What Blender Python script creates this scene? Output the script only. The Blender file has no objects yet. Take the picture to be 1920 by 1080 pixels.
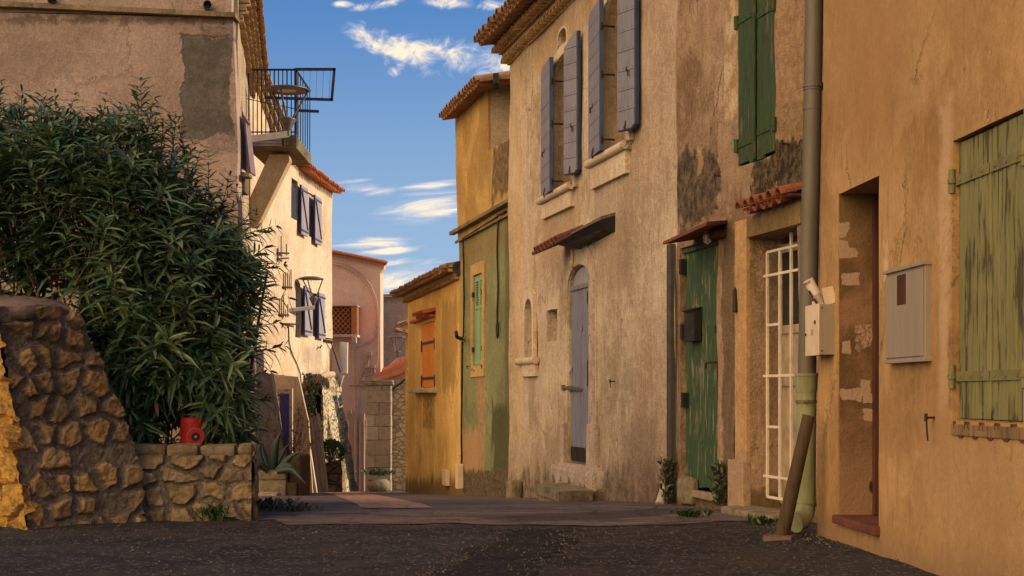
import bpy, bmesh, math, random
from mathutils import Vector, Matrix, noise
from mathutils.geometry import delaunay_2d_cdt
random.seed(7)
R = math.radians
sc = bpy.context.scene
COL = sc.collection
F = 2800.0; EYE = 0.95          # focal length in photo pixels, eye height in metres

# ---------------------------------------------------------------- camera
cam_d = bpy.data.cameras.new('camera'); cam = bpy.data.objects.new('camera', cam_d); COL.objects.link(cam)
cam.location = (0, 0, EYE); cam.rotation_euler = (R(90), 0, 0)
cam_d.sensor_width = 36; cam_d.lens = 36 * F / 1920; cam_d.shift_y = 200 / 1920
cam_d.clip_start = 0.05; cam_d.clip_end = 3000
sc.camera = cam

# ---------------------------------------------------------------- light
SUN_EL, SUN_AZ = 25, 79          # azimuth from +Y towards +X
sd = bpy.data.lights.new('sun', 'SUN'); sun = bpy.data.objects.new('sun', sd); COL.objects.link(sun)
sd.energy = 3.3; sd.angle = R(0.6); sd.color = (1.0, 0.80, 0.55)
sdir = Vector((math.sin(R(SUN_AZ)) * math.cos(R(SUN_EL)), math.cos(R(SUN_AZ)) * math.cos(R(SUN_EL)), math.sin(R(SUN_EL))))
sun.rotation_euler = (-sdir).to_track_quat('-Z', 'Y').to_euler(); sun.location = (20, 20, 30)
sc.view_settings.view_transform = 'Standard'; sc.view_settings.look = 'None'
sc.view_settings.gamma = 1; sc.view_settings.exposure = 0.72

w = bpy.data.worlds.new('World'); sc.world = w; w.use_nodes = True
wn = w.node_tree; wn.nodes.clear()

class NT:
    """small helper to write node trees as expressions"""
    def __init__(s, tree): s.t = tree
    def n(s, typ, props=None, **ins):
        nd = s.t.nodes.new(typ)
        for k, v in (props or {}).items(): setattr(nd, k, v)
        for k, v in ins.items(): s.put(nd.inputs[k.replace('_', ' ')], v)
        return nd
    def put(s, sock, v):
        if isinstance(v, bpy.types.NodeSocket): s.t.links.new(v, sock)
        elif v is not None:
            if isinstance(v, (tuple, list)) and sock.type == 'RGBA' and len(v) == 3: v = (*v, 1)
            sock.default_value = v
    def m(s, op, a, b=0.0, c=None, clamp=False):
        nd = s.t.nodes.new('ShaderNodeMath'); nd.operation = op; nd.use_clamp = clamp
        s.put(nd.inputs[0], a); s.put(nd.inputs[1], b)
        if c is not None: s.put(nd.inputs[2], c)
        return nd.outputs[0]
    def sep(s, v):
        nd = s.t.nodes.new('ShaderNodeSeparateXYZ'); s.put(nd.inputs[0], v); return nd.outputs
    def comb(s, x, y, z):
        nd = s.t.nodes.new('ShaderNodeCombineXYZ'); s.put(nd.inputs[0], x); s.put(nd.inputs[1], y); s.put(nd.inputs[2], z); return nd.outputs[0]
    def vmul(s, v, k):
        nd = s.t.nodes.new('ShaderNodeVectorMath'); nd.operation = 'MULTIPLY'; s.put(nd.inputs[0], v); s.put(nd.inputs[1], k); return nd.outputs[0]
    def vadd(s, v, k):
        nd = s.t.nodes.new('ShaderNodeVectorMath'); nd.operation = 'ADD'; s.put(nd.inputs[0], v); s.put(nd.inputs[1], k); return nd.outputs[0]
    def noise(s, v, scale=5, detail=4, rough=0.55, dist=0.0):
        nd = s.n('ShaderNodeTexNoise', None, Vector=v, Scale=scale, Detail=detail, Roughness=rough, Distortion=dist); return nd.outputs[0]
    def ss(s, v, lo, hi, a=0.0, b=1.0):
        nd = s.t.nodes.new('ShaderNodeMapRange'); nd.interpolation_type = 'SMOOTHSTEP'; nd.clamp = True
        for i, x in enumerate((v, lo, hi, a, b)): s.put(nd.inputs[i], x)
        return nd.outputs[0]
    def mix(s, f, a, b, mode='MIX'):
        nd = s.t.nodes.new('ShaderNodeMix'); nd.data_type = 'RGBA'; nd.blend_type = mode
        s.put(nd.inputs[0], f); s.put(nd.inputs[6], a); s.put(nd.inputs[7], b); return nd.outputs[2]

# ---------------------------------------------------------------- sky: Nishita + clouds by direction
N = NT(wn)
sky = wn.nodes.new('ShaderNodeTexSky'); sky.sky_type = 'NISHITA'; sky.sun_disc = False
sky.sun_elevation = R(SUN_EL); sky.sun_rotation = R(SUN_AZ); sky.air_density = 1.2; sky.dust_density = 0.6; sky.ozone_density = 2.5
tc = wn.nodes.new('ShaderNodeTexCoord').outputs['Generated']
dx, dy, dz = N.sep(tc)
yy = N.m('MAXIMUM', dy, 0.05)
A_ = N.m('DIVIDE', dx, yy); E_ = N.m('DIVIDE', dz, yy)
cv = N.comb(A_, 0.0, E_)
nz1 = N.noise(N.vmul(cv, (14, 1, 34)), 1.0, 9, 0.62, 0.5)
nz2 = N.noise(N.vmul(N.comb(A_, 0.0, N.m('SUBTRACT', E_, N.m('MULTIPLY', A_, .10))), (16, 1, 110)), 1.0, 8, 0.62, 0.9)
nz3 = N.noise(N.vmul(cv, (55, 1, 75)), 1.0, 8, 0.66, 0.6)
def blob(a, e, ra, re, rot=0.0):
    x = N.m('SUBTRACT', A_, a); y = N.m('SUBTRACT', E_, e)
    y = N.m('SUBTRACT', y, N.m('MULTIPLY', x, rot))
    x = N.m('DIVIDE', x, ra); y = N.m('DIVIDE', y, re)
    return N.m('SUBTRACT', 1.0, N.m('ADD', N.m('MULTIPLY', x, x), N.m('MULTIPLY', y, y)))
def PX(px, py): return (px - 960) / F, (740 - py) / F
puffs = None
for (px, py, rx, ry, rot) in [(700, 76, 68, 32, -.35), (775, 100, 80, 42, -.2), (858, 108, 80, 40, -.15), (930, 120, 75, 36, -.1), (745, 130, 24, 16, .5), (845, 4, 60, 14, 0), (925, 8, 40, 14, 0), (715, 6, 60, 10, .2), (640, 8, 26, 8, 0)]:
    a, e = PX(px, py); b = blob(a, e, rx / F, ry / F, rot)
    puffs = b if puffs is None else N.m('MAXIMUM', puffs, b)
puff = N.ss(N.m('ADD', N.m('MAXIMUM', puffs, -1.0), N.m('MULTIPLY', N.m('SUBTRACT', nz3, 0.5), 4.0)), 0.0, 1.6)
strs = None
for (px, py, rx, ry, rot) in [(688, 354, 60, 15, -.02), (800, 388, 110, 32, .12), (820, 345, 80, 10, .12), (690, 455, 95, 12, .03), (742, 492, 60, 10, .1), (780, 528, 170, 42, .05), (800, 560, 220, 26, 0), (900, 380, 60, 30, 0), (640, 545, 90, 14, 0), (735, 470, 70, 8, .1), (660, 340, 50, 6, .1)]:
    a, e = PX(px, py); b = blob(a, e, rx / F, ry / F, rot)
    strs = b if strs is None else N.m('MAXIMUM', strs, b)
strk = N.m('MULTIPLY', N.ss(N.m('ADD', N.m('MAXIMUM', strs, -1.0), N.m('MULTIPLY', N.m('SUBTRACT', nz2, 0.5), 4.0)), 0.0, 1.5), .92)
low = N.ss(E_, 0.115, 0.05)
fwd = N.ss(dy, 0.1, 0.3)
mask = N.m('MULTIPLY', N.m('MAXIMUM', puff, strk), fwd)
mask = N.m('MULTIPLY', mask, 0.95)
grad = N.mix(N.ss(E_, 0.30, 0.07), (0.28, 1.15, 3.1), (1.75, 2.75, 4.2))
skyc = N.mix(N.m('MULTIPLY', fwd, 0.85), N.mix(0.12, sky.outputs[0], (0.9, 2.6, 7.0)), grad)
cl = N.mix(N.ss(N.m('MAXIMUM', puff, strk), 0.25, 0.95), (4.6, 4.5, 5.0), (7.4, 6.1, 4.3))
out = N.mix(mask, skyc, cl)
# unseen warm glow added behind left of the camera, to fill the shaded fronts
g = Vector((-0.64, -0.62, 0.40)).normalized()
dp = N.m('ADD', N.m('ADD', N.m('MULTIPLY', dx, g.x), N.m('MULTIPLY', dy, g.y)), N.m('MULTIPLY', dz, g.z))
fill_glow = N.m('MULTIPLY', N.ss(dp, 0.66, 0.97), N.ss(N.noise(N.vmul(tc, (2, 2, 5)), 1.6, 5), 0.25, 0.6, 0.5, 1.0))
out = N.mix(fill_glow, out, (31.0, 21.0, 10.8))
bg = N.n('ShaderNodeBackground', None, Color=out, Strength=0.10)
wo = wn.nodes.new('ShaderNodeOutputWorld'); wn.links.new(bg.outputs[0], wo.inputs[0])

# ---------------------------------------------------------------- frames: vertical planes given by vanishing point
class Fr:
    def __init__(s, vx=None, a=None, Y=None, raw=None):
        if raw: s.O, s.d, s.n = raw
        elif Y is not None: s.O, s.d, s.n = Vector((0, Y)), Vector((1, 0)), Vector((0, -1))
        else:
            s.d = Vector(((vx - 960) / F, 1)).normalized(); s.O = Vector((a, 0))
            s.n = Vector((-s.d.y, s.d.x)) if a > 0 else Vector((s.d.y, -s.d.x))
    def shift(s, o): return Fr(raw=(s.O + s.n * o, s.d, s.n))
    def u(s, px):
        r = Vector(((px - 960) / F, 1.0))
        # O + u d = t r
        det = s.d.x * (-r.y) + r.x * s.d.y
        return (-s.O.x * (-r.y) - r.x * s.O.y) / det
    def uz(s, px, py):
        u = s.u(px); Y = (s.O + s.d * u).y
        return u, EYE + (740 - py) / F * Y
    def z(s, px, py): return s.uz(px, py)[1]
    def pt(s, u, z, o=0.0):
        p = s.O + s.d * u + s.n * o; return Vector((p.x, p.y, z))
    def at(s, px, py, o=0.0):
        f = s.shift(o); u, z = f.uz(px, py); return f.pt(u, z)
    def Y(s, px): return (s.O + s.d * s.u(px)).y
    def n3(s): return Vector((s.n.x, s.n.y, 0))
    def d3(s): return Vector((s.d.x, s.d.y, 0))
def frame_between(p0, p1):
    d = Vector((p1.x - p0.x, p1.y - p0.y)).normalized()
    n = Vector((-d.y, d.x)); mid = Vector(((p0.x + p1.x) / 2, (p0.y + p1.y) / 2))
    if n.dot(-mid) < 0: n = -n
    return Fr(raw=(Vector((p0.x, p0.y)), d, n))
def P(px, py, Y): return Vector(((px - 960) / F * Y, Y, EYE + (740 - py) / F * Y))

GP = [(-200, 0.02), (9, 0.0), (11, -0.01), (14, -.085), (17, -.264), (21, -.505), (25, -.74), (32, -1.16), (37, -1.46), (45, -1.95), (60, -2.6), (90, -3.2), (1500, -4)]
def gz(Y):
    for (a, za), (b, zb) in zip(GP, GP[1:]):
        if Y <= b:
            t = (Y - a) / (b - a); return za + (zb - za) * t
    return GP[-1][1]

# ---------------------------------------------------------------- objects and mesh builder
def tag(o, label=None, cat=None, group=None, kind=None):
    if label: o['label'] = label
    if cat: o['category'] = cat
    if group: o['group'] = group
    if kind: o['kind'] = kind
    return o
def thing(name, label, cat, loc, group=None):
    o = bpy.data.objects.new(name, None); COL.objects.link(o); o.location = Vector(loc); o.empty_display_size = .1
    return tag(o, label, cat, group)
def wloc(o):
    v = Vector((0, 0, 0))
    while o is not None: v = v + o.location; o = o.parent
    return v

class MB:
    def __init__(s): s.v = []; s.f = []; s.sm = []; s.tint = []; s._t = 0.5; s._m = 0; s.mi = []
    def add(s, vs, fs, smooth=False):
        k = len(s.v); s.v += [Vector(p) for p in vs]; s.tint += [s._t] * len(vs)
        s.f += [[i + k for i in f] for f in fs]; s.sm += [smooth] * len(fs); s.mi += [s._m] * len(fs)
    def box(s, c, ax, ay, az, sx, sy, sz, bev=0.0, jit=0.0):
        """box centred on c with axes and full sizes; bev chamfers every edge"""
        c = Vector(c)
        hx, hy, hz = sx / 2, sy / 2, sz / 2
        if bev <= 0:
            vs = [c + ax * (i * hx) + ay * (j * hy) + az * (k * hz) for i in (-1, 1) for j in (-1, 1) for k in (-1, 1)]
            fs = [(0, 1, 3, 2), (4, 6, 7, 5), (0, 4, 5, 1), (2, 3, 7, 6), (0, 2, 6, 4), (1, 5, 7, 3)]
            if jit: vs = [v + Vector((random.uniform(-jit, jit), random.uniform(-jit, jit), random.uniform(-jit, jit))) for v in vs]
            if ax.cross(ay).dot(az) < 0: fs = [f[::-1] for f in fs]
            s.add(vs, fs); return
        b = min(bev, hx * .9, hy * .9, hz * .9); bm = bmesh.new()
        bmesh.ops.create_cube(bm, size=1)
        for v in bm.verts: v.co = Vector((v.co.x * sx, v.co.y * sy, v.co.z * sz)) + Vector((random.uniform(-jit, jit), random.uniform(-jit, jit), random.uniform(-jit, jit)))
        bmesh.ops.bevel(bm, geom=bm.edges[:], offset=b, segments=2, profile=.6, affect='EDGES')
        bm.verts.index_update()
        vs = [c + ax * v.co.x + ay * v.co.y + az * v.co.z for v in bm.verts]
        fs = [[v.index for v in f.verts] for f in bm.faces]
        if ax.cross(ay).dot(az) < 0: fs = [f[::-1] for f in fs]
        bm.free(); s.add(vs, fs)
    def fbox(s, fr, u0, u1, z0, z1, o0, o1, bev=0.0, jit=0.0):
        s.box(fr.pt((u0 + u1) / 2, (z0 + z1) / 2, (o0 + o1) / 2), fr.d3(), fr.n3(), Vector((0, 0, 1)), abs(u1 - u0), abs(o1 - o0), abs(z1 - z0), bev, jit)
    def tube(s, pts, r, seg=8, caps=True, smooth=True):
        pts = [Vector(p) for p in pts]; rs = r if isinstance(r, (list, tuple)) else [r] * len(pts)
        rings = []; prev = None
        for i, p in enumerate(pts):
            t = (pts[min(i + 1, len(pts) - 1)] - pts[max(i - 1, 0)]).normalized()
            if prev is None:
                up = Vector((0, 0, 1)) if abs(t.z) < .9 else Vector((1, 0, 0)); a = t.cross(up).normalized()
            else: a = (prev - t * prev.dot(t)).normalized()
            prev = a; b = t.cross(a)
            rings.append([p + (a * math.cos(2 * math.pi * k / seg) + b * math.sin(2 * math.pi * k / seg)) * rs[i] for k in range(seg)])
        vs = [v for rg in rings for v in rg]; fs = []
        for i in range(len(rings) - 1):
            for k in range(seg):
                k2 = (k + 1) % seg; fs.append((i * seg + k, i * seg + k2, (i + 1) * seg + k2, (i + 1) * seg + k))
        s.add(vs, fs, smooth)
        if caps:
            s.add(rings[0], [list(range(seg))[::-1]]); s.add(rings[-1], [list(range(seg))])
    def lathe(s, c, prof, seg=20, smooth=True):
        c = Vector(c); vs = []; fs = []
        for (r, z) in prof:
            vs += [c + Vector((r * math.cos(2 * math.pi * k / seg), r * math.sin(2 * math.pi * k / seg), z)) for k in range(seg)]
        for i in range(len(prof) - 1):
            for k in range(seg):
                k2 = (k + 1) % seg; fs.append((i * seg + k, i * seg + k2, (i + 1) * seg + k2, (i + 1) * seg + k))
        s.add(vs, fs, smooth)
    def prism(s, fr, loop, o0, o1):
        n = len(loop); vs = [fr.pt(u, z, o0) for u, z in loop] + [fr.pt(u, z, o1) for u, z in loop]
        fs = [list(range(n))[::-1], list(range(n, 2 * n))] + [(i, (i + 1) % n, n + (i + 1) % n, n + i) for i in range(n)]
        s.add(vs, fs)
    def solid(s, pts_lo, pts_hi):
        n = len(pts_lo); s.add(list(pts_lo) + list(pts_hi), [list(range(n))[::-1], list(range(n, 2 * n))] + [(i, (i + 1) % n, n + (i + 1) % n, n + i) for i in range(n)])
    def tile(s, p, axis, up, r, length, r2=None, th=0.012, flip=False, seg=7):
        """half-round clay tile: starts at p, runs along axis, bulging to up (or down when flipped)"""
        axis = axis.normalized(); up = (up - axis * up.dot(axis)).normalized(); side = axis.cross(up); r2 = r2 or r
        q = -up if flip else up; vs = []
        for (c, rr) in ((p, r), (p + axis * length, r2)):
            for rad in (rr, rr - th):
                for k in range(seg + 1):
                    a = math.pi * k / seg; vs.append(c + side * (math.cos(a) * rad) + q * (math.sin(a) * rad))
        m = seg + 1; fs = []
        for k in range(seg):
            fs += [(k, k + 1, 2 * m + k + 1, 2 * m + k), (m + k + 1, m + k, 3 * m + k, 3 * m + k + 1), (k, m + k, m + k + 1, k + 1), (2 * m + k, 2 * m + k + 1, 3 * m + k + 1, 3 * m + k)]
        fs += [(0, 2 * m, 3 * m, m), (seg, m + seg, 3 * m + seg, 2 * m + seg)]
        s._t = random.random(); s.add(vs, fs, False); s._t = 0.5
    def leaf(s, b, d, nrm, L, W, droop=0.25):
        d = d.normalized(); side = d.cross(nrm)
        if side.length < 1e-4: side = Vector((1, 0, 0))
        side.normalize(); up = side.cross(d)
        dn = Vector((0, 0, 1)) * droop * L; m1 = b + d * L * .28 - dn * .06; m2 = b + d * L * .68 - dn * .24; t = b + d * L - dn * .5
        vs = [b, m1 + side * W * .46 + up * W * .16, m1, m1 - side * W * .46 + up * W * .16, m2 + side * W * .4 + up * W * .14, m2, m2 - side * W * .4 + up * W * .14, t]
        s.add(vs, [(0, 1, 2), (0, 2, 3), (1, 4, 5, 2), (2, 5, 6, 3), (4, 7, 5), (5, 7, 6)])
    def build(s, name, mat, parent=None, fix=True):
        me = bpy.data.meshes.new(name); org = wloc(parent) if parent is not None else Vector((0, 0, 0))
        me.from_pydata([v - org for v in s.v], [], s.f); me.update()
        me.polygons.foreach_set('use_smooth', s.sm); me.polygons.foreach_set('material_index', s.mi)
        at = me.attributes.new('tint', 'FLOAT', 'POINT'); at.data.foreach_set('value', s.tint)
        if fix:
            bm = bmesh.new(); bm.from_mesh(me); bmesh.ops.recalc_face_normals(bm, faces=bm.faces[:]); bm.to_mesh(me); bm.free()
        for q in (mat if isinstance(mat, (list, tuple)) else [mat]): me.materials.append(q)
        o = bpy.data.objects.new(name, me); COL.objects.link(o)
        if parent is not None: o.parent = parent
        return o

def inside(p, loop):
    x, y = p; c = False; n = len(loop)
    for i in range(n):
        x0, y0 = loop[i]; x1, y1 = loop[(i + 1) % n]
        if (y0 > y) != (y1 > y) and x < (x1 - x0) * (y - y0) / (y1 - y0) + x0: c = not c
    return c
def densify(loop, step, jit, seed=0):
    out_ = []; n = len(loop)
    for i in range(n):
        a = Vector(loop[i]); b = Vector(loop[(i + 1) % n]); L = (b - a).length; k = max(1, int(L / step))
        for j in range(k):
            p = a + (b - a) * (j / k)
            q = p + Vector((noise.noise(Vector((p.x * 3.1, p.y * 3.1, seed + 5))), noise.noise(Vector((p.x * 3.1, p.y * 3.1, seed + 35))))) * jit
            out_.append((q.x, q.y))
    return out_
def rect(u0, u1, z0, z1):
    if u0 > u1: u0, u1 = u1, u0
    return [(u0, z0), (u1, z0), (u1, z1), (u0, z1)]
def arch(u0, u1, z0, zs, zt, k=10):
    if u0 > u1: u0, u1 = u1, u0
    c = (u0 + u1) / 2; h = (u1 - u0) / 2
    return [(u0, z0), (u1, z0)] + [(c + h * math.cos(math.pi * i / k), zs + (zt - zs) * math.sin(math.pi * i / k)) for i in range(k + 1)]
def wall_mb(fr, loop, holes=(), thick=3.0, jit=0.012, wav=0.012, step=0.22, grid=0.45, seed=0):
    """a plaster wall with real openings: holes = [(loop, depth)]"""
    mb = MB(); lp = densify(loop, step, jit, seed); hl = [densify(h, min(step, .12), jit * .7, seed + 9) for h, _ in holes]
    vs = []; es = []
    for l in [lp] + hl:
        k = len(vs); vs += [Vector(p) for p in l]; es += [(k + i, k + (i + 1) % len(l)) for i in range(len(l))]
    nb = len(vs)
    us = [p[0] for p in lp]; zs = [p[1] for p in lp]
    u = min(us) + grid * .5
    while u < max(us):
        z = min(zs) + grid * .5
        while z < max(zs):
            q = (u + random.uniform(-.1, .1), z + random.uniform(-.1, .1))
            if inside(q, lp) and not any(inside(q, h) for h in hl): vs.append(Vector(q))
            z += grid
        u += grid
    r = delaunay_2d_cdt(vs, es, [], 0, 1e-5)
    V2, F2 = r[0], r[2]
    def off(p): return wav * (noise.noise(Vector((p[0] * .9, p[1] * .9, seed))) + .4 * noise.noise(Vector((p[0] * 3, p[1] * 3, seed + 3))))
    v3 = [fr.pt(p.x, p.y, off(p)) for p in V2]; tris = []
    for f in F2:
        c = sum((V2[i] for i in f), Vector((0, 0))) / len(f)
        if inside(c, lp) and not any(inside(c, h) for h in hl): tris.append(list(f))
    n3 = fr.n3(); ok = []
    for f in tris:
        nn = (v3[f[1]] - v3[f[0]]).cross(v3[f[2]] - v3[f[0]]); ok.append(f if nn.dot(n3) > 0 else f[::-1])
    mb.add(v3, ok)
    for l, dep in [(lp, thick)] + [(h, d) for h, (_, d) in zip(hl, holes)]:
        n = len(l); a = [fr.pt(u, z, off((u, z))) for u, z in l]; b = [fr.pt(u, z, -dep) for u, z in l]
        area = sum(l[i][0] * l[(i + 1) % n][1] - l[(i + 1) % n][0] * l[i][1] for i in range(n))
        fs = [(i, (i + 1) % n, n + (i + 1) % n, n + i) for i in range(n)]
        c3 = sum(a, Vector()) / n; f0 = fs[0]; vv = a + b
        nn = (vv[f0[1]] - vv[f0[0]]).cross(vv[f0[2]] - vv[f0[0]]); out_w = nn.dot((a[0] + a[1]) / 2 - c3) > 0
        if (l is lp) != out_w: fs = [f[::-1] for f in fs]
        mb.add(vv, fs)
        if l is lp: mb.add(b, [list(range(n))])
    return mb
# ---------------------------------------------------------------- materials
def new_mat(name):
    m = bpy.data.materials.new(name); m.use_nodes = True; t = m.node_tree; t.nodes.clear()
    N = NT(t); bs = t.nodes.new('ShaderNodeBsdfPrincipled'); o = t.nodes.new('ShaderNodeOutputMaterial'); t.links.new(bs.outputs[0], o.inputs[0])
    bs.inputs['Specular IOR Level'].default_value = 0.25
    return m, N, bs
def pos(N): return N.t.nodes.new('ShaderNodeNewGeometry').outputs['Position']
def tint(N):
    a = N.t.nodes.new('ShaderNodeAttribute'); a.attribute_name = 'tint'; return a.outputs['Fac']
def set_bump(N, bs, h, dist=0.01, strength=1.0, normal=None):
    b = N.n('ShaderNodeBump', None, Strength=strength, Distance=dist, Height=h)
    if normal is not None: N.put(b.inputs['Normal'], normal)
    N.t.links.new(b.outputs[0], bs.inputs['Normal']); return b.outputs[0]
def hexc(h, k=1.0):
    c = [int(h[i:i + 2], 16) / 255 for i in (0, 2, 4)]
    return tuple(min(1, (x / 12.92 if x <= .04045 else ((x + .055) / 1.055) ** 2.4) * k) for x in c)

def plaster(name, base, light, dark, layers=(), axis='y', streak=0.6, blot=0.5, rough=.9, bump=.006, fine=60, seed=0.0, pit=0.4, con=0.42, crack=.75, gritty=.38):
    """weathered lime render: blotches, runs down the wall, pits; layers = extra stains, repairs or painted light with a shape of their own
       layer = dict(c=(t,z), h=(ht,hz), col, amp, scale, soft, k, grain)  or dict(low=(slope, const, height), col, k)"""
    m, N, bs = new_mat(name); p = N.vadd(pos(N), (seed, seed * .7, seed * .3)); P0 = pos(N); x, y, z = N.sep(P0)
    t = y if axis == 'y' else x
    n_big = N.noise(p, 1.1, 5, .6); n_mid = N.noise(p, 4.5, 6, .65, .3)
    n_str = N.noise(N.vmul(p, (6, 6, .55)), 1.6, 6, .6, .4); n_st2 = N.noise(N.vmul(p, (16, 16, 1.1)), 1.3, 5, .65)
    n_f = N.noise(p, fine, 5, .7); n_p = N.noise(p, 22, 4, .75, .5)
    c = N.mix(N.ss(n_big, .35, .68), dark, base)
    c = N.mix(N.m('MULTIPLY', N.ss(n_mid, .45, .75), blot), c, light)
    c = N.mix(N.m('MULTIPLY', N.ss(n_str, .50, .72), streak), c, dark)
    c = N.mix(N.m('MULTIPLY', N.ss(n_st2, .55, .8), streak * .7), c, light)
    n_v = N.noise(N.vmul(p, (11, 11, 3.2)), 1.7, 7, .7, .5)
    c = N.mix(N.m('MULTIPLY', N.ss(n_v, .50, .70), con), c, tuple(q * .62 for q in dark))
    c = N.mix(N.m('MULTIPLY', N.ss(N.noise(N.vmul(p, (19, 19, 7)), 1.4, 6, .72), .52, .7), con * .8), c, tuple(min(1, q * 1.15) for q in light))
    rv = N.t.nodes.new('ShaderNodeTexVoronoi'); N.put(rv.inputs['Vector'], N.vadd(p, N.vmul(N.comb(n_mid, n_big, n_str), (.5, .5, .5)))); rv.inputs['Scale'].default_value = .9
    c = N.mix(N.ss(N.sep(rv.outputs['Color'])[0], .62, .64, 0, .22 * con / .42), c, light)
    cw_ = N.t.nodes.new('ShaderNodeTexVoronoi'); cw_.feature = 'DISTANCE_TO_EDGE'; N.put(cw_.inputs['Vector'], N.vadd(N.vmul(p, (1, 1, .6)), N.vmul(N.comb(n_p, n_mid, n_p), (.35, .35, .35)))); cw_.inputs['Scale'].default_value = 1.1
    ck = N.m('MULTIPLY', N.ss(cw_.outputs['Distance'], .012, .004), N.ss(n_big, .50, .58))
    c = N.mix(N.m('MULTIPLY', ck, crack), c, tuple(q * .25 for q in dark))
    hgt = N.m('ADD', N.m('MULTIPLY', n_f, .45), N.m('MULTIPLY', n_mid, .9))
    hgt = N.m('ADD', hgt, N.m('MULTIPLY', n_p, .5))
    for L in layers:
        am = L.get('amp', .15); s_ = L.get('scale', 4)
        if L.get('vert'): nv = N.noise(N.vmul(p, (s_ * 2, s_ * 2, s_ * .35)), 1.0, 6, .65, .4)
        else: nv = N.noise(p, s_, 7, .65, .3)
        nv = N.m('MULTIPLY', N.m('SUBTRACT', nv, .5), am * 4)
        if 'low' in L:
            k, c0, h = L['low']; g = N.m('SUBTRACT', z, N.m('ADD', N.m('MULTIPLY', t, k), c0))
            sd_ = N.m('SUBTRACT', g, h)
        else:
            a = N.m('SUBTRACT', N.m('ABSOLUTE', N.m('SUBTRACT', t, L['c'][0])), L['h'][0])
            b = N.m('SUBTRACT', N.m('ABSOLUTE', N.m('SUBTRACT', z, L['c'][1])), L['h'][1])
            sd_ = N.m('MAXIMUM', a, b)
        sf = L.get('soft', .03)
        mk = N.ss(N.m('ADD', sd_, nv), sf, -sf)
        k = L.get('k', 1.0); gr = L.get('grain')
        if gr: mk_c = N.m('MULTIPLY', mk, N.ss(N.noise(N.vmul(p, (1, 1, .6)), gr, 6, .75), .38, .58))
        else: mk_c = mk
        col = L['col']
        if 'col2' in L: col = N.mix(N.ss(N.noise(p, L.get('s2', 9), 6, .7), .4, .62), L['col'], L['col2'])
        c = N.mix(N.m('MULTIPLY', mk_c, k), c, col)
        if L.get('sink'): hgt = N.m('SUBTRACT', hgt, N.m('MULTIPLY', mk, L['sink']))
        if L.get('rug'): hgt = N.m('ADD', hgt, N.m('MULTIPLY', mk, N.m('MULTIPLY', N.noise(p, 30, 6, .8), L['rug'])))
    pits = N.ss(N.noise(p, 34, 3, .6), .69, .76)
    c = N.mix(N.m('MULTIPLY', pits, pit), c, tuple(q * .35 for q in dark))
    c = N.mix(gritty, c, N.mix(N.ss(N.m('ADD', N.m('MULTIPLY', n_f, .5), N.m('MULTIPLY', n_p, .5)), .25, .75), (0, 0, 0), (1, 1, 1)), 'OVERLAY')
    N.put(bs.inputs['Base Color'], c); bs.inputs['Roughness'].default_value = rough
    set_bump(N, bs, hgt, bump * 5, 1.0)
    return m

def paint(name, col, dark=None, wear=0.3, rough=.5, metal=0, scale=8, vert=False, bump=.001, wearc=None):
    m, N, bs = new_mat(name); p = pos(N); dark = dark or tuple(q * .45 for q in col); wearc = wearc or dark
    v = N.vmul(p, (3, 3, .5)) if vert else p
    n1 = N.noise(v, scale, 6, .65); n2 = N.noise(v, scale * 5, 5, .7)
    c = N.mix(N.m('MULTIPLY', N.ss(n1, .4, .7), .6), col, dark)
    c = N.mix(N.m('MULTIPLY', N.ss(n2, .58, .68), wear), c, wearc)
    N.put(bs.inputs['Base Color'], c); N.put(bs.inputs['Roughness'], N.ss(n1, .2, .8, rough - .1, rough + .2)); bs.inputs['Metallic'].default_value = metal
    set_bump(N, bs, N.m('ADD', n1, N.m('MULTIPLY', n2, .5)), bump * 4, .7)
    return m

def wood(name, col, dark, under=None, peel=0.0, grain=1.0, rough=.75, plank=0.0):
    """painted or bare boards: vertical grain, peeling to the wood under it, tone per plank from the tint attribute"""
    m, N, bs = new_mat(name); p = pos(N); under = under or dark
    g = N.noise(N.vmul(p, (26, 26, 1.6)), 1.6, 6, .65, .5); g2 = N.noise(N.vmul(p, (60, 60, 3)), 1.5, 4, .7)
    b = N.noise(N.vmul(p, (5, 5, 2.2)), 1.2, 6, .65)
    c = N.mix(N.m('MULTIPLY', N.ss(b, .42, .7), .75), col, dark)
    tn = tint(N); c = N.mix(N.m('MULTIPLY', N.m('SUBTRACT', 1.0, tn), plank), c, dark)
    c = N.mix(N.m('MULTIPLY', N.ss(g, .48, .68), .75 * grain), c, tuple(q * .5 for q in dark))
    c = N.mix(N.m('MULTIPLY', N.ss(g2, .55, .7), .35 * grain), c, tuple(min(1, q * 1.35) for q in col))
    pl = N.m('MULTIPLY', N.ss(N.m('ADD', N.m('MULTIPLY', g, .6), N.m('MULTIPLY', b, .5)), .58, .63), peel)
    c = N.mix(pl, c, under)
    N.put(bs.inputs['Base Color'], c); bs.inputs['Roughness'].default_value = rough
    set_bump(N, bs, N.m('SUBTRACT', N.m('ADD', N.m('MULTIPLY', g, .7), N.m('MULTIPLY', g2, .4)), N.m('MULTIPLY', pl, .8)), .008, .9)
    return m

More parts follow.
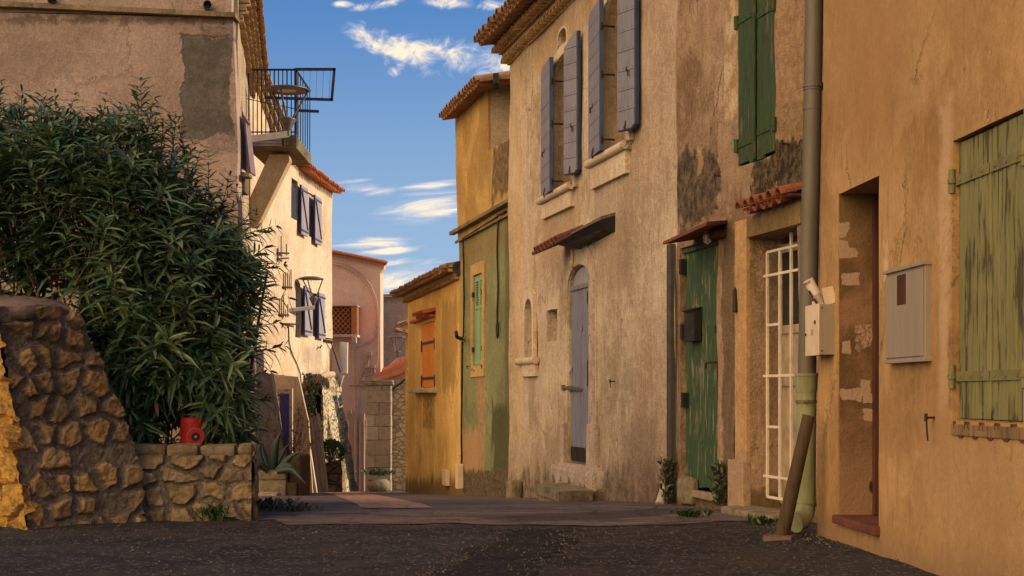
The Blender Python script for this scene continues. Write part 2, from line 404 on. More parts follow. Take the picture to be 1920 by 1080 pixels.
def stone(name, cols, mortar=None, rough=.92, lich=(.05, .045, .03), lk=.5, bump=.02):
    """cols picked by the tint attribute of each stone"""
    m, N, bs = new_mat(name); p = pos(N); tn = tint(N)
    r = N.t.nodes.new('ShaderNodeValToRGB'); N.put(r.inputs[0], tn)
    while len(r.color_ramp.elements) < len(cols): r.color_ramp.elements.new(.5)
    for i, q in enumerate(cols): e = r.color_ramp.elements[i]; e.position = i / max(1, len(cols) - 1); e.color = (*q, 1)
    n1 = N.noise(p, 9, 7, .7); n2 = N.noise(p, 42, 6, .75); n3 = N.noise(p, 3, 4, .6)
    c = N.mix(N.m('MULTIPLY', N.ss(n1, .42, .66), lk), r.outputs[0], lich)
    c = N.mix(N.m('MULTIPLY', N.ss(n3, .5, .7), .3), c, lich)
    c = N.mix(.5, c, N.mix(n2, (0, 0, 0), (1, 1, 1)), 'OVERLAY')
    N.put(bs.inputs['Base Color'], c); bs.inputs['Roughness'].default_value = rough
    set_bump(N, bs, N.m('ADD', N.m('MULTIPLY', n1, .6), N.m('MULTIPLY', n2, .6)), bump, 1.0)
    return m

def rubble(name, c1, c2, c3, mort, scale=4.5, bump=.05, stretch=1.5, ax='x', lich=.4):
    """small rubble masonry for walls seen from afar: voronoi stones in mortar"""
    m, N, bs = new_mat(name); p = pos(N)
    v = N.vadd(N.vmul(p, (1, 1, stretch)), N.vmul(N.comb(N.noise(p, 6, 3), N.noise(N.vadd(p, (9, 9, 9)), 6, 3), N.noise(N.vadd(p, (5, 2, 7)), 6, 3)), (.12, .12, .12)))
    vo = N.t.nodes.new('ShaderNodeTexVoronoi'); N.put(vo.inputs['Vector'], v); vo.inputs['Scale'].default_value = scale
    ve = N.t.nodes.new('ShaderNodeTexVoronoi'); ve.feature = 'DISTANCE_TO_EDGE'; N.put(ve.inputs['Vector'], v); ve.inputs['Scale'].default_value = scale
    rr = N.sep(vo.outputs['Color'])
    c = N.mix(rr[0], c1, c2); c = N.mix(N.m('MULTIPLY', rr[1], .7), c, c3)
    n1 = N.noise(p, 14, 6, .7)
    c = N.mix(N.m('MULTIPLY', N.ss(n1, .5, .75), lich), c, tuple(q * .3 for q in c3))
    e = N.ss(N.m('ADD', ve.outputs['Distance'], N.m('MULTIPLY', N.m('SUBTRACT', n1, .5), .06)), .015, .10)
    c = N.mix(e, mort, c); c = N.mix(.35, c, N.mix(N.noise(p, 50, 4, .7), (0, 0, 0), (1, 1, 1)), 'OVERLAY')
    N.put(bs.inputs['Base Color'], c); bs.inputs['Roughness'].default_value = .95
    set_bump(N, bs, N.m('ADD', N.m('MULTIPLY', e, 1.0), N.m('MULTIPLY', n1, .8)), bump, 1.0)
    return m

def clay(name, c1, c2, dirt=(.05, .035, .02), dk=.5):
    m, N, bs = new_mat(name); p = pos(N); tn = tint(N)
    n1 = N.noise(p, 11, 6, .7); n2 = N.noise(p, 50, 4, .7)
    c = N.mix(tn, c1, c2); c = N.mix(N.m('MULTIPLY', N.ss(n1, .42, .68), dk), c, dirt); c = N.mix(.3, c, N.mix(n2, (0, 0, 0), (1, 1, 1)), 'OVERLAY')
    N.put(bs.inputs['Base Color'], c); bs.inputs['Roughness'].default_value = .85; set_bump(N, bs, N.m('ADD', n1, n2), .006, .8)
    return m

def leafm(name, c1, c2, mid=None, rough=.42, trans=.18):
    m, N, bs = new_mat(name); p = pos(N); tn = tint(N)
    c = N.mix(tn, c1, c2); c = N.mix(N.m('MULTIPLY', N.ss(N.noise(p, 2.2, 3), .4, .65), .5), c, tuple(q * .5 for q in c1))
    N.put(bs.inputs['Base Color'], c); bs.inputs['Roughness'].default_value = rough; bs.inputs['Specular IOR Level'].default_value = .45
    tr = N.n('ShaderNodeBsdfTranslucent', None, Color=c); mx = N.n('ShaderNodeMixShader', None, Fac=trans)
    N.t.links.new(bs.outputs[0], mx.inputs[1]); N.t.links.new(tr.outputs[0], mx.inputs[2])
    o = [n for n in N.t.nodes if n.type == 'OUTPUT_MATERIAL'][0]; N.t.links.new(mx.outputs[0], o.inputs[0])
    return m

STAINS = [(.75, 12.3, .9, .42, .75), (-2.2, 12.3, 1.1, .10, .1), (-.6, 16.5, .8, .25, .3), (.3, 11.9, .5, .12, .2)]
def asphalt(name, base, agg, grit=1.0, tar=(.012, .011, .012), stretch=(1, 1, 1), big=.5, bump=.02, warm=None, crk=.0):
    m, N, bs = new_mat(name); p = N.vmul(pos(N), stretch)
    n1 = N.noise(p, .9, 5, .6); n2 = N.noise(p, 5, 6, .7); n3 = N.noise(pos(N), 38, 4, .85); n4 = N.noise(pos(N), 120, 3, .8)
    vo = N.t.nodes.new('ShaderNodeTexVoronoi'); N.put(vo.inputs['Vector'], pos(N)); vo.inputs['Scale'].default_value = 55
    c = N.mix(N.m('MULTIPLY', N.ss(n1, .38, .66), big), base, tar)
    c = N.mix(N.m('MULTIPLY', N.ss(n2, .48, .68), .7), c, tuple(q * 1.7 for q in base)); c = N.mix(N.m('MULTIPLY', N.ss(n2, .48, .32), .7), c, tar)
    sp = N.m('MULTIPLY', N.ss(n3, .56, .74), grit)
    c = N.mix(sp, c, agg)
    c = N.mix(N.m('MULTIPLY', N.ss(N.sep(vo.outputs['Color'])[0], .93, .95), grit * .8), c, tuple(min(1, q * 2.0) for q in agg))
    if warm: c = N.mix(N.m('MULTIPLY', N.ss(N.noise(p, 1.7, 4), .5, .7), .5), c, warm)
    x_, y_, z_ = N.sep(pos(N)); ns_ = N.m('MULTIPLY', N.m('SUBTRACT', N.noise(N.vmul(pos(N), (1.2, 3, 1)), 1.3, 6, .6), .5), 1.2)
    for (cx_, cy_, rx_, ry_, rot_) in STAINS:
        dx_ = N.m('SUBTRACT', x_, cx_); dy_ = N.m('SUBTRACT', N.m('SUBTRACT', y_, cy_), N.m('MULTIPLY', dx_, rot_))
        q_ = N.m('MAXIMUM', N.m('ABSOLUTE', N.m('DIVIDE', dx_, rx_)), N.m('ABSOLUTE', N.m('DIVIDE', dy_, ry_)))
        c = N.mix(N.m('MULTIPLY', N.ss(N.m('ADD', q_, ns_), 1.1, .85), .8), c, tar)
    ce_ = N.t.nodes.new('ShaderNodeTexVoronoi'); ce_.feature = 'DISTANCE_TO_EDGE'; N.put(ce_.inputs['Vector'], N.vadd(N.vmul(pos(N), (1, .8, 1)), N.vmul(N.comb(n2, n1, n2), (.5, .5, .5)))); ce_.inputs['Scale'].default_value = 1.3
    c = N.mix(N.m('MULTIPLY', N.ss(ce_.outputs['Distance'], .02, .004), crk), c, tuple(q * .3 for q in tar))
    N.put(bs.inputs['Base Color'], c); bs.inputs['Roughness'].default_value = .92
    set_bump(N, bs, N.m('ADD', N.m('ADD', n2, N.m('MULTIPLY', n3, .8)), N.m('MULTIPLY', n4, .3)), bump, 1.0)
    return m

M = {}
M['iron'] = paint('dark_iron', (.035, .028, .024), (.06, .03, .015), .5, .6, .4)
M['navy_iron'] = paint('navy_iron', (.03, .035, .06), (.015, .015, .03), .3, .55, .2)
M['tile_old'] = clay('old_clay_tile', (.34, .17, .075), (.26, .14, .07), (.07, .05, .03), .6)
M['tile_gold'] = clay('lichen_clay_tile', (.50, .30, .12), (.36, .21, .09), (.09, .06, .03), .55)
M['tile_red'] = clay('red_clay_tile', (.46, .13, .055), (.36, .10, .045), (.10, .04, .02), .35)
M['tile_orange'] = clay('orange_clay_tile', (.62, .20, .07), (.50, .15, .055), (.16, .06, .03), .4)
M['mort'] = plaster('gold_mortar', (.46, .31, .15), (.56, .40, .2), (.28, .18, .08), bump=.004)
M['slab'] = stone('worn_step_stone', [(.30, .23, .14), (.24, .19, .12)], lk=.55)
M['trim'] = plaster('cream_trim', (.62, .50, .36), (.68, .57, .42), (.46, .34, .23), streak=.3, blot=.4, bump=.003)
M['mauve'] = wood('mauve_boards', (.215, .20, .25), (.14, .13, .165), under=(.3, .27, .3), peel=.15, grain=.7, plank=.3)
M['blue_edge'] = wood('slate_blue_edge', (.055, .085, .165), (.03, .05, .10), grain=.5)
M['door_blue'] = wood('grey_blue_planks', (.20, .205, .265), (.12, .12, .165), under=(.3, .25, .2), peel=.1, grain=.8, plank=.35)
M['green_door'] = wood('peeling_green', (.05, .095, .04), (.026, .052, .024), under=(.34, .28, .17), peel=.6, grain=1.0, plank=.4)
M['green_shut'] = wood('weathered_dark_green', (.045, .078, .028), (.022, .035, .015), under=(.12, .115, .06), peel=.95, grain=1.0, plank=.4)
M['olive_shut'] = wood('faded_olive_paint', (.225, .205, .08), (.125, .11, .042), under=(.065, .05, .026), peel=.75, grain=1.0, plank=.35)
M['olive_iron'] = paint('olive_hinge', (.20, .18, .07), (.09, .07, .03), .4, .6)
M['mint'] = wood('mint_louvre', (.22, .34, .19), (.2, .33, .19), under=(.12, .1, .06), peel=.15, grain=.5)
M['orange_shut'] = wood('orange_boards', (.86, .30, .035), (.66, .21, .03), grain=.4, plank=.25)
M['white_paint'] = paint('aged_white_paint', (.66, .58, .47), (.42, .33, .24), .35, .55, scale=6)
M['pipe_grey'] = paint('grey_drainpipe', (.135, .115, .085), (.085, .07, .05), .25, .5, 0.1, scale=3, vert=True)
M['pipe_green'] = paint('pale_green_pipe', (.25, .25, .13), (.14, .12, .055), .5, .6, scale=5, vert=True)
M['pole'] = wood('dark_post_wood', (.085, .052, .026), (.045, .028, .015), grain=.9)
M['box_cream'] = paint('cream_metal', (.68, .55, .38), (.5, .36, .22), .25, .5, scale=5)
M['box_grey'] = paint('grey_metal', (.30, .235, .175), (.25, .2, .15), .35, .5, scale=4, vert=True)
M['brown'] = wood('brown_varnish', (.085, .03, .016), (.045, .016, .01), grain=.6)
M['terracotta_step'] = clay('terracotta_step', (.17, .055, .032), (.12, .04, .026), (.05, .02, .015), .5)
M['pink'] = plaster('pink_render', (.74, .48, .34), (.80, .54, .40), (.64, .40, .28), streak=.25, blot=.3, bump=.001, pit=.1, con=.15, crack=.2)
M['pink_pipe'] = paint('pink_pipe', (.56, .36, .27), (.40, .25, .18), .2, .6)
M['black'] = paint('black_metal', (.02, .016, .014), (.01, .008, .007), .3, .5)
M['glass_dark'] = paint('dark_glass', (.03, .035, .035), (.02, .02, .02), 0, .12)
M['brick'] = clay('hot_orange_brick', (.66, .21, .055), (.56, .17, .05), (.2, .06, .02), .3)
M['soft_concrete'] = plaster('aged_concrete', (.52, .37, .2), (.6, .45, .27), (.34, .22, .11), streak=.4, bump=.004)
M['dark_concrete'] = plaster('mossy_concrete', (.30, .21, .11), (.40, .29, .15), (.12, .085, .045), streak=.5, bump=.008)
M['greywood'] = wood('silver_grey_boards', (.36, .27, .20), (.21, .15, .11), grain=1.0, plank=.5)
M['white_panel'] = paint('white_panel', (.82, .74, .62), (.74, .64, .5), .05, .5)
M['lead'] = paint('lead_flashing', (.33, .30, .34), (.2, .18, .2), .3, .5, .2)
M['lampmetal'] = paint('grey_lamp_metal', (.16, .125, .10), (.10, .08, .06), .2, .45, .5)
M['navy_shut'] = wood('navy_shutter', (.06, .065, .11), (.035, .04, .07), grain=.5, plank=.3)
M['lav_shut'] = wood('lavender_grey_boards', (.33, .28, .30), (.24, .2, .22), grain=.6, plank=.3)
M['purple_door'] = wood('violet_blue_door', (.12, .10, .34), (.07, .06, .22), grain=.6, plank=.4)
M['red_paint'] = paint('hydrant_red', (.42, .018, .016), (.22, .01, .01), .35, .45, scale=12, bump=.002)
M['sticker'] = paint('pale_ring', (.5, .32, .28), (.3, .1, .09), .3, .5)
M['paper'] = paint('newsprint', (.70, .60, .50), (.6, .5, .4), .05, .8)
M['paper_red'] = paint('newsprint_red', (.16, .03, .02), (.08, .02, .015), .2, .8)
M['bark'] = wood('bark', (.14, .10, .06), (.07, .05, .03))
M['oleander'] = leafm('oleander_leaf', (.04, .095, .045), (.20, .26, .095), rough=.36, trans=.18)
M['tuft'] = leafm('tuft_leaf', (.03, .06, .015), (.075, .11, .03))
M['agave'] = leafm('agave_leaf', (.018, .034, .03), (.03, .05, .04), rough=.5, trans=.02)
M['vine'] = leafm('vine_leaf', (.035, .05, .02), (.10, .10, .045))
M['bright_leaf'] = leafm('bright_bush_leaf', (.05, .11, .02), (.13, .18, .035))
M['soil'] = asphalt('dry_soil', (.07, .05, .035), (.15, .11, .07), .6)

# ---------------------------------------------------------------- setting: ground, street
M['ground'] = asphalt('dark_gravel_asphalt', (.053, .044, .041), (.145, .118, .10), .85, tar=(.018, .014, .013), big=.8, bump=.05, warm=(.095, .062, .04))
M['street'] = asphalt('worn_grey_asphalt', (.155, .12, .115), (.20, .155, .14), .35, tar=(.065, .05, .05), stretch=(.35, 1.6, 1), big=.8, bump=.02, warm=(.19, .135, .10), crk=.8)
M['patch'] = asphalt('fresh_tar', (.024, .019, .017), (.085, .066, .052), .6, tar=(.012, .01, .01), big=.5, bump=.05)
M['gutter_brick'] = rubble('pink_gutter_brick', (.46, .25, .17), (.38, .2, .14), (.5, .32, .22), (.22, .15, .12), scale=6, bump=.01, lich=.1)

def gbump(x, y, k=1.0):
    return k * (.028 * noise.noise(Vector((x * .7, y * .5, 1))) + .011 * noise.noise(Vector((x * 3, y * 2.5, 4))) + .004 * noise.noise(Vector((x * 11, y * 9, 7))))
def amp(y): return 1.0 if y < 12 else max(.0, 1 - (y - 12) / 2.5)
def gpt(x, y, dz=0): return Vector((x, y, gz(y) + gbump(x, y) * amp(y) + dz))
mb = MB()
ys = [-300, -60, -10, 2] + [4 + .16 * i for i in range(60)] + [13.7 + .5 * i for i in range(80)] + [56, 64, 80, 120, 300, 1500]
xs = [-1500, -200, -40, -12, -7] + [-5 + .13 * i for i in range(66)] + [3.8, 5, 12, 40, 200, 1500]
mb.add([gpt(x, y) for y in ys for x in xs], [(j * len(xs) + i, j * len(xs) + i + 1, (j + 1) * len(xs) + i + 1, (j + 1) * len(xs) + i) for j in range(len(ys) - 1) for i in range(len(xs) - 1)], True)
tag(mb.build('ground', M['ground'], fix=False), kind='structure')
# the worn street, from the gravel edge down between the houses
def sheet(name, mat, left, right, y0, y1, n, dz, m=8, kind='structure'):
    b = MB(); vs = []
    for j in range(n + 1):
        y = y0 + (y1 - y0) * j / n; l = left(y); r = right(y)
        vs += [gpt(l + (r - l) * i / m, y, dz) for i in range(m + 1)]
    b.add(vs, [(j * (m + 1) + i, j * (m + 1) + i + 1, (j + 1) * (m + 1) + i + 1, (j + 1) * (m + 1) + i) for j in range(n) for i in range(m)], True)
    return tag(b.build(name, mat, fix=False), kind=kind)
def edgeY(x): return 11.1 + .22 * noise.noise(Vector((x * .8, 3, 3))) + .12 * noise.noise(Vector((x * 3, 3, 9))) + (.5 if x < -1.7 else 0)
# earth bank rising at the left, outside the tall stone wall
b = MB(); vs = []
for j in range(25):
    for i in range(25):
        x = -7.2 + 3.85 * i / 24; y = 10.5 + 3.4 * j / 24; t = max(0, min(1, (y - 10.7) / 1.5)) * max(0, min(1, (-3.35 - x) / .5)); t = t * t * (3 - 2 * t)
        vs.append(Vector((x, y, gz(y) + gbump(x, y) - .03 + .40 * t + .03 * noise.noise(Vector((x * 4, y * 4, 2))) * t)))
b.add(vs, [(j * 25 + i, j * 25 + i + 1, (j + 1) * 25 + i + 1, (j + 1) * 25 + i) for j in range(24) for i in range(24)], True)
tag(b.build('terrain', M['soil'], fix=False), kind='structure')
b = MB(); vs = []; NX = 70; NY = 70
for j in range(NY + 1):
    for i in range(NX + 1):
        x = -9 + 12.5 * i / NX; y0 = edgeY(x); y = y0 + (46 - y0) * (j / NY) ** 1.7; vs.append(gpt(x, y, .006))
b.add(vs, [(j * (NX + 1) + i, j * (NX + 1) + i + 1, (j + 1) * (NX + 1) + i + 1, (j + 1) * (NX + 1) + i) for j in range(NY) for i in range(NX)], True)
tag(b.build('street', M['street'], fix=False), kind='structure')
# pinkish brick gutter curving down the middle
def gx(y):
    # photo: (655,930) far to (760,962) near
    t = (y - 13) / 19.0; px = 775 - 118 * max(0, min(1, t)) ** .55; return (px - 960) / F * y
sheet('pavement', M['gutter_brick'], lambda y: gx(y) - .30 - .008 * y, lambda y: gx(y) + .22, 13.2, 36, 60, .012, 4)
# dark tar patches
sheet('road', M['patch'], lambda y: -.38 + .09 * (y - 8) * 1.6 + .2 * noise.noise(Vector((y * 1.7, 0, 0))) + .05 * noise.noise(Vector((y * 9, 0, 0))), lambda y: .10 + .12 * (y - 8) * 1.2 + .2 * noise.noise(Vector((y * 1.7, 5, 0))) + .05 * noise.noise(Vector((y * 9, 5, 0))), 7.2, 10.7, 60, .004, 6)
# grit: countless small stones on the gravel
b = MB()
for i in range(3800):
    y = random.uniform(7.6, 12.2); x = random.uniform(-4.4, 2.6)
    if y > edgeY(x) - .05 and random.random() < .8: continue
    r = random.uniform(.004, .011) * (1.6 if random.random() < .05 else 1); c = gpt(x, y, r * .5); b._t = random.random()
    vs = [c + Vector((random.uniform(-1, 1) * r, random.uniform(-1, 1) * r, 0)) for _ in range(3)] + [c + Vector((0, 0, r))]
    b.add(vs, [(0, 1, 3), (1, 2, 3), (2, 0, 3)])
for i in range(420):
    y = random.uniform(7.6, 10.6); sd_ = random.random() < .5
    x = (-.38 + .144 * (y - 8) if sd_ else .10 + .144 * (y - 8)) + random.gauss(0, .07) + .08 * noise.noise(Vector((y * 3, 0 if sd_ else 5, 0)))
    r = random.uniform(.004, .013); c = gpt(x, y, r * .6 + .006); b._t = random.random()
    vs = [c + Vector((random.uniform(-1, 1) * r, random.uniform(-1, 1) * r, 0)) for _ in range(3)] + [c + Vector((0, 0, r))]
    b.add(vs, [(0, 1, 3), (1, 2, 3), (2, 0, 3)])
for i in range(1500):
    y = random.uniform(9, 20); t_ = 4.79 if y > 10.9 else 0
    x = (4.79 - .22964 * y) - abs(random.gauss(0, .16)) - .02 if t_ else (2.7 - .0643 * y) - abs(random.gauss(0, .12)) - .02
    r = random.uniform(.005, .014); c = gpt(x, y, r * .5 + .006); b._t = random.random() ** .5
    vs = [c + Vector((random.uniform(-1, 1) * r, random.uniform(-1, 1) * r, 0)) for _ in range(3)] + [c + Vector((0, 0, r * .8))]
    b.add(vs, [(0, 1, 3), (1, 2, 3), (2, 0, 3)])
b._t = .5
M['grit'] = stone('grit_stone', [(.04, .032, .028), (.08, .065, .052), (.12, .095, .075), (.17, .135, .11)], lk=.2)
tag(b.build('gravel', M['grit']), 'loose grit scattered over the dark foreground asphalt', 'gravel', kind='stuff')
# ---------------------------------------------------------------- building helpers
Zv = Vector((0, 0, 1))
def planks(b, fr, u0, u1, z0, z1, n, o0, o1, gap=.005, bev=.004, rag=0.0, top=None):
    if u0 > u1: u0, u1 = u1, u0
    w_ = (u1 - u0) / n
    for i in range(n):
        a = u0 + i * w_ + gap / 2; c = u0 + (i + 1) * w_ - gap / 2; b._t = random.random(); zz = z1 if top is None else min(top(a), top(c))
        j = random.uniform(-.003, .003)
        b.fbox(fr, a, c, z0 + random.uniform(0, rag), zz - random.uniform(0, rag * .3), o0, o1 + j, bev)
    b._t = .5
def boards(b, fr, u0, u1, z0, z1, n, o0, o1, gap=.004, bev=.003, top=None):
    h = (z1 - z0) / n
    for i in range(n):
        b._t = random.random(); b.fbox(fr, u0, u1, z0 + i * h + gap / 2, z0 + (i + 1) * h - gap / 2, o0, o1 + random.uniform(-.002, .002), bev)
    b._t = .5
SEP = {'strap_hinge', 'hinge', 'rivet', 'collar', 'clamp', 'brace_bar'}
def split_mb(b, gap=.03):
    """separate pieces of one builder (clusters of faces nearer than gap) as builders of their own"""
    n = len(b.v); par = list(range(n))
    def fd(x):
        while par[x] != x: par[x] = par[par[x]]; x = par[x]
        return x
    for f in b.f:
        for q in f[1:]: par[fd(q)] = fd(f[0])
    bb = {}
    for i, v in enumerate(b.v):
        r = fd(i)
        if r not in bb: bb[r] = [list(v), list(v)]
        for k in range(3): bb[r][0][k] = min(bb[r][0][k], v[k]); bb[r][1][k] = max(bb[r][1][k], v[k])
    ks = list(bb)
    for i, x in enumerate(ks):
        for y in ks[:i]:
            if all(bb[x][0][k] - gap <= bb[y][1][k] and bb[y][0][k] - gap <= bb[x][1][k] for k in range(3)): par[fd(x)] = fd(y)
    out_ = {}
    for f, sm, mi in zip(b.f, b.sm, b.mi):
        r = fd(f[0]); o = out_.setdefault(r, (MB(), {})); m, ix = o; g = []
        for q in f:
            if q not in ix: ix[q] = len(m.v); m.v.append(b.v[q]); m.tint.append(b.tint[q])
            g.append(ix[q])
        m.f.append(g); m.sm.append(sm); m.mi.append(mi)
    return [o[0] for o in out_.values()]
def part(name, mb_, mat, parent, label=None, sep=None):
    mm = [M[q] if isinstance(q, str) else q for q in mat] if isinstance(mat, (list, tuple)) else (M[mat] if isinstance(mat, str) else mat)
    o = None
    for m in (split_mb(mb_) if (name in SEP or sep) else [mb_]):
        o = m.build(name, mm, parent)
        if label: o['label'] = label
    return o
def one(name, mb_, mat, label, cat, group=None):
    """a thing that is one mesh: origin at its own base"""
    c = sum(mb_.v, Vector()) / len(mb_.v); zmin = min(v.z for v in mb_.v); org = Vector((c.x, c.y, zmin))
    mb_.v = [v - org for v in mb_.v]; o = mb_.build(name, M[mat] if isinstance(mat, str) else mat); o.location = org
    return tag(o, label, cat, group)
def tiles_row(b, fr, u0, u1, z, o0, o1, r, pitch, drop=0.0, flip=False, th=.012, jit=.006, r2=None):
    n = max(1, int(round(abs(u1 - u0) / pitch))); s_ = (u1 - u0) / n
    for i in range(n):
        u = u0 + s_ * (i + .5); j = random.uniform(-jit, jit)
        p0 = fr.pt(u, z + j, o0); p1 = fr.pt(u, z - drop + j, o1 + random.uniform(-jit, jit) * 2)
        b.tile(p0, p1 - p0, Zv, r, (p1 - p0).length, r2, th, flip)
def hook(name, fr, px, py, L, drop, label):
    p = fr.at(px, py); b = MB(); n = fr.n3(); d = fr.d3()
    b.tube([p - n * .03, p + n * L], .007, 6); b.tube([p + n * (L * .95), p + n * (L * .97) - Zv * drop * .5 - d * .01, p + n * L * .9 - Zv * drop - d * .015], .005, 6); b.tube([p + n * L - Zv * .02, p + n * L + Zv * .022], .009, 6)
    return one(name, b, 'iron', label, 'shutter hook', 'iron shutter catches left in the walls')
def strap(b, fr, u0, u1, z, o, h=.045, th=.006):
    b.fbox(fr, u0, u1, z - h / 2, z + h / 2, o, o + th, .002)
    n = max(3, int(abs(u1 - u0) / .11))
    for i in range(n): b.box(fr.pt(u0 + (u1 - u0) * (i + .5) / n, z, o + th + .003), fr.d3(), fr.n3(), Zv, .014, .008, .014, .003)

# ================================================================ A: near ochre house
FA = Fr(780, 2.7); ya = lambda px: FA.Y(px)
y0n, y1n = ya(1648), ya(1572); ys0, ys1 = ya(1918), ya(1787)
matA = plaster('ochre_render', (.45, .265, .105), (.52, .345, .16), (.27, .145, .05), [
    dict(c=((ya(1772)), 1.65), h=(.085, .80), col=(.56, .365, .20), amp=.05, scale=5, soft=.06, k=.6),
    dict(c=((ya(1710)), .93), h=(.13, .22), col=(.20, .105, .035), col2=(.36, .20, .085), amp=.12, scale=3, soft=.08, k=.8, vert=1),
    dict(c=((ya(1661)), 1.72), h=(.03, .10), col=(.64, .45, .26), amp=.05, scale=7, k=.8),
    dict(c=((ya(1782)), 1.08), h=(.015, .20), col=(.14, .07, .03), amp=.05, scale=9, k=.8, soft=.03),
    dict(c=(8.6, .75), h=(1.0, .12), col=(.30, .165, .07), amp=.35, scale=2.4, soft=.12, k=.6, vert=1),
    dict(c=(8.9, 2.75), h=(.5, .4), col=(.36, .19, .07), amp=.3, scale=1.6, soft=.3, k=.6, vert=1),
    dict(low=(0, 0, .16), col=(.24, .14, .07), amp=.12, scale=3, soft=.15, k=.7),
    dict(c=(6.9, .6), h=(1.2, .35), col=(.40, .235, .105), amp=.3, scale=1.6, soft=.4, k=.6),
    dict(c=(10.2, 2.0), h=(.12, 1.8), col=(.34, .20, .085), amp=.08, scale=2, soft=.1, k=.5, vert=1),
    dict(c=(8.2, 3.3), h=(2.5, .55), col=(.40, .225, .08), amp=.4, scale=1.2, soft=.5, k=.6, vert=1)], streak=.5, blot=.4, bump=.0009, pit=.5, seed=2.1, con=.38, gritty=.15)
A = thing('ochre_house', 'near smooth ochre rendered house on the right with olive shutters and a recessed doorway', 'house', FA.pt(FA.u(1572), 0, 0))
zA = lambda px, py: FA.z(px, py)
far_lo, far_hi = FA.u(1531), FA.u(1546)
zdoor0, zdoor1 = zA(1572, 965), zA(1572, 365)
zwin0, zwin1 = zA(1790, 770), zA(1785, 266)
lo, hi = -.6, 9.0
loop = [(FA.u(2600), lo), (far_lo, lo), (far_lo, .2), (far_hi, 3.7), (far_hi - .1, hi), (FA.u(2600), hi)]
b = wall_mb(FA, loop, [(rect(FA.u(1648), FA.u(1572), zdoor0 - .02, zdoor1), .26), (rect(FA.u(1919), FA.u(1786), zwin0 - .05, zwin1), .12)], 5.0, jit=.006, wav=.012, seed=1)
part('wall', b, matA, A)
# stained far jamb of the doorway: thin render skin on the reveal
sh = FA.u(1572)
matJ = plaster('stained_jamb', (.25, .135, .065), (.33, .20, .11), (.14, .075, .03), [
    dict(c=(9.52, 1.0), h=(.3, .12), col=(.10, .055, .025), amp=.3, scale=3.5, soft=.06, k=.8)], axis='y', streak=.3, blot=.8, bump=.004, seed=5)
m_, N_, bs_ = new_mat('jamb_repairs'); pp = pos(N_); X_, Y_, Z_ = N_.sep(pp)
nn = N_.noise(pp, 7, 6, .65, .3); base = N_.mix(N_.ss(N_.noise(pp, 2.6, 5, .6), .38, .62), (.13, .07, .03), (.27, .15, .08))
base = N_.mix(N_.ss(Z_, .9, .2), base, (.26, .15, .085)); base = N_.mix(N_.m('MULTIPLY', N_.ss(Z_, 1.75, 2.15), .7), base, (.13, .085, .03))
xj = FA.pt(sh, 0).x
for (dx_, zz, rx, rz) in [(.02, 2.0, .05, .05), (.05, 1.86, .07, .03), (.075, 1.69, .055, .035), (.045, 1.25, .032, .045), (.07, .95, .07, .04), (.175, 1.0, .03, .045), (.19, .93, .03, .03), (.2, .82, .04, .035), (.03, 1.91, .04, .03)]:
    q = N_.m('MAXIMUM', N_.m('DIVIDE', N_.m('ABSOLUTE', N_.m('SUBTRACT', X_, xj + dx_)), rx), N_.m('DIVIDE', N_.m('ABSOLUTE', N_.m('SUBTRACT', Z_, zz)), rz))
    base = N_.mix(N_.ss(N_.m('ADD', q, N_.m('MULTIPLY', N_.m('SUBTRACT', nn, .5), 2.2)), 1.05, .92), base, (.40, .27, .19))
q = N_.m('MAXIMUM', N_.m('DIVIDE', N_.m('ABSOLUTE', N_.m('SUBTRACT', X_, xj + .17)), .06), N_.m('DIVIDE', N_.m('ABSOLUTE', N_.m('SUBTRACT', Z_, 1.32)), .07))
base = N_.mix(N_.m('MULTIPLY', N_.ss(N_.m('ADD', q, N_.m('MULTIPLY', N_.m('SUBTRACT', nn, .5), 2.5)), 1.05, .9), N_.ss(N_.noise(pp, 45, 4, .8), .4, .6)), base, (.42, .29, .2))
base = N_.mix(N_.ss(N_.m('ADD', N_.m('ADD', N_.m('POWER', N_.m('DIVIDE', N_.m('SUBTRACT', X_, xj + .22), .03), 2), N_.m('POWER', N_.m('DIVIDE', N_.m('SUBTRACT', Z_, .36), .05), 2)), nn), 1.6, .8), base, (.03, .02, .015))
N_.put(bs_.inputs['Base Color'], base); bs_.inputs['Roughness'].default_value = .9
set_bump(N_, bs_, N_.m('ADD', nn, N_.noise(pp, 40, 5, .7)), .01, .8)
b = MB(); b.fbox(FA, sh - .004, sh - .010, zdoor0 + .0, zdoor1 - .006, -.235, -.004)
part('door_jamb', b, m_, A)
b = MB(); b.fbox(FA, FA.u(1646), sh - .012, zdoor0, zdoor1 - .01, -.30, -.262); planks(b, FA, FA.u(1642), sh - .02, zdoor0 + .02, zdoor1 - .05, 5, -.262, -.25)
dr = part('door', b, 'brown', A)
b = MB(); b.fbox(FA, sh - .012, sh - .06, zdoor0 + .002, zdoor1 - .008, -.262, -.215, .006); b.fbox(FA, FA.u(1647), FA.u(1647) + .05, zdoor0 + .002, zdoor1 - .008, -.262, -.215, .006); part('door_frame', b, 'brown', A)
b = MB()
ua, ub = FA.u(1650) - .01, sh + .005
for i in range(3):
    b._t = random.random(); w_ = (ub - ua) / 3; b.fbox(FA, ua + i * w_ + .002, ua + (i + 1) * w_ - .002, zdoor0 - .055, zdoor0, -.22, .045, .012, .002)
b._t = .5; part('doorstep', b, 'terracotta_step', A)
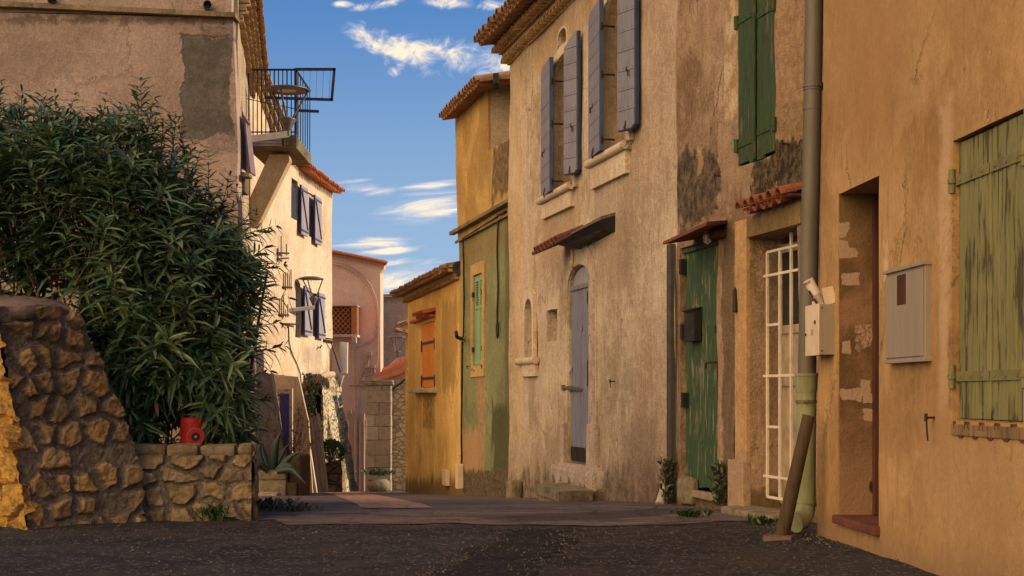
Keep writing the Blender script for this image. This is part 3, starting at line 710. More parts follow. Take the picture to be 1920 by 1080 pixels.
# olive shutters
mid = FA.u(1850); uL, uR = FA.u(1789), FA.u(1916)
for k, (a, c) in enumerate([(mid + .004, uL), (uR, mid - .004)]):
    b = MB(); planks(b, FA, a, c, zwin0 - .04, zwin1 - .012, 4, -.06, -.022, .009, .008)
    s_ = part('shutter', b, 'olive_shut', A, 'faded olive board shutter, %s leaf' % ('far' if k == 0 else 'near'))
    b = MB()
    for zz in (zA(1790, 338), zA(1790, 706)):
        strap(b, FA, a + .01, c + (.02 if k == 0 else -.0), zz, -.02, .05)
        e = (uL + .03) if k == 0 else (uR - .03)
        b.tube([FA.pt(e, zz - .06, -.0), FA.pt(e, zz + .06, -.0)], .018, 8); b.tube([FA.pt(e + (.0), zz - .012, -.0), FA.pt(e, zz + .012, 0)], .024, 8)
    part('strap_hinge', b, 'olive_iron', s_)
b = MB(); zz = zwin0 - .012
for i in range(5):
    u = uL - .02 - i * .19; b._t = random.random()
    b.tile(FA.pt(u - .08, zz - .03, -.09), FA.n3() * 1.0 - Zv * .10, Zv, .085, .105, None, .012, True)
b._t = .5; part('sill_tile', b, 'terracotta_step', A)
b = MB(); b.fbox(FA, uR - .05, uL + .015, zz - .11, zz - .052, -.05, .012, .004, .003); b.fbox(FA, uR - .05, uL + .012, zz - .052, zz - .03, -.05, -.01)
part('window_sill', b, wood('rotten_sill', (.27, .16, .07), (.12, .07, .03), grain=1), A)

# meter box
Mb = thing('meter_box', 'flat grey metal meter box with a small brown window on the ochre wall', 'meter box', FA.at(1707, 680))
u0, u1 = FA.u(1747), FA.u(1673); z0, z1 = FA.z(1673, 679), FA.z(1673, 511)
b = MB(); b.fbox(FA, u0, u1, z0, z1, -.03, .035, .004)
body = part('housing', b, 'box_grey', Mb)
b = MB(); b.fbox(FA, u0 + .025, u1 - .012, z0 + .02, z1 - .03, .0352, .043, .003); b.fbox(FA, u0 - .01, u1 + .01, z1 - .012, z1 + .008, -.02, .052, .003); b.fbox(FA, u0 - .006, u1 + .006, z0 - .01, z0 + .01, -.02, .046, .003)
dd = part('door', b, 'box_grey', Mb)
b = MB(); uu = FA.u(1713), FA.u(1697); b.fbox(FA, uu[0], uu[1], FA.z(1700, 572), FA.z(1700, 516), .0432, .046, .001); part('window', b, 'brown', dd)
# mailbox
fm = FA.shift(.1)
MBx = thing('mailbox', 'cream metal mailbox holding a rolled newspaper, on the corner beside the drainpipe', 'mailbox', FA.pt(FA.u(1545), fm.z(1536, 666), .05))
u0, u1 = fm.u(1536.5), fm.u(1512); z0, z1 = fm.z(1536, 665), fm.z(1536, 570)
b = MB(); b.fbox(FA, u0, u1, z0, z1, -.015, .097, .004); hs = part('housing', b, 'box_grey', MBx)
b = MB(); b.fbox(FA, u0 - .0, u1 + .002, z0 - .003, z1 + .004, .0972, .108, .004); dp = part('front_door', b, 'box_cream', MBx)
b = MB(); b.fbox(FA, u0 + .06, u0 + .10, z0 + .20, z0 + .225, .1082, .110); part('name_plate', b, 'brown', dp)
b = MB(); b.fbox(FA, u0 + .12, u0 + .18, z0 + .13, z0 + .17, .1082, .1092); part('sticker', b, paint('worn_sticker', (.45, .32, .22), wear=.5), dp)
b = MB(); p = FA.pt(u1 - .03, z0 + .14, .108); b.tube([p, p + FA.n3() * .01], .008, 8); part('lock', b, 'iron', dp)
b = MB()
for zz in (z0 + .025, z1 - .025):
    p = FA.pt(u0, zz, .085); b.tube([p, p - FA.d3() * .004], .005, 8)
part('rivet', b, 'iron', hs)
# raised lid plate and newspaper
b = MB(); q0 = FA.pt(u0 + .02, z1, .0); b.box(FA.pt(u0 + .004, z1 + .055, .035), FA.d3(), (FA.n3() * 1 + Zv * -.25).normalized(), (Zv + FA.n3() * .25).normalized(), .006, .075, .11, .002)
part('lid', b, 'box_cream', MBx)
b = MB(); b.fbox(FA, u1 - .08, u0 + .04, z1 + .002, z1 + .03, .05, .085, .003); part('slot_lip', b, 'box_cream', MBx)
NW = thing('newspaper', 'rolled newspaper with dark red headline bars, sticking out of the top of the mailbox', 'newspaper', FA.pt(u0 + .1, z1, .08))
b = MB(); p0 = FA.pt(u0 + .05, z1 - .03, .05); p1 = p0 + Zv * .19 + FA.n3() * .105 + FA.d3() * .03; ax = (p1 - p0)
for t_ in (0, 1):
    b.tube([p0 + ax * .0, p0 + ax * .5, p1], [.018, .03, .036 - .006 * t_], 12, caps=False)
b.tube([p0, p0 + ax * .97], .02, 10)
roll = part('roll', b, 'paper', NW)
b = MB(); sd_ = ax.normalized(); s1 = FA.d3(); s2 = sd_.cross(s1).normalized()
cam_side = -s2 if s2.y > 0 else s2
def ringpt(t, ang, r): return p0 + ax * t + (cam_side * math.cos(ang) + sd_.cross(cam_side) * math.sin(ang)) * r
for i in range(15):
    a = -1.4 + i * .2; b.add([ringpt(.96, a, .0375), ringpt(.96, a + .12, .0375), ringpt(.88, a + .12, .0365), ringpt(.88, a + (.02 if i % 3 else .06), .0365)], [(0, 1, 2, 3)])
for (t0, t1, a0, a1) in [(.50, .70, -.3, .6), (.25, .42, -.1, .7), (.45, .6, -1.1, -.6)]:
    b.add([ringpt(t0, a0, .0345), ringpt(t0, a1, .0345), ringpt(t1, a1, .037), ringpt(t1, a0, .037)], [(0, 1, 2, 3)])
part('print', b, 'paper_red', roll)
b = MB()
for zz in (z0 + .08, z1 - .1): b.tube([FA.pt(u0 + .012, zz - .03, .042), FA.pt(u0 + .012, zz + .03, .042)], .008, 6)
part('hinge', b, 'iron', dd) if False else None
hook('wall_hook', FA, 1752, 783, .045, .12, 'rusty hook with a long hanging tail on the ochre wall, below the meter box')

# drainpipe
DP = thing('drainpipe', 'tall grey rainwater pipe ending in a wider pale green section at the house corner', 'drainpipe', P(1512, 985, 10.14))
b = MB(); pts = [P(1531, -420, 10.14), P(1527, 0, 10.14), P(1521, 330, 10.14), P(1513, 705, 10.14)]; b.tube(pts, .0615, 18)
up_ = part('upper_pipe', b, 'pipe_grey', DP)
b = MB()
for (px, py, r, h) in [(1524.5, 160, .068, .03), (1524, 168, .066, .01), (1523, 205, .064, .012)]:
    c = P(px, py, 10.14); b.tube([c - Zv * h / 2, c + Zv * h / 2], r, 18)
c = P(1524.5, 163, 10.14); b.tube([c, c + Vector((.09, .04, 0))], .012, 8)
part('collar', b, 'pipe_grey', up_)
b = MB(); b.tube([P(1512, 735, 10.14), P(1511, 940, 10.14), P(1509, 962, 10.12), P(1502, 975, 10.08), P(1490, 980, 10.04)], [.066, .066, .066, .068, .07], 18)
lw = part('lower_pipe', b, 'pipe_green', DP)
b = MB(); b.tube([P(1512, 702, 10.14), P(1512, 728, 10.14), P(1511.5, 737, 10.14)], [.076, .074, .067], 18); b.tube([P(1512, 700, 10.14), P(1512, 706, 10.14)], .080, 18); part('socket', b, 'pipe_green', lw)
b = MB()
for py in (750, 943): b.tube([P(1511.5, py, 10.14), P(1511.5, py + 6, 10.14)], .072, 18)
c = P(1511, 752, 10.06); b.box(c + Vector((-.0, -.0, 0)), Vector((1, 0, 0)), Vector((0, 1, 0)), Zv, .03, .03, .02, .003); part('clamp', b, paint('clamp', (.16, .13, .06)), lw)
# leaning post
b = MB(); p0 = P(1466, 1006, 9.86); p1 = P(1516.5, 779, 9.80)
b.tube([p0 - (p1 - p0) * .03, p0 + (p1 - p0) * .5, p1], [.049, .045, .041], 20); 
one('leaning_post', b, 'pole', 'dark brown round post leaning against the pale green pipe', 'post')
b = MB(); c = gpt(P(1455, 1000, 9.8).x, 9.8, .012)
b.solid([c + Vector((x, y, -.04)) for x, y in ((-.10, -.09), (.09, -.10), (.13, .02), (.09, .10), (-.08, .09))], [c + Vector((x, y, .012)) for x, y in ((-.09, -.08), (.08, -.09), (.12, .02), (.08, .09), (-.07, .08))])
one('paving_stone', b, stone('pinkish_slab', [(.2, .12, .085), (.2, .12, .085)]), 'small cracked flat slab in the asphalt at the foot of the leaning post', 'paving stone')

# ================================================================ B: peeling house with green door
FB = Fr(317, 4.79); yb = lambda px: FB.Y(px)
matB = plaster('peeling_render', (.40, .265, .165), (.50, .345, .22), (.20, .12, .065), [
    dict(c=(yb(1371), 4.15), h=(.16, .85), col=(.78, .60, .36), col2=(.52, .31, .15), s2=6, amp=.10, scale=3, soft=.04, k=.9, vert=1, rug=.6),
    dict(c=(yb(1326), 4.15), h=(.07, .5), col=(.50, .34, .17), amp=.09, scale=2.5, soft=.12, k=.55, vert=1),  # streak of reflected sunlight painted into the render colour
    dict(c=(yb(1482), 4.1), h=(.27, 1.15), col=(.47, .26, .13), col2=(.60, .38, .20), s2=9, amp=.12, scale=3.5, soft=.05, k=.85, vert=1, rug=.8),
    dict(c=(yb(1470), 3.05), h=(.42, .16), col=(.58, .38, .20), col2=(.42, .26, .1), amp=.14, scale=4, soft=.03, k=.9, rug=.9),
    dict(c=(yb(1462), 2.72), h=(.47, .18), col=(.035, .026, .015), col2=(.22, .16, .07), s2=14, amp=.2, scale=4.5, soft=.03, k=.95, rug=1.4),
    dict(c=(yb(1305), 2.86), h=(.54, .32), col=(.05, .04, .027), col2=(.24, .175, .11), s2=10, amp=.22, scale=3.5, soft=.05, k=.85, rug=1.2),
    dict(c=(yb(1310), 3.05), h=(.06, .12), col=(.52, .33, .17), amp=.08, scale=6, soft=.02),
    dict(c=(yb(1367), 1.2), h=(.14, 1.15), col=(.27, .185, .10), col2=(.20, .13, .07), amp=.08, scale=4, soft=.03, k=.9, rug=1.0),
    dict(c=(yb(1381), 1.0), h=(.016, .85), col=(.03, .02, .012), amp=.07, scale=2.4, soft=.012, sink=1.2),
    dict(c=(yb(1388), .55), h=(.035, .33), col=(.58, .37, .24), amp=.06, scale=4, soft=.02),
    dict(low=(-.03, .33, .22), col=(.19, .13, .07), col2=(.3, .2, .09), amp=.14, scale=4, soft=.05, k=.85, rug=1.0)], streak=.75, blot=.6, bump=.007, pit=.9, seed=7.3, con=.62)
Bt = thing('peeling_house', 'old brown house with peeling render, a green plank door and a white barred doorway', 'house', FB.pt(FB.u(1310), 0))
zB = FB.z
gd0, gd1, gz0, gz1 = FB.u(1346), FB.u(1276), zB(1283, 918), 2.32
gr0, gr1, grz1 = FB.u(1497), FB.u(1407), zB(1407, 447)
gu0, gu1, guz0 = FB.u(1454), FB.u(1386), zB(1386, 315)
holes = [(rect(gd0, gd1, gz0, gz1), .10), (rect(gr0, gr1, .02, grz1), .34), (rect(gu0, gu1, guz0, 4.95), .05)]
loopB = rect(FB.u(1700), FB.u(1270), -.7, 7.2)
b = wall_mb(FB, loopB, holes, 4.5, jit=.016, wav=.03, seed=11); part('wall', b, matB, Bt)
# green door
b = MB(); planks(b, FB, gd0 + .01, gd1 - .01, gz0 + .02, gz1 - .04, 9, -.085, -.045, .006, .005, rag=.03)
gdoor = part('green_door', b, 'green_door', Bt)
b = MB(); p = FB.at(1297, 612, -.03); b.box(FB.pt(FB.u(1299), zB(1299, 611), .0), FB.d3(), FB.n3(), Zv, .26, .075, .285, .006); b.box(FB.pt(FB.u(1299), zB(1299, 580), .01), FB.d3(), (FB.n3() - Zv * .3).normalized(), (Zv + FB.n3() * .3).normalized(), .28, .10, .012, .003)
part('letter_box', b, 'black', gdoor)
b = MB(); p = FB.pt(FB.u(1338), zB(1336, 690), -.044); n = FB.n3(); b.box(p, FB.d3(), n, Zv, .045, .012, .24, .004); b.tube([p + Zv * .05, p + Zv * .05 + n * .06, p + Zv * .045 + n * .07 + FB.d3() * .12, p - Zv * .0 + n * .06 + FB.d3() * .15], .009, 8)
part('handle', b, 'iron', gdoor)
b = MB()
for (px, py) in ((1277, 500), (1279, 622), (1281, 750)): b.fbox(FB, FB.u(px) - .03, FB.u(px) + .03, zB(px, py) - .07, zB(px, py) + .07, -.05, .012, .004)
b.fbox(FB, FB.u(1337) - .02, FB.u(1337) + .02, zB(1337, 625), zB(1337, 610), -.045, -.02, .004)
part('hinge', b, 'black', gdoor)
b = MB(); b.fbox(FB, gd0 + .003, gd1 - .003, gz1 - .05, gz1 - .005, -.09, -.02, .004); part('door_frame', b, 'green_shut', Bt)
b = MB(); b.fbox(FB, gd0 - .06, gd1 + .03, gz0 - .05, gz0 + .012, -.09, .03, .012, .01); part('threshold', b, 'greywood', Bt)
# rusty canopy above the green door
fc = FB.shift(.30); c0 = fc.pt(fc.u(1243), fc.z(1243, 459)); c1 = fc.pt(fc.u(1325), fc.z(1325, 422)); w0 = FB.pt(FB.u(1268) + .35, c0.z + .09, -.02); w1 = FB.pt(FB.u(1362), c1.z + .06, -.02)
w0 = FB.pt((FB.shift(.3).u(1243)), c0.z + .06, -.04)
b = MB(); t_ = Zv * .028
b.solid([c0, c1, w1, w0], [c0 + t_, c1 + t_, w1 + t_, w0 + t_])
can = part('door_canopy', b, paint('rusted_sheet', (.17, .055, .03), (.07, .03, .02), .5, .7), Bt)
b = MB(); b.fbox(FB, FB.u(1362), FB.u(1338), gz1 - .02, gz1 + .05, -.02, .10, .01); part('bracket', b, 'brown', can)
# grille doorway surround, lintel, back door
b = MB(); b.fbox(FB, gr1 + .004, FB.u(1385), -.2, zB(1395, 413), -.01, .035, .008, .004); b.fbox(FB, gr1 - .0, FB.u(1379), -.3, zB(1385, 862), -.01, .07, .012, .006)
part('pilaster', b, plaster('ochre_pilaster', (.50, .31, .13), (.56, .37, .18), (.36, .2, .08), [dict(low=(0, 0, .5), col=(.36, .24, .15), amp=.1, scale=3, soft=.06)], bump=.003), Bt)
b = MB(); b.fbox(FB, FB.u(1506), gr1 + .12, grz1 + .003, zB(1407, 408), -.01, .03, .008); part('lintel', b, plaster('shaded_lintel', (.24, .155, .06), (.36, .24, .1), (.10, .07, .025), bump=.004), Bt)  # mustard lintel, darkened: the canopy's shade is put into its colour
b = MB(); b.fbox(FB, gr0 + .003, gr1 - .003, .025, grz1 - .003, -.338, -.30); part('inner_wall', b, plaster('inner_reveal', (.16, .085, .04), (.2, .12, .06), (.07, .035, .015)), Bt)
b = MB(); ud0, ud1 = gr0 + .01, FB.shift(-.29).u(1450)
for (a, c) in ((ud0, ud0 + .06), (ud1 - .06, ud1)): b.fbox(FB, a, c, .05, grz1 - .06, -.30, -.262, .004)
for zz in (.05, 1.02, 1.45, grz1 - .12): b.fbox(FB, ud0 + .06, ud1 - .06, zz, zz + .07, -.30, -.264, .004)
b.fbox(FB, ud0 + .06, ud1 - .06, .12, 1.02, -.298, -.28)
b.fbox(FB, ud0 + .06, ud1 - .06, 1.09, 1.45, -.298, -.278)
idr = part('glazed_door', b, paint('beige_door', (.42, .33, .23), wear=.2), Bt)
b = MB(); b.fbox(FB, ud0 + .06, ud1 - .06, 1.52, grz1 - .12, -.296, -.285); part('pane', b, 'glass_dark', idr)
# white grille
Gt = part('grille', MB(), 'white_paint', Bt) if False else None
fg = FB.shift(-.12); gx0, gx1 = gr0 + .03, fg.u(1439); zt, zb = fg.z(1440, 473), fg.z(1443, 932)
b = MB(); r = .011
def bar(u, z0_, z1_, o=-.12): b.fbox(FB, u - r, u + r, z0_, z1_, o - r, o + r, .003)
def rail(u0_, u1_, z_, o=-.12): b.fbox(FB, u0_, u1_, z_ - r, z_ + r, o - r * .8, o + r * .8, .003)
W_ = gx1 - gx0
for t_ in (0, .30, .56, .80, 1.0): bar(gx1 - W_ * t_, zb, zt)
rail(gx0, gx1, zt); rail(gx0, gx1, zb); rail(gx0, gx1 + .13, fg.z(1440, 517)); rail(gx0, gx1 + .13, fg.z(1440, 705)); rail(gx0, gx1 + .13, fg.z(1440, 893)); rail(gx1 - W_ * .3, gx1, fg.z(1440, 610)); rail(gx1 - W_ * .3, gx1, fg.z(1440, 800))
bar(gx1 - W_ * .56, zt, grz1 - .003)
part('grille', b, 'white_paint', Bt)
b = MB(); b.fbox(FB, gr0 - .05, gr1 + .1, -.12, .03, -.05, .22, .02, .01); part('doorstep', b, 'slab', Bt)
# canopy tiles over the grille
b = MB(); zc = 2.475
tiles_row(b, FB, FB.u(1512), FB.shift(.2).u(1374), zc + .03, -.02, .19, .060, .165, drop=.05, th=.012)
tiles_row(b, FB, FB.u(1512) + .09, FB.shift(.2).u(1374) - .09, zc + .028, -.02, .15, .055, .165, drop=.05, th=.012, flip=True)
part('tile_canopy', b, clay('sooty_red_tile', (.33, .10, .05), (.24, .08, .045), (.07, .035, .02), .6), Bt)
b = MB(); b.fbox(FB, FB.u(1512), FB.shift(.2).u(1378), zc - .035, zc - .012, -.02, .13, .01, .004); part('canopy_board', b, 'brown', Bt)
# dark green upper shutters
mid = FB.u(1419)
for k, (a, c) in enumerate([(mid + .01, gu1 - .004), (gu0 + .004, mid - .006)]):
    b = MB(); planks(b, FB, a, c, guz0 + .0, 4.93, 3, -.035, .01 if k == 0 else .0, .006, .006, rag=.03)
    if k == 0: b.fbox(FB, a - .02, a + .03, guz0 + .01, 4.9, .012, .03, .005)
    s_ = part('shutter', b, 'green_shut', Bt, 'weathered dark green shutter, %s leaf' % ('far' if k == 0 else 'near'))
    b = MB()
    for py in (40, 272) if k == 0 else (18, 240):
        zz = zB(1390 if k == 0 else 1440, py); strap(b, FB, a + .01, c - .01, zz, .014 if k == 0 else .004, .05)
        e = gu1 + .015 if k == 0 else gu0 - .015; b.tube([FB.pt(e, zz - .055, .02), FB.pt(e, zz + .055, .02)], .022, 8)
    part('strap_hinge', b, 'green_shut', s_)
# cage lamp
CL = thing('cage_lamp', 'small white wire cage lamp hanging beside the top of the green door', 'wall lamp', FB.at(1347, 455))
p = FB.pt(FB.u(1347), zB(1347, 441), .10); b = MB()
for k in range(6):
    a = k * math.pi / 3; b.tube([p + Vector((.012 * math.cos(a), .012 * math.sin(a), .075)), p + Vector((.036 * math.cos(a), .036 * math.sin(a), 0)), p + Vector((.028 * math.cos(a), .028 * math.sin(a), -.06)), p + Vector((0, 0, -.078))], .0035, 5)
part('cage', b, 'white_paint', CL)
b = MB(); b.lathe(p, [(.001, .05), (.02, .045), (.026, 0), (.02, -.04), (.001, -.055)], 12); part('bulb', b, paint('milky_glass', (.5, .42, .33), rough=.2), CL)
b = MB(); b.tube([p + Zv * .07, p + Zv * .10, FB.pt(FB.u(1347), zB(1347, 418), .0)], .009, 6); b.tube([p + Zv * .07, p + Zv * .09], .02, 8); part('arm', b, 'iron', CL)
hook('wall_hook', FB, 1350, 330, .05, .09, 'rusty hook in the blackened render above the green door')
hook('wall_hook', FB, 1482, 270, .07, .07, 'black iron catch at the lower right corner of the dark green shutters')
b = MB(); p = FB.at(1384, 545, .02); b.tube([FB.at(1383, 535), p + FB.n3() * .03, FB.at(1378, 585, .06)], [.014, .018, .022], 10); one('broken_pipe', b, 'iron', 'short broken lead pipe stub sticking out of the cracked render right of the green door', 'pipe')
# metal duct along the seam
b = MB(); b.fbox(FB, FB.u(1266.5), FB.u(1259), -.15, zB(1262, 458), .0, .05, .006); b.tube([FB.at(1266, 460, .02), FB.at(1268, 700, .025), FB.at(1266, 905, .02)], .008, 6)
one('cable_duct', b, paint('galvanised', (.085, .075, .065), (.05, .04, .035), .4, .5, .4), 'dark galvanised cable duct running up the seam left of the green door', 'cable duct')
b = MB(); b.tube([FB.at(1247, 905, .06), FB.at(1244, 925, .09), FB.at(1237, 948, .16)], [.045, .045, .05], 14)
one('drain_outlet', b, paint('pale_pvc', (.42, .35, .29)), 'pale plastic drain outlet at the foot of the wall left of the green door', 'drain pipe')
b = MB(); b.box(FB.pt(FB.u(1293), .07, .02), FB.d3(), FB.n3(), Zv, .30, .14, .26, .09, .01); one('foot_stone', b, 'slab', 'rounded mossy stone below the threshold of the green door', 'stone')
def band(b, fr, outer, inner, o0, o1):
    n = len(outer); vs = [fr.pt(u, z, o) for lp, o in ((outer, o1), (inner, o1), (outer, o0), (inner, o0)) for u, z in lp]; fs = []
    for i in range(n):
        j = (i + 1) % n; fs += [(i, j, n + j, n + i), (2 * n + j, 2 * n + i, i, j)[::-1], (n + i, n + j, 3 * n + j, 3 * n + i)]
    b.add(vs, fs)
# ================================================================ C: house with slate-blue shutters
FC = Fr(317, 4.79); zC = FC.z; yc = FC.Y; uC = FC.u
grd = (-.0635, .80)      # ground line z ~ slope*Y + const near this house
matC = plaster('sand_render', (.58, .455, .315), (.70, .575, .415), (.33, .24, .155), [
    dict(low=(-.0635, .80, .75), col=(.27, .18, .12), col2=(.40, .28, .20), amp=.35, scale=2, soft=.3, k=.55, vert=1),
    dict(c=(yc(1048), 2.85), h=(.8, .40), col=(.33, .225, .13), amp=.28, scale=3.5, soft=.2, k=.55, vert=1),
    dict(c=(yc(1150), 2.7), h=(.75, .65), col=(.30, .21, .13), amp=.28, scale=3.5, soft=.25, k=.5, vert=1),
    dict(c=(yc(1225), 4.2), h=(.8, 1.2), col=(.42, .285, .18), amp=.3, scale=2, soft=.3, k=.5, vert=1),
    dict(c=(yc(1000), .85), h=(.18, .35), col=(.25, .18, .12), amp=.14, scale=4, soft=.1, k=.6, vert=1),
    dict(low=(-.0635, .80, .36), col=(.085, .062, .042), col2=(.24, .17, .11), amp=.30, scale=2.2, soft=.14, k=.85, vert=1),
    dict(c=(yc(1235), 1.15), h=(.75, .62), col=(.40, .255, .175), amp=.25, scale=3, soft=.25, k=.6, grain=30),
    dict(c=(yc(1200), .35), h=(.5, .35), col=(.22, .15, .10), amp=.25, scale=3, soft=.2, k=.6, vert=1),
    dict(c=(20.6, 3.0), h=(.35, 2.6), col=(.60, .40, .21), amp=.2, scale=2, soft=.25, k=.5, vert=1),
    dict(c=(yc(1090), 5.35), h=(2.4, .22), col=(.46, .29, .14), amp=.25, scale=3, soft=.2, k=.6, vert=1),
    dict(c=(yc(1040), 2.9), h=(1.2, .25), col=(.44, .29, .17), amp=.25, scale=3, soft=.2, k=.4, vert=1)], streak=.8, blot=.6, bump=.006, seed=3.3, con=.55)
Ct = thing('arched_window_house', 'sandy rendered house with four slate blue shutters, arched windows and a tall grey blue door', 'house', FC.pt(uC(1090), -.2))
w1 = arch(uC(1080), uC(1045), zC(1046, 372) + .02, 4.88, 5.06); w2 = arch(uC(1181), uC(1139), zC(1125, 300) + .02, 5.0, 5.32)
nich = arch(uC(1068), uC(1052), 5.17, 5.27, 5.37, 6)
doorz0 = zC(1070, 868); dl = arch(uC(1108), uC(1067.5), doorz0, 2.24, 2.46)
nw = arch(uC(1003), uC(989), zC(989, 671), zC(989, 590), zC(989, 562), 8); sq = rect(uC(1046), uC(1026), zC(1026, 641), zC(1026, 583))
loopC = [(uC(1270), -.9), (uC(953), -1.2), (uC(954.5), 5.60), (uC(1270), 5.60)]
b = wall_mb(FC, loopC, [(w1, .22), (w2, .22), (nich, .12), (dl, .16), (nw, .16), (sq, .14)], 5.0, jit=.018, wav=.035, seed=21)
part('wall', b, matC, Ct)
def grow(lp_, du, dz, bot=0.0):
    us_ = [p[0] for p in lp_]; zs_ = [p[1] for p in lp_]; cu = (min(us_) + max(us_)) / 2; zm = min(zs_)
    return [(cu + (u - cu) * (1 + du / ((max(us_) - min(us_)) / 2)), zm - bot if abs(z - zm) < 1e-6 else z + dz) for u, z in lp_]
for nm, lp_, du, dz in (('window_frame', w1, .10, .12), ('window_frame', w2, .13, .14), ('niche_frame', nich, .03, .03), ('window_frame', nw, .085, .13)):
    b = MB(); band(b, FC, grow(lp_, du, dz), lp_, -.005, .045)
    wf = part(nm, b, 'trim', Ct)
    b = MB(); us_ = [p[0] for p in lp_]; zs_ = [p[1] for p in lp_]; b.prism(FC, lp_, -.20 if nm != 'niche_frame' else -.115, -.165 if nm != 'niche_frame' else -.1)
    part('window_pane', b, plaster('blind', (.52, .42, .34), (.56, .46, .37), (.44, .35, .28), streak=.2) if lp_ is not nw else plaster('mauve_back', (.22, .165, .15), (.26, .2, .18), (.15, .11, .1)), wf)
b = MB(); b.fbox(FC, sq[0][0], sq[2][0], sq[0][1], sq[2][1], -.15, -.125); part('wall_recess', b, plaster('recess', (.34, .225, .15), (.4, .28, .19), (.22, .14, .08)), Ct)
# moulded sills
def sill(ua, ub_, z_, h=.07, blk=.17, pr=.14):
    b = MB(); b.tube([FC.pt(ua, z_ - .035, pr * .45), FC.pt(ub_, z_ - .035, pr * .45)], .048, 12); b.fbox(FC, ua, ub_, z_ - .03, z_ + .012, -.15, pr * .5, .008); b.fbox(FC, ua + .02, ub_ - .02, z_ - .085, z_ - .03, -.01, pr * .4, .006)
    b.fbox(FC, ua + .07, ub_ - .05, z_ - .085 - blk, z_ - .086, -.01, .05, .006, .003)
    part('window_sill', b, 'trim', Ct)
sill(uC(1080), uC(1020), zC(1022, 372), blk=.19); sill(uC(1184), uC(1112), zC(1113, 303), blk=.24)
b = MB(); z_ = zC(990, 673); b.tube([FC.pt(uC(1010), z_ - .03, .04), FC.pt(uC(976), z_ - .03, .04)], .05, 12); b.fbox(FC, uC(1009), uC(978), z_ - .03, z_ + .012, -.14, .06, .008); b.fbox(FC, uC(1009), uC(984), z_ - .24, z_ - .075, -.01, .045, .01, .005); part('window_sill', b, 'trim', Ct)
# shutters: blue edge core with mauve boards; hinge side stands proud of the wall
def cshut(hpx, fpx, oh, of, z0, z1, which, label, rnd):
    ph = FC.pt(FC.shift(oh).u(hpx), z0, oh); pf = FC.pt(FC.shift(of).u(fpx), z0, of)
    fr = frame_between(ph, pf); L_ = (Vector((pf.x, pf.y)) - Vector((ph.x, ph.y))).length
    b = MB()
    if which == 'flat':
        lp_ = [(0, z0), (L_, z0), (L_, z1 - .05), (L_ * .78, z1), (0.03, z1), (0, z1 - .02)]
        top = lambda u: z1
    else:
        lp_ = [(0, z0), (L_ * .8, z0), (L_, z0 + .04), (L_, z1), (L_ * .8, z1 - .01), (L_ * .4, z1 - .07), (0, z1 - .20)]
        top = lambda u: z1
    b.prism(fr, lp_, -.045, 0.0); s_ = part('shutter', b, 'blue_edge', Ct, label)
    b = MB(); n = 9; hh = (z1 - z0) / n
    for i in range(n):
        a_, c_ = z0 + i * hh + .003, z0 + (i + 1) * hh - .003
        if which == 'flat':
            if i == n - 1: pl = [(.01, a_), (L_ - .012, a_), (L_ - .012, z1 - .06), (L_ * .78, z1 - .01), (.035, z1 - .01)]
            else: pl = [(.01, a_), (L_ - .012, a_), (L_ - .012, c_), (.01, c_)]
        else:
            if i == n - 1: pl = [(.01, a_), (L_ - .012, a_), (L_ - .012, z1 - .012), (L_ * .8, z1 - .02), (L_ * .4, z1 - .085), (.01, max(a_ + .01, z1 - .21))]
            elif i == 0: pl = [(.01, a_ + .006), (L_ * .8, a_ + .006), (L_ - .012, a_ + .04), (L_ - .012, c_), (.01, c_)]
            else: pl = [(.01, a_), (L_ - .012, a_), (L_ - .012, c_), (.01, c_)]
        if pl[-1][1] < a_: continue
        b._t = random.random(); b.prism(fr, pl, .0005, .007 + random.uniform(0, .002))
    b._t = .5; b._m = 1
    for i in range(n):
        for k in range(4): b.box(fr.pt(L_ * (k + .6) / 4.2, z0 + i * hh + .03, .0095), fr.d3(), fr.n3(), Zv, .008, .003, .008)
    b._m = 0; part('board_face', b, ['mauve', 'black'], s_)
    b = MB()
    for zz in (z0 + .12, z0 + (z1 - z0) * .5, z1 - .3):
        p = fr.pt(0, zz, -.02); b.tube([p, p + FC.n3() * (-oh + .0)], .012, 6); b.tube([p - Zv * .04, p + Zv * .04], .014, 6)
    p = fr.pt(L_ * .55, z0 + (z1 - z0) * .33, .01); b.tube([p + Zv * .04, p, p + fr.n3() * .02 + fr.d3() * .05, p + fr.n3() * .02 + fr.d3() * .05 - Zv * .06], .008, 6)
    p = fr.pt(L_ * .5, z0 + .01, .01); b.tube([p + Zv * .08, p + fr.n3() * .015, p - Zv * .03 + fr.d3() * .05], .008, 6)
    part('hinge', b, 'iron', s_)
cshut(1031, 1015, .15, .07, zC(1022, 372) - .02, 5.07, 'flat', 'far leaf of the far upper window', 1)
cshut(1057, 1083, .17, .07, zC(1060, 342), 5.16, 'tall', 'near leaf of the far upper window', 1)
cshut(1124.5, 1104, .15, .07, zC(1113, 303) + .0, 5.22, 'flat', 'far leaf of the near upper window', 1)
cshut(1157.5, 1191.5, .17, .07, 3.655, 5.46, 'tall', 'near leaf of the near upper window', 1)
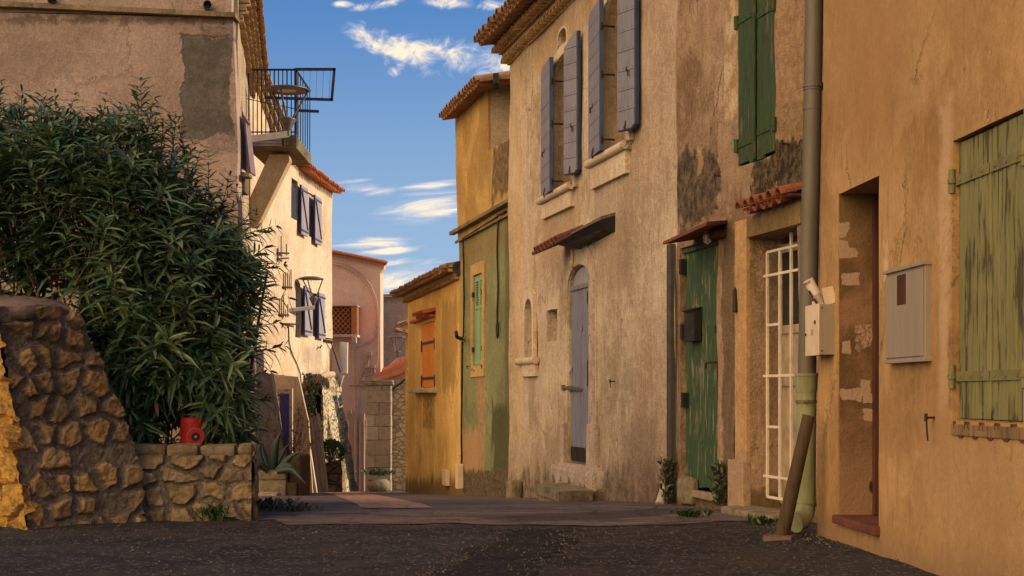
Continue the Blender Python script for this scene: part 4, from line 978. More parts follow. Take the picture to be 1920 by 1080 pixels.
# cornice of three tile rows and roof
b = MB(); g0, g1 = uC(1270), uC(955) + .02
for k, (z_, pr, rr) in enumerate([(5.60, .13, .068), (5.74, .26, .070), (5.88, .40, .072)]):
    tiles_row(b, FC, g0, g1, z_, -.1, pr, rr, .155, jit=.004); 
row = part('cornice_tiles', b, 'tile_gold', Ct)
b = MB()
for k, (z_, pr) in enumerate([(5.60, .10), (5.74, .22), (5.88, .36)]):
    b.fbox(FC, g0, g1 - .0, z_ + .064, z_ + .1385, -.1 - .002 * k, pr + .0, .004, .004); b.fbox(FC, g0, g1, z_ - .012, z_ + .063, -.1, pr - .07)
part('cornice_mortar', b, 'mort', Ct)
b = MB(); zr = 6.05
tiles_row(b, FC, g0, g1 + .06, zr + .03, -.6, .50, .085, .21, drop=.20, jit=.012, r2=.092)
tiles_row(b, FC, g0 + .105, g1 - .05, zr + .03, -.6, .46, .08, .21, drop=.20, flip=True)
rf = part('roof_tiles', b, 'tile_old', Ct)
b = MB(); A0, A1 = FC.pt(g0, zr - .04, .36), FC.pt(g1, zr - .04, .36); B0, B1 = FC.pt(g0, zr + .9, -3.4), FC.pt(g1, zr + .9, -3.4)
b.solid([A0, A1, B1, B0], [v + Zv * .04 for v in (A0, A1, B1, B0)]); C0, C1 = FC.pt(g0, 5.62, -4.99), FC.pt(g1, 5.62, -4.99); b.solid([B0, B1, C1, C0], [v + Zv * .04 for v in (B0, B1, C1, C0)])
part('roof', b, 'tile_old', Ct)
FCd = FC.shift(.055)
# door
b = MB(); planks(b, FCd, uC(1107.5), uC(1068), doorz0 + .01, 2.20, 9, -.12, -.075, .006, .005); dr = part('plank_door', b, 'door_blue', Ct)
b = MB(); b.fbox(FCd, uC(1107), uC(1068.5), 2.185, 2.24, -.075, -.055, .004)
for i in range(4): b.box(FCd.pt(uC(1107) + .1 + .2 * i, 2.212, -.05), FC.d3(), FC.n3(), Zv, .03, .012, .03, .004)
part('door_rail', b, 'mauve', dr)
b = MB(); b.prism(FCd, arch(uC(1107), uC(1069), 2.24, 2.25, 2.44), -.13, -.095); part('fanlight', b, 'lead', dr)
b = MB(); b.fbox(FCd, uC(1107), uC(1068.5), doorz0 + .03, doorz0 + .20, -.075, -.062, .004); part('kick_board', b, 'black', dr)
b = MB(); p = FCd.pt(uC(1088), zC(1087, 615), -.07); b.box(p, FC.d3(), FC.n3(), Zv, .07, .01, .07, .004); part('door_plate', b, 'mauve', dr)
b = MB()
for (px, py, h) in ((1106.5, 557, .14), (1106.5, 700, .30), (1106.5, 832, .16)): b.fbox(FCd, uC(px) - .01, uC(px) + .05, zC(px, py) - h / 2, zC(px, py) + h / 2, -.075, -.03, .008)
part('hinge', b, 'black', dr)
b = MB(); p0 = FC.pt(uC(1061), zC(1061, 727), .02); p1 = FC.pt(uC(1090), zC(1090, 731), -.045); b.tube([p0, p1], .026, 8); b.box(p0, FC.d3(), FC.n3(), Zv, .08, .06, .07, .01)
for i in range(5): q = p0 + (p1 - p0) * (.3 + .15 * i); b.box(q + FC.n3() * .012, FC.d3(), FC.n3(), Zv, .04, .05, .05, .008)
part('lock_bar', b, 'lampmetal', dr)
b = MB(); b.tube([FCd.pt(uC(1071), zC(1071, 688), -.06), FCd.pt(uC(1071), zC(1071, 700), -.03)], .014, 8); part('keyhole_plate', b, 'lead', dr)
b = MB(); band(b, FC, arch(uC(1121), uC(1058.5), -.05, 2.15, 2.72), arch(uC(1109), uC(1066.5), -.05, 2.24, 2.47), -.01, .018); part('door_surround', b, matC, Ct)
b = MB(); b.fbox(FC, uC(1118), uC(1109), .10, 2.25, -.02, .035, .012, .008); b.fbox(FC, uC(1124), uC(1108.8), .12, .62, -.02, .06, .012, .01); b.fbox(FC, uC(1066), uC(1060), .12, .62, -.02, .06, .012, .01)
pl = plaster('pale_pitted_base', (.54, .42, .33), (.64, .52, .42), (.36, .25, .18), [dict(low=(0, 0, -.12), col=(.12, .09, .06), amp=.18, scale=5, soft=.05, k=.9)], blot=.9, bump=.009, pit=1)
part('door_jamb', b, pl, Ct)
b = MB(); b.fbox(FC, uC(1132), uC(1052), -.30, .10, -.05, .13, .05, .02); b.fbox(FC, uC(1128), uC(1058), .06, doorz0 - .004, -.15, .09, .03, .01); part('threshold', b, pl, Ct)
# lean-to canopy over the door
b = MB(); f0 = FC.at(998, 480, .40); f1 = FC.at(1126, 412, .17); k0 = FC.pt(uC(1018), f0.z + .22, -.02); k1 = FC.pt(FC.shift(.17).u(1126) - .0, f1.z + .06, -.02)
k0 = FC.pt(FC.shift(.40).u(998), f0.z + .18, -.02); fm_ = f0 + (f1 - f0) * .36; km = k0 + (k1 - k0) * .36; fn = f0 + (f1 - f0) * .60; kn = k0 + (k1 - k0) * .60
b.solid([fm_, fn, kn, km], [v + Zv * .05 for v in (fm_, fn, kn, km)]); cn = part('door_canopy', b, 'brown', Ct)
b = MB(); fa = f0 + (f1 - f0) * .6; b.solid([fa + Zv * .01, f1, k1, kn + Zv * .01], [v + Zv * .035 for v in (fa, f1, k1, kn)]); part('slate_slab', b, paint('weathered_slab', (.14, .105, .085), (.08, .06, .05), .4, .8), cn)
b = MB(); dcan = (f1 - f0).normalized()
for i in range(7):
    t0 = i / 7 * .38; p = f0 + (f1 - f0) * (t0 + .02); q = k0 + (k1 - k0) * (t0 + .02)
    b.tile(p - FC.n3() * -.0, (q - p), Zv, .046, (q - p).length, None, .014); b.tile(p + Zv * .05 + dcan * .05, (q - p), Zv, .044, (q - p).length, None, .016)
part('canopy_tiles', b, 'terracotta_step', cn)
b = MB(); b.solid([f0 + (f1 - f0) * .42 - Zv * .05 - FC.n3() * .05, f1 - Zv * .07 - FC.n3() * .06, k1 - Zv * .20, km - Zv * .20], [fm_ - Zv * .004, f1 - Zv * .004, k1 - Zv * .004, km - Zv * .004]); part('bracket', b, 'black', cn)
# ornament, steps, hook
b = MB(); p = FC.pt(uC(1078), zC(1078, 482), .03)
b.lathe(p, [(.0, -.10), (.035, -.09), (.03, -.055), (.014, -.02), (.022, .02), (.012, .05), (.028, .075), (.0, .11)], 10); b.fbox(FC, uC(1078) - .03, uC(1078) + .03, p.z - .12, p.z - .095, -.02, .06, .004); b.tube([p + Zv * .05, p - Zv * .02 + FC.d3() * .05], .008, 6)
one('wall_figurine', b, 'trim', 'tiny pale figurine fixed above the arch of the grey blue door', 'figurine')
b = MB(); fo = FC.shift(.55); fi = FC.shift(.14); zt_ = -.085
q = [fo.pt(fo.u(1002), 0), fo.pt(fo.u(1049), 0), fi.pt(fi.u(1113), 0), fi.pt(fi.u(1064), 0)]
q = [Vector((v.x, v.y, 0)) for v in q]; cc = sum(q, Vector()) / 4
N2 = []
for i in range(4):
    for j in range(6):
        v = q[i] + (q[(i + 1) % 4] - q[i]) * (j / 6); N2.append(v + Vector((noise.noise(v * 7), noise.noise(v * 7 + Vector((5, 5, 5))), 0)) * .03)
top = [Vector((v.x, v.y, zt_ + .012 * noise.noise(v * 4) - .03 * ((v - cc).dot(-FC.d3()) > 0) * (v - cc).length * .8)) for v in N2]
b.solid([v - Zv * .115 + (cc - v) * Vector((.04, .04, 0)).length * .4 for v in [Vector((t.x, t.y, t.z)) for t in top]], top)
st = thing('stone_step', 'worn grey stone slab step on a small base below the grey blue door', 'step', (cc.x, cc.y, -.35))
part('slab', b, 'slab', st)
b = MB(); ins = [Vector((cc.x + (v.x - cc.x) * .84, cc.y + (v.y - cc.y) * .84, 0)) for v in N2]; b.solid([v + Zv * -.55 for v in ins], [v + Zv * (zt_ - .118) for v in ins]); part('base', b, plaster('step_base', (.34, .24, .13), (.42, .3, .17), (.18, .12, .06)), st)
b = MB(); b.box(FC.pt(uC(977), -.36, .10), FC.d3(), FC.n3(), Zv, .30, .16, .30, .05, .02); one('foot_stone', b, 'slab', 'dark squat guard stone at the far foot of the sandy house', 'stone')
hook('wall_hook', FC, 1152, 715, .05, .07, 'thin bent hook on the sandy wall right of the grey blue door')

# ================================================================ D: green and mustard tall house
FD = Fr(317, 4.95); uD = FD.u; zD = FD.z; yd = FD.Y
zled = zD(855, 440)
matD = plaster('mustard_render', (.56, .37, .13), (.58, .38, .14), (.34, .195, .06), [
    dict(c=(yd(915), 5.2), h=(.5, .9), col=(.24, .14, .05), amp=.3, scale=1.6, soft=.3, k=.6, vert=1),
    dict(c=(yd(943), 4.3), h=(.55, .42), col=(.10, .065, .03), col2=(.24, .16, .08), amp=.22, scale=2.5, soft=.08, k=.9, rug=1)], streak=.45, blot=.3, bump=.004, seed=9)
matDg = plaster('sage_green_render', (.24, .25, .12), (.31, .31, .16), (.15, .155, .075), [
    dict(c=(yd(885), 3.3), h=(9, .28), col=(.24, .15, .06), amp=.25, scale=2, soft=.2, k=.55, vert=1),
    dict(c=(yd(903), .55), h=(.28, .75), col=(.46, .28, .15), col2=(.27, .22, .11), amp=.22, scale=1.8, soft=.03, k=.95, vert=1, rug=.6),
    dict(c=(yd(880), -.05), h=(1.0, .38), col=(.42, .25, .13), amp=.22, scale=2.2, soft=.03, k=.9, vert=1),
    dict(c=(yd(940), .15), h=(.6, .62), col=(.055, .055, .022), amp=.26, scale=2.2, soft=.08, k=.85, vert=1),
    dict(c=(yd(952), 2.0), h=(.16, 1.8), col=(.09, .08, .035), amp=.12, scale=2, soft=.1, k=.7, vert=1),
    dict(low=(-.0635, .84, .42), col=(.085, .06, .035), col2=(.24, .17, .10), s2=18, amp=.10, scale=3, soft=.04, k=.95, rug=1.8),
    dict(c=(yd(864), 1.0), h=(.22, 2.2), col=(.47, .33, .14), amp=.04, scale=3, soft=.04, k=.8)], streak=.35, blot=.3, bump=.005, seed=4.4)
Dt = thing('green_mustard_house', 'narrow house, sage green below and mustard above, with mint louvred shutters', 'house', FD.pt(uD(910), -.6))
wcas = rect(uD(905.5), uD(888.5), zD(888, 686), 2.88)
b = wall_mb(FD, [(uD(975), -1.4), (uD(864.5), -1.4), (uD(862), zled - .13), (uD(975), zled - .13)], [(wcas, .08)], 3.0, jit=.012, wav=.03, seed=31); part('lower_wall', b, matDg, Dt)
b = wall_mb(FD.shift(.03), [(uD(975), zled - .16), (uD(861), zled - .16), (uD(856), 5.80), (uD(918), 5.80), (uD(918.5), 4.72), (uD(975), 4.60)], [], 3.2, jit=.012, wav=.02, seed=33); part('upper_wall', b, matD, Dt)
b = MB(); e0 = FD.pt(uD(918) - .004, 4.6, -.02); b.solid([e0, e0 + Vector((2.2, 0, 0)), e0 + Vector((2.2, -.02, 0)), e0 + Vector((0, -.02, 0))], [v + Zv * 1.25 for v in (e0, e0 + Vector((2.2, 0, 0)), e0 + Vector((2.2, -.02, 0)), e0 + Vector((0, -.02, 0)))]); part('gable_render', b, plaster('pale_gable', (.40, .31, .21), (.46, .36, .25), (.3, .22, .14), axis='x'), Dt)
b = MB(); b.fbox(FD, uD(975), uD(859) + .12, zled - .02, zled + .035, .03, .14, .012, .008); b.fbox(FD, uD(975), uD(859) + .05, zled - .17, zled - .13, .02, .05, .006, .004); part('ledge', b, 'dark_concrete', Dt)
b = MB(); fe = FD.shift(.33); 
ua_, ub2 = fe.u(893), fe.u(823)
tiles_row(b, FD, ua_, ub2, 5.84, -.5, .34, .075, .185, drop=.16, r2=.08); tiles_row(b, FD, ua_ + .09, ub2 - .09, 5.82, -.5, .31, .07, .185, drop=.15, flip=True)
rt = part('roof_tiles', b, 'tile_old', Dt)
b = MB(); A0, A1 = FD.pt(ua_, 5.66, .26), FD.pt(ub2, 5.66, .26); B0, B1 = FD.pt(ua_, 5.90, -1.4), FD.pt(ub2, 5.90, -1.4); b.solid([A0, A1, B1, B0], [v + Zv * .04 for v in (A0, A1, B1, B0)]); part('roof', b, 'tile_old', Dt)
b = MB(); c = P(930, 152, 22.6); b.box(c, Vector((1, 0, 0)), Vector((0, 1, 0)), Zv, .09, .4, .17, .02); part('rafter_end', b, 'black', Dt)
b = MB(); cas = 'casing'
o_ = rect(uD(909.5), uD(884.5), zD(885, 707), 3.06); band(b, FD, o_, wcas, -.004, .022); part('window_casing', b, plaster('ochre_casing', (.52, .34, .14), (.56, .38, .17), (.42, .26, .1)), Dt)
for k, (a, c) in enumerate([(uD(897.2), uD(888.7)), (uD(905.4), uD(897.4))]):
    z0, z1 = wcas[0][1] + .01, 2.87; b = MB(); fw = .05
    for (x0, x1) in ((a, a + fw), (c - fw, c)): b.fbox(FD, x0, x1, z0, z1, -.05, -.01, .004)
    for (q0, q1) in ((z0, z0 + .07), (z0 + .9, z0 + .96), (z1 - .10, z1)): b.fbox(FD, a + fw, c - fw, q0, q1, -.05, -.012, .003)
    b.fbox(FD, a + fw, c - fw, z0 + .07, z0 + .9, -.045, -.03)
    s_ = part('shutter', b, 'mint', Dt)
    b = MB(); n = 9
    for i in range(n):
        zz = z0 + .99 + (z1 - .13 - z0 - .99) * i / (n - 1); b.box(FD.pt((a + c) / 2, zz, -.03), FD.d3(), (FD.n3() - Zv * .9).normalized(), (Zv + FD.n3() * .9).normalized(), c - a - 2 * fw - .004, .04, .008)
    part('louvres', b, 'mint', s_)
    b = MB(); e = c - .0 if k == 0 else a
    for zz in (z0 + .25, z1 - .3): b.fbox(FD, e - .02, e + .05 if k == 0 else e + .02, zz - .04, zz + .04, -.01, .03, .004)
    part('hinge', b, 'iron', s_)
b = MB(); b.fbox(FD, wcas[0][0], wcas[2][0], wcas[0][1], wcas[2][1], -.079, -.06); part('window_back', b, 'black', Dt)
hook('wall_hook', FD, 880, 687, .04, .05, 'small catch at the lower left of the mint louvred shutters'); hook('wall_hook', FD, 907, 686, .04, .05, 'small catch at the lower right of the mint louvred shutters')
# cables
b = MB(); pts = [FD.at(933 + .8 * math.sin(y * .05), y, .03) for y in range(404, 640, 14)]; b.tube(pts, .016, 6); c = FD.at(932.5, 618, .04)
b.tube([c + Vector((0, .0, .12 * math.cos(a))) + FD.d3() * .05 * math.sin(a) for a in [i * math.pi / 5 for i in range(11)]], .014, 6)
b.tube([FD.at(934, 404, .04), FD.at(948, 397, .05)], .02, 6)
one('hanging_cable', b, 'black', 'black cable down the green wall ending in a loop, right of the mint shutters', 'cable')
b = MB(); pts = [FD.at(868, 447, .05), FD.at(868.5, 470, .03), FD.at(870, 560, .03), FD.at(869, 630, .03), FD.at(866, 636, .03)]; b.tube(pts, .014, 6); b.tube([FD.at(866, 636, .03), FD.at(857, 632, .3), FD.at(855, 622, .3)], .03, 7); b.tube([FD.at(868, 447, .05), FD.at(932, 406, .05)], .012, 6); b.tube([FD.at(866.5, 640, .02), FD.at(865, 905, .02)], .018, 6)
one('wall_cable', b, 'black', 'cable running along the far edge of the green house with a bracket at its end', 'cable')
b = MB(); p = FD.at(893, 388, .1); b.tube([P(893, 385, 24.2), P(930, 383, 23.4)], .05, 8); b.tube([P(895, 381, 24.2), P(918, 381, 23.6)], .02, 6); one('antenna_mount', b, 'black', 'black tubular bracket lying on the ledge above the green wall', 'bracket')
b = MB(); p = FD.at(869, 900, .05); b.box(FD.pt(uD(868), zD(868, 893), .06), FD.d3(), FD.n3(), Zv, .16, .12, .42, .02); one('guard_stone', b, 'box_cream', 'pale guard post at the corner of the green and orange houses', 'bollard')

# ================================================================ E: low orange house
FE = Fr(380, 12339 / 2800); uE = FE.u; zE = FE.z; ye = FE.Y
matE = plaster('golden_render', (.90, .58, .19), (.93, .66, .28), (.60, .36, .10), [
    dict(c=(ye(842), 1.85), h=(.75, .75), col=(.34, .20, .07), amp=.28, scale=1.3, soft=.12, k=.65, vert=1),
    dict(c=(ye(772), 1.3), h=(.4, 1.4), col=(.44, .25, .08), amp=.2, scale=1.5, soft=.2, k=.5, vert=1),
    dict(c=(ye(803), .62), h=(.75, .34), col=(.17, .09, .03), amp=.12, scale=2.5, soft=.05, k=.8, vert=1, grain=14),
    dict(low=(-.0635, .87, .30), col=(.13, .085, .035), amp=.20, scale=2.2, soft=.15, k=.85, vert=1)], streak=.4, blot=.3, bump=.003, seed=6.1)
Et = thing('golden_house', 'low golden orange house with bright orange board shutters and a tiled cornice', 'house', FE.pt(uE(810), -1.0))
wE = rect(uE(815), uE(790.5), zE(791, 727), 2.36)
b = wall_mb(FE, [(uE(866), -1.9), (uE(765), -2.1), (uE(765), 2.92), (uE(866), 2.92)], [(wE, .07)], 4.0, jit=.012, wav=.02, seed=41); part('wall', b, matE, Et)
mid = uE(802.3)
for k, (a, c) in enumerate([(mid + .006, wE[0][0] if wE[0][0] > mid else wE[2][0]), (min(wE[0][0], wE[1][0]), mid - .006)]):
    b = MB(); planks(b, FE, min(a, c) + .004, max(a, c) - .004, wE[0][1] + .01, 2.35, 3, -.05, -.01, .005, .004); s_ = part('shutter', b, 'orange_shut', Et)
    b = MB()
    for zz in (zE(791, 645), zE(791, 710)): b.fbox(FE, min(a, c), max(a, c), zz - .025, zz + .025, -.009, .004, .002); e = max(a, c) if k == 0 else min(a, c); b.fbox(FE, e - .04, e + .04, zz - .16, zz + .06, -.006, .012)
    part('strap_hinge', b, 'iron', s_)
b = MB(); b.fbox(FE, uE(818.5), uE(779.5), zE(780, 737), zE(780, 729), -.06, .16, .015, .006); part('window_sill', b, 'trim', Et)
b = MB(); b.fbox(FE, wE[0][0], wE[2][0], wE[0][1], wE[2][1], -.069, -.055); part('window_back', b, 'black', Et)
b = MB(); za_ = 2.50; fa_ = FE.shift(.22); tiles_row(b, FE, uE(817), fa_.u(776), za_ + .05, -.02, .24, .07, .17, drop=.06); tiles_row(b, FE, uE(817) + .08, fa_.u(776) - .08, za_ + .05, -.02, .21, .065, .17, drop=.06, flip=True)
b.fbox(FE, uE(816), uE(778), za_ - .08, za_ - .02, -.02, .12, .02); part('window_canopy', b, 'tile_red', Et)
b = MB(); g0, g1 = uE(866), uE(765) + .1
for (z_, pr) in ((2.92, .12), (3.05, .25)): tiles_row(b, FE, g0, g1, z_, -.1, pr, .068, .16)
part('cornice_tiles', b, 'tile_gold', Et)
b = MB()
for (z_, pr) in ((2.92, .10), (3.05, .22)): b.fbox(FE, g0, g1, z_ + .064, z_ + .128, -.1, pr, .004); b.fbox(FE, g0, g1, z_ - .01, z_ + .068, -.1, pr - .1)
part('cornice_mortar', b, 'mort', Et)
b = MB(); tiles_row(b, FE, g0, g1 + .08, 3.25, -.7, .36, .07, .17, drop=.16, jit=.012); tiles_row(b, FE, g0 + .09, g1 + .0, 3.24, -.7, .33, .065, .17, drop=.16, flip=True); part('roof_tiles', b, 'tile_old', Et)
b = MB(); A0, A1 = FE.pt(g0, 3.14, .28), FE.pt(g1 + .05, 3.14, .28); B0, B1 = FE.pt(g0, 3.75, -3.2), FE.pt(g1 + .05, 3.75, -3.2); b.solid([A0, A1, B1, B0], [v + Zv * .04 for v in (A0, A1, B1, B0)]); part('roof', b, 'tile_old', Et)
b = MB(); b.fbox(FE, uE(844), uE(837), zE(838, 909), zE(838, 880), -.01, .08, .01); one('meter_cabinet', b, 'box_cream', 'small pale utility cabinet at the foot of the golden house', 'meter box')
b = MB(); c = P(861, 503, 25.3); b.lathe(Vector((0, 0, 0)), [(.0, .0), (.06, .007), (.115, .03), (.12, .033), (.115, .036), (.06, .013), (.0, .006)], 18)
rot = Matrix.Rotation(R(80), 3, 'X'); b.v = [rot @ v for v in b.v]; b.v = [v + c for v in b.v]; b.tube([c, c + Vector((.15, .25, -.3))], .02, 6); one('satellite_dish', b, 'black', 'small dark satellite dish above the near end of the golden roof', 'satellite dish')
# rear wing eave beyond the golden house
LE = thing('low_annex', 'small annex with a tiled eave beyond the far end of the golden house', 'house', P(752, 925, 33.5))
fx = Fr(Y=33.4); uX = fx.u
b = MB(); b.fbox(fx, uX(760), uX(775), -2.2, fx.z(760, 626), -1.5, 0); part('wall', b, matE, LE)
b = MB(); 
for i in range(4):
    p = P(746 + i * 5, 613 - i * 2.0, 33.2); b.tile(p, Vector((.3, .5, .12)), Zv, .06, .4, None, .02); b.tile(P(740 + i * 6, 624 - i * .5, 33.4), Vector((.3, .5, .12)), Zv, .045, .3, None, .02)
part('eave_tiles', b, 'tile_old', LE)
b = MB(); a_ = [P(744, 614, 33.1), P(768, 606, 33.1), P(768, 602, 34), P(746, 606, 34)]; b.solid(a_, [v + Zv * .04 for v in a_]); a_ = [P(738, 620, 33.3), P(768, 628, 33.3), P(768, 622, 34), P(745, 618, 34)]; b.solid(a_, [v + Zv * .04 for v in a_]); part('roof', b, 'tile_gold', LE)
# ================================================================ background
# grey wall house far behind
Kt = thing('grey_gable_house', 'plain grey brown rendered wall of a house far down the street', 'house', P(740, 930, 48))
f = Fr(Y=48.0); b = wall_mb(f, rect(f.u(640), f.u(860), -3, f.z(700, 556)), [], 4.0, jit=.02, wav=.02, step=.6, grid=1.5, seed=51)
part('wall', b, plaster('grey_brown_render', (.36, .27, .22), (.42, .32, .26), (.27, .20, .16), axis='x', streak=.3, blot=.8, bump=.004), Kt)
b = MB(); zt = f.z(700, 556); n = 26
for i in range(n):
    u = f.u(640) + (f.u(860) - f.u(640)) * (i + .5) / n; b.tile(f.pt(u - .09, zt + .0, .1), f.d3(), Zv, .07, .17, .08, .015)
part('ridge_tiles', b, 'tile_old', Kt)
# tiled roof of the lower house and rubble wall in front
f = Fr(Y=41); Rt = thing('rubble_house', 'low rubble stone house with an orange tiled roof beyond the golden house', 'house', P(745, 922, 38.5))
fr_ = Fr(Y=38.5)
b = wall_mb(fr_, [(fr_.u(722), -2.2), (fr_.u(775), -2.2), (fr_.u(775), fr_.z(775, 697)), (fr_.u(722), fr_.z(722, 737))], [(rect(fr_.u(728), fr_.u(735), fr_.z(0, 815), fr_.z(0, 795)), .2)], 2.0, jit=.04, wav=.05, step=.15, seed=53)
part('wall', b, rubble('golden_rubble', (.68, .48, .24), (.56, .37, .17), (.74, .55, .31), (.50, .34, .17), scale=5.2, bump=.05, stretch=1.7), Rt)
b = MB(); q = [P(722, 741, 38.4), P(775, 700, 38.4)]; b.tube([q[0], q[1]], .025, 6); part('cable', b, 'iron', Rt)
b = MB(); a0, a1 = P(716, 722, 39), P(778, 690, 39); c0, c1 = P(716, 706, 44), P(778, 662, 44)
b.solid([a0, a1, c1, c0], [v - Zv * .06 for v in (a0, a1, c1, c0)]); rf = part('roof', b, 'tile_orange', Rt)
b = MB(); 
for i in range(9):
    t = (i + .5) / 9; p0 = c0 + (a0 - c0) * t - Vector((.2, 0, 0)); p1 = c1 + (a1 - c1) * t + Vector((.2, 0, 0)); 
    for k in range(5): s0 = p0 + (p1 - p0) * (k / 5); b.tile(s0 + Zv * (.01 + .012), (p1 - p0), Zv, .12, (p1 - p0).length / 4.7, .10, .015)
part('roof_tiles', b, 'tile_orange', rf)
b = MB(); b.tube([P(716, 707, 44.1), P(748, 678, 44.1), P(775, 674, 44.1)], .12, 8); part('ridge_flashing', b, 'lead', rf)
# lamp standard builder
def lamp(name, label, base, top, rd, hgt, arm_from=None, pole=None, group=None):
    """dish lamp: cone at base, thin stays up to a shallow dish"""
    root = thing(name, label, 'street lamp', base if arm_from is None else arm_from, group)
    b = MB(); b.lathe(top, [(.0, .055), (rd * .6, .05), (rd * .97, .015), (rd, .0), (rd * .97, -.012), (rd * .75, .004), (rd * .47, -.02), (rd * .44, -.02), (rd * .42, .01), (0, .012)], 28); ds = part('dish', b, 'lampmetal', root)
    b = MB(); b.lathe(top - Zv * .002, [(rd * .42, -.012), (rd * .2, -.018), (.0, -.02)], 24); part('lens', b, paint('ribbed_glass', (.62, .52, .38), rough=.3), ds)
    b = MB()
    for k in range(3):
        a = R(20 + 120 * k); b.tube([top + Vector((rd * .93 * math.cos(a), rd * .93 * math.sin(a), -.005)), base + Vector((.05 * math.cos(a), .05 * math.sin(a), hgt * .22))], rd * .05, 6)
    part('stay', b, 'lampmetal', root)
    b = MB(); b.lathe(base, [(.0, hgt * .26), (rd * .36, hgt * .27), (rd * .36, hgt * .25), (rd * .10, -.02), (rd * .09, -.10), (.0, -.10)], 18); b.tube([base + Zv * hgt * .26, base + Zv * hgt * .31], rd * .2, 12); part('cone', b, 'lampmetal', root)
    if arm_from is not None:
        b = MB(); e = base - Zv * .07; d = (e - arm_from); b.box((arm_from + e) / 2, d.normalized(), d.normalized().cross(Zv).normalized(), d.normalized().cross(Zv).normalized().cross(d.normalized()), d.length, .07, rd * .30, .01); b.tube([base - Zv * .10, base - Zv * .0], rd * .12, 10)
        b.box(arm_from, Vector((1, 0, 0)), Vector((0, 1, 0)), Zv, .05, .18, .26, .01); part('arm', b, 'lampmetal', root)
    if pole: b = MB(); b.tube([base - Zv * .05, pole], rd * .09, 8); part('pole', b, 'lampmetal', root)
    return root
lamp('street_lamp', 'dish street lamp on a pole against the grey wall above the orange roof', P(745, 668, 45), P(745, 633, 45), .30, .55, pole=Vector((P(745, 668, 45).x, 45, gz(45))), group='dish street lamps')
# pink house
fp = Fr(Y=42.0); up, zp = fp.u, fp.z
Pt = thing('pink_house', 'salmon pink house facing up the street with a lattice balcony', 'house', P(668, 930, 42))
b = wall_mb(fp, [(up(560), -3), (up(714), -3), (up(713), zp(713, 512)), (up(720), zp(720, 503)), (up(720), zp(720, 493)), (up(622), zp(622, 474)), (up(560), zp(560, 462))], [], .5, jit=.01, wav=.01, step=.5, grid=1.2, seed=61)
part('wall', b, 'pink', Pt)
b = MB(); b.fbox(fp, up(560), up(690), -3, zp(622, 480), -5, -.49); part('rear_wall', b, 'pink', Pt)
b = MB()
for i in range(13):
    x0 = 600 + i * 9.6; p = P(x0, 468.5 + (x0 - 600) * .205, 41.9); p1 = P(x0 + 10.5, 468.5 + (x0 + 10.5 - 600) * .205, 41.9); b.tile(p, p1 - p, Zv, .09, (p1 - p).length, .075, .02); 
a_ = [P(595, 470, 41.85), P(725, 497, 41.85), P(725, 497, 46), P(595, 470, 46)]; b.solid(a_, [v + Zv * .05 for v in a_]); part('roof', b, 'tile_red', Pt)
# balcony
bo = 41.2
b = MB(); x0, x1 = P(600, 0, bo).x, P(670, 0, bo).x; z0, z1 = P(0, 628, bo).z, P(0, 573, bo).z
b.box(Vector(((x0 + x1) / 2, bo + .4, z0 - .02)), Vector((1, 0, 0)), Vector((0, 1, 0)), Zv, x1 - x0, .8, .07, .01); bal = part('balcony', b, 'pink', Pt)
b = MB(); x2 = P(659, 0, bo).x; b.box(Vector(((x1 + x2) / 2 - .02, bo + .4, (z0 + z1) / 2)), Vector((1, 0, 0)), Vector((0, 1, 0)), Zv, x1 - x2 - .03, .78, z1 - z0 - .03); part('brick_pier', b, 'brick', bal)
b = MB(); b.box(Vector(((x0 + x1) / 2, bo + .4, z1)), Vector((1, 0, 0)), Vector((0, 1, 0)), Zv, x1 - x0, .82, .035, .008); b.box(Vector((x1 - .01, bo + .02, (z0 + z1) / 2)), Vector((1, 0, 0)), Vector((0, 1, 0)), Zv, .04, .04, z1 - z0); b.box(Vector((x1 - .09, bo + .05, z0 - .14)), Vector((1, 0, 0)), Vector((0, 1, 0)), Zv, .13, .2, .18, .02); part('coping', b, 'pink_pipe', bal)
b = MB(); nx = 7; pz = (z1 - z0) / 5; x_ = x2
for i in range(9):
    for k in range(5):
        cx, cz = x2 - .10 - i * .135, z0 + .09 + k * pz * .92
        for s_ in (-1, 1): b.tube([Vector((cx - .068 * s_, bo + .05, cz - pz * .46)), Vector((cx, bo + .05, cz + .0)), Vector((cx + .068 * s_, bo + .05, cz + pz * .46))], .012, 4)
part('lattice', b, 'brick', bal)
b = MB(); b.box(Vector(((x0 + x2) / 2, bo + .3, (z0 + z1) / 2)), Vector((1, 0, 0)), Vector((0, 1, 0)), Zv, x2 - x0 - .01, .04, z1 - z0 - .05); part('balcony_panel', b, paint('red_brown', (.22, .08, .05)), bal)
# cables and pipes on the pink wall
def wallrun(name, pts, r, label, cat, mat='pink_pipe', Y=41.93, group=None):
    b = MB()
    for pl in pts: b.tube([P(x, y, Y) for x, y in pl], r, 6)
    return one(name, b, mat, label, cat, group)
arc = [(622, 495), (640, 497), (660, 506), (678, 521), (692, 540), (701, 562), (706, 590), (706, 615), (702, 632), (694, 642), (680, 648), (668, 651), (666, 660), (666, 745)]
wallrun('arched_cable', [arc, [(x + 4, y - 4) for x, y in arc[:11]]], .017, 'painted cable sweeping in a wide arc over the pink wall', 'cable')
wallrun('wall_pipe', [[(667, 745), (667, 930)], [(676, 790), (676, 928)], [(682, 775), (682, 926)]], .045, 'three pink painted pipes running down the pink wall beside the stone pillar', 'pipe')
wallrun('wall_pipe', [[(655, 780), (655, 926)], [(655, 722), (670, 722), (690, 722)]], .03, 'thin pink pipe left of the three pink pipes', 'pipe')
wallrun('wall_pipe', [[(664, 850), (678, 849), (685, 842), (686, 790), (684, 782)]], .022, 'curved pink pipe crossing the three pink pipes low on the wall', 'pipe')
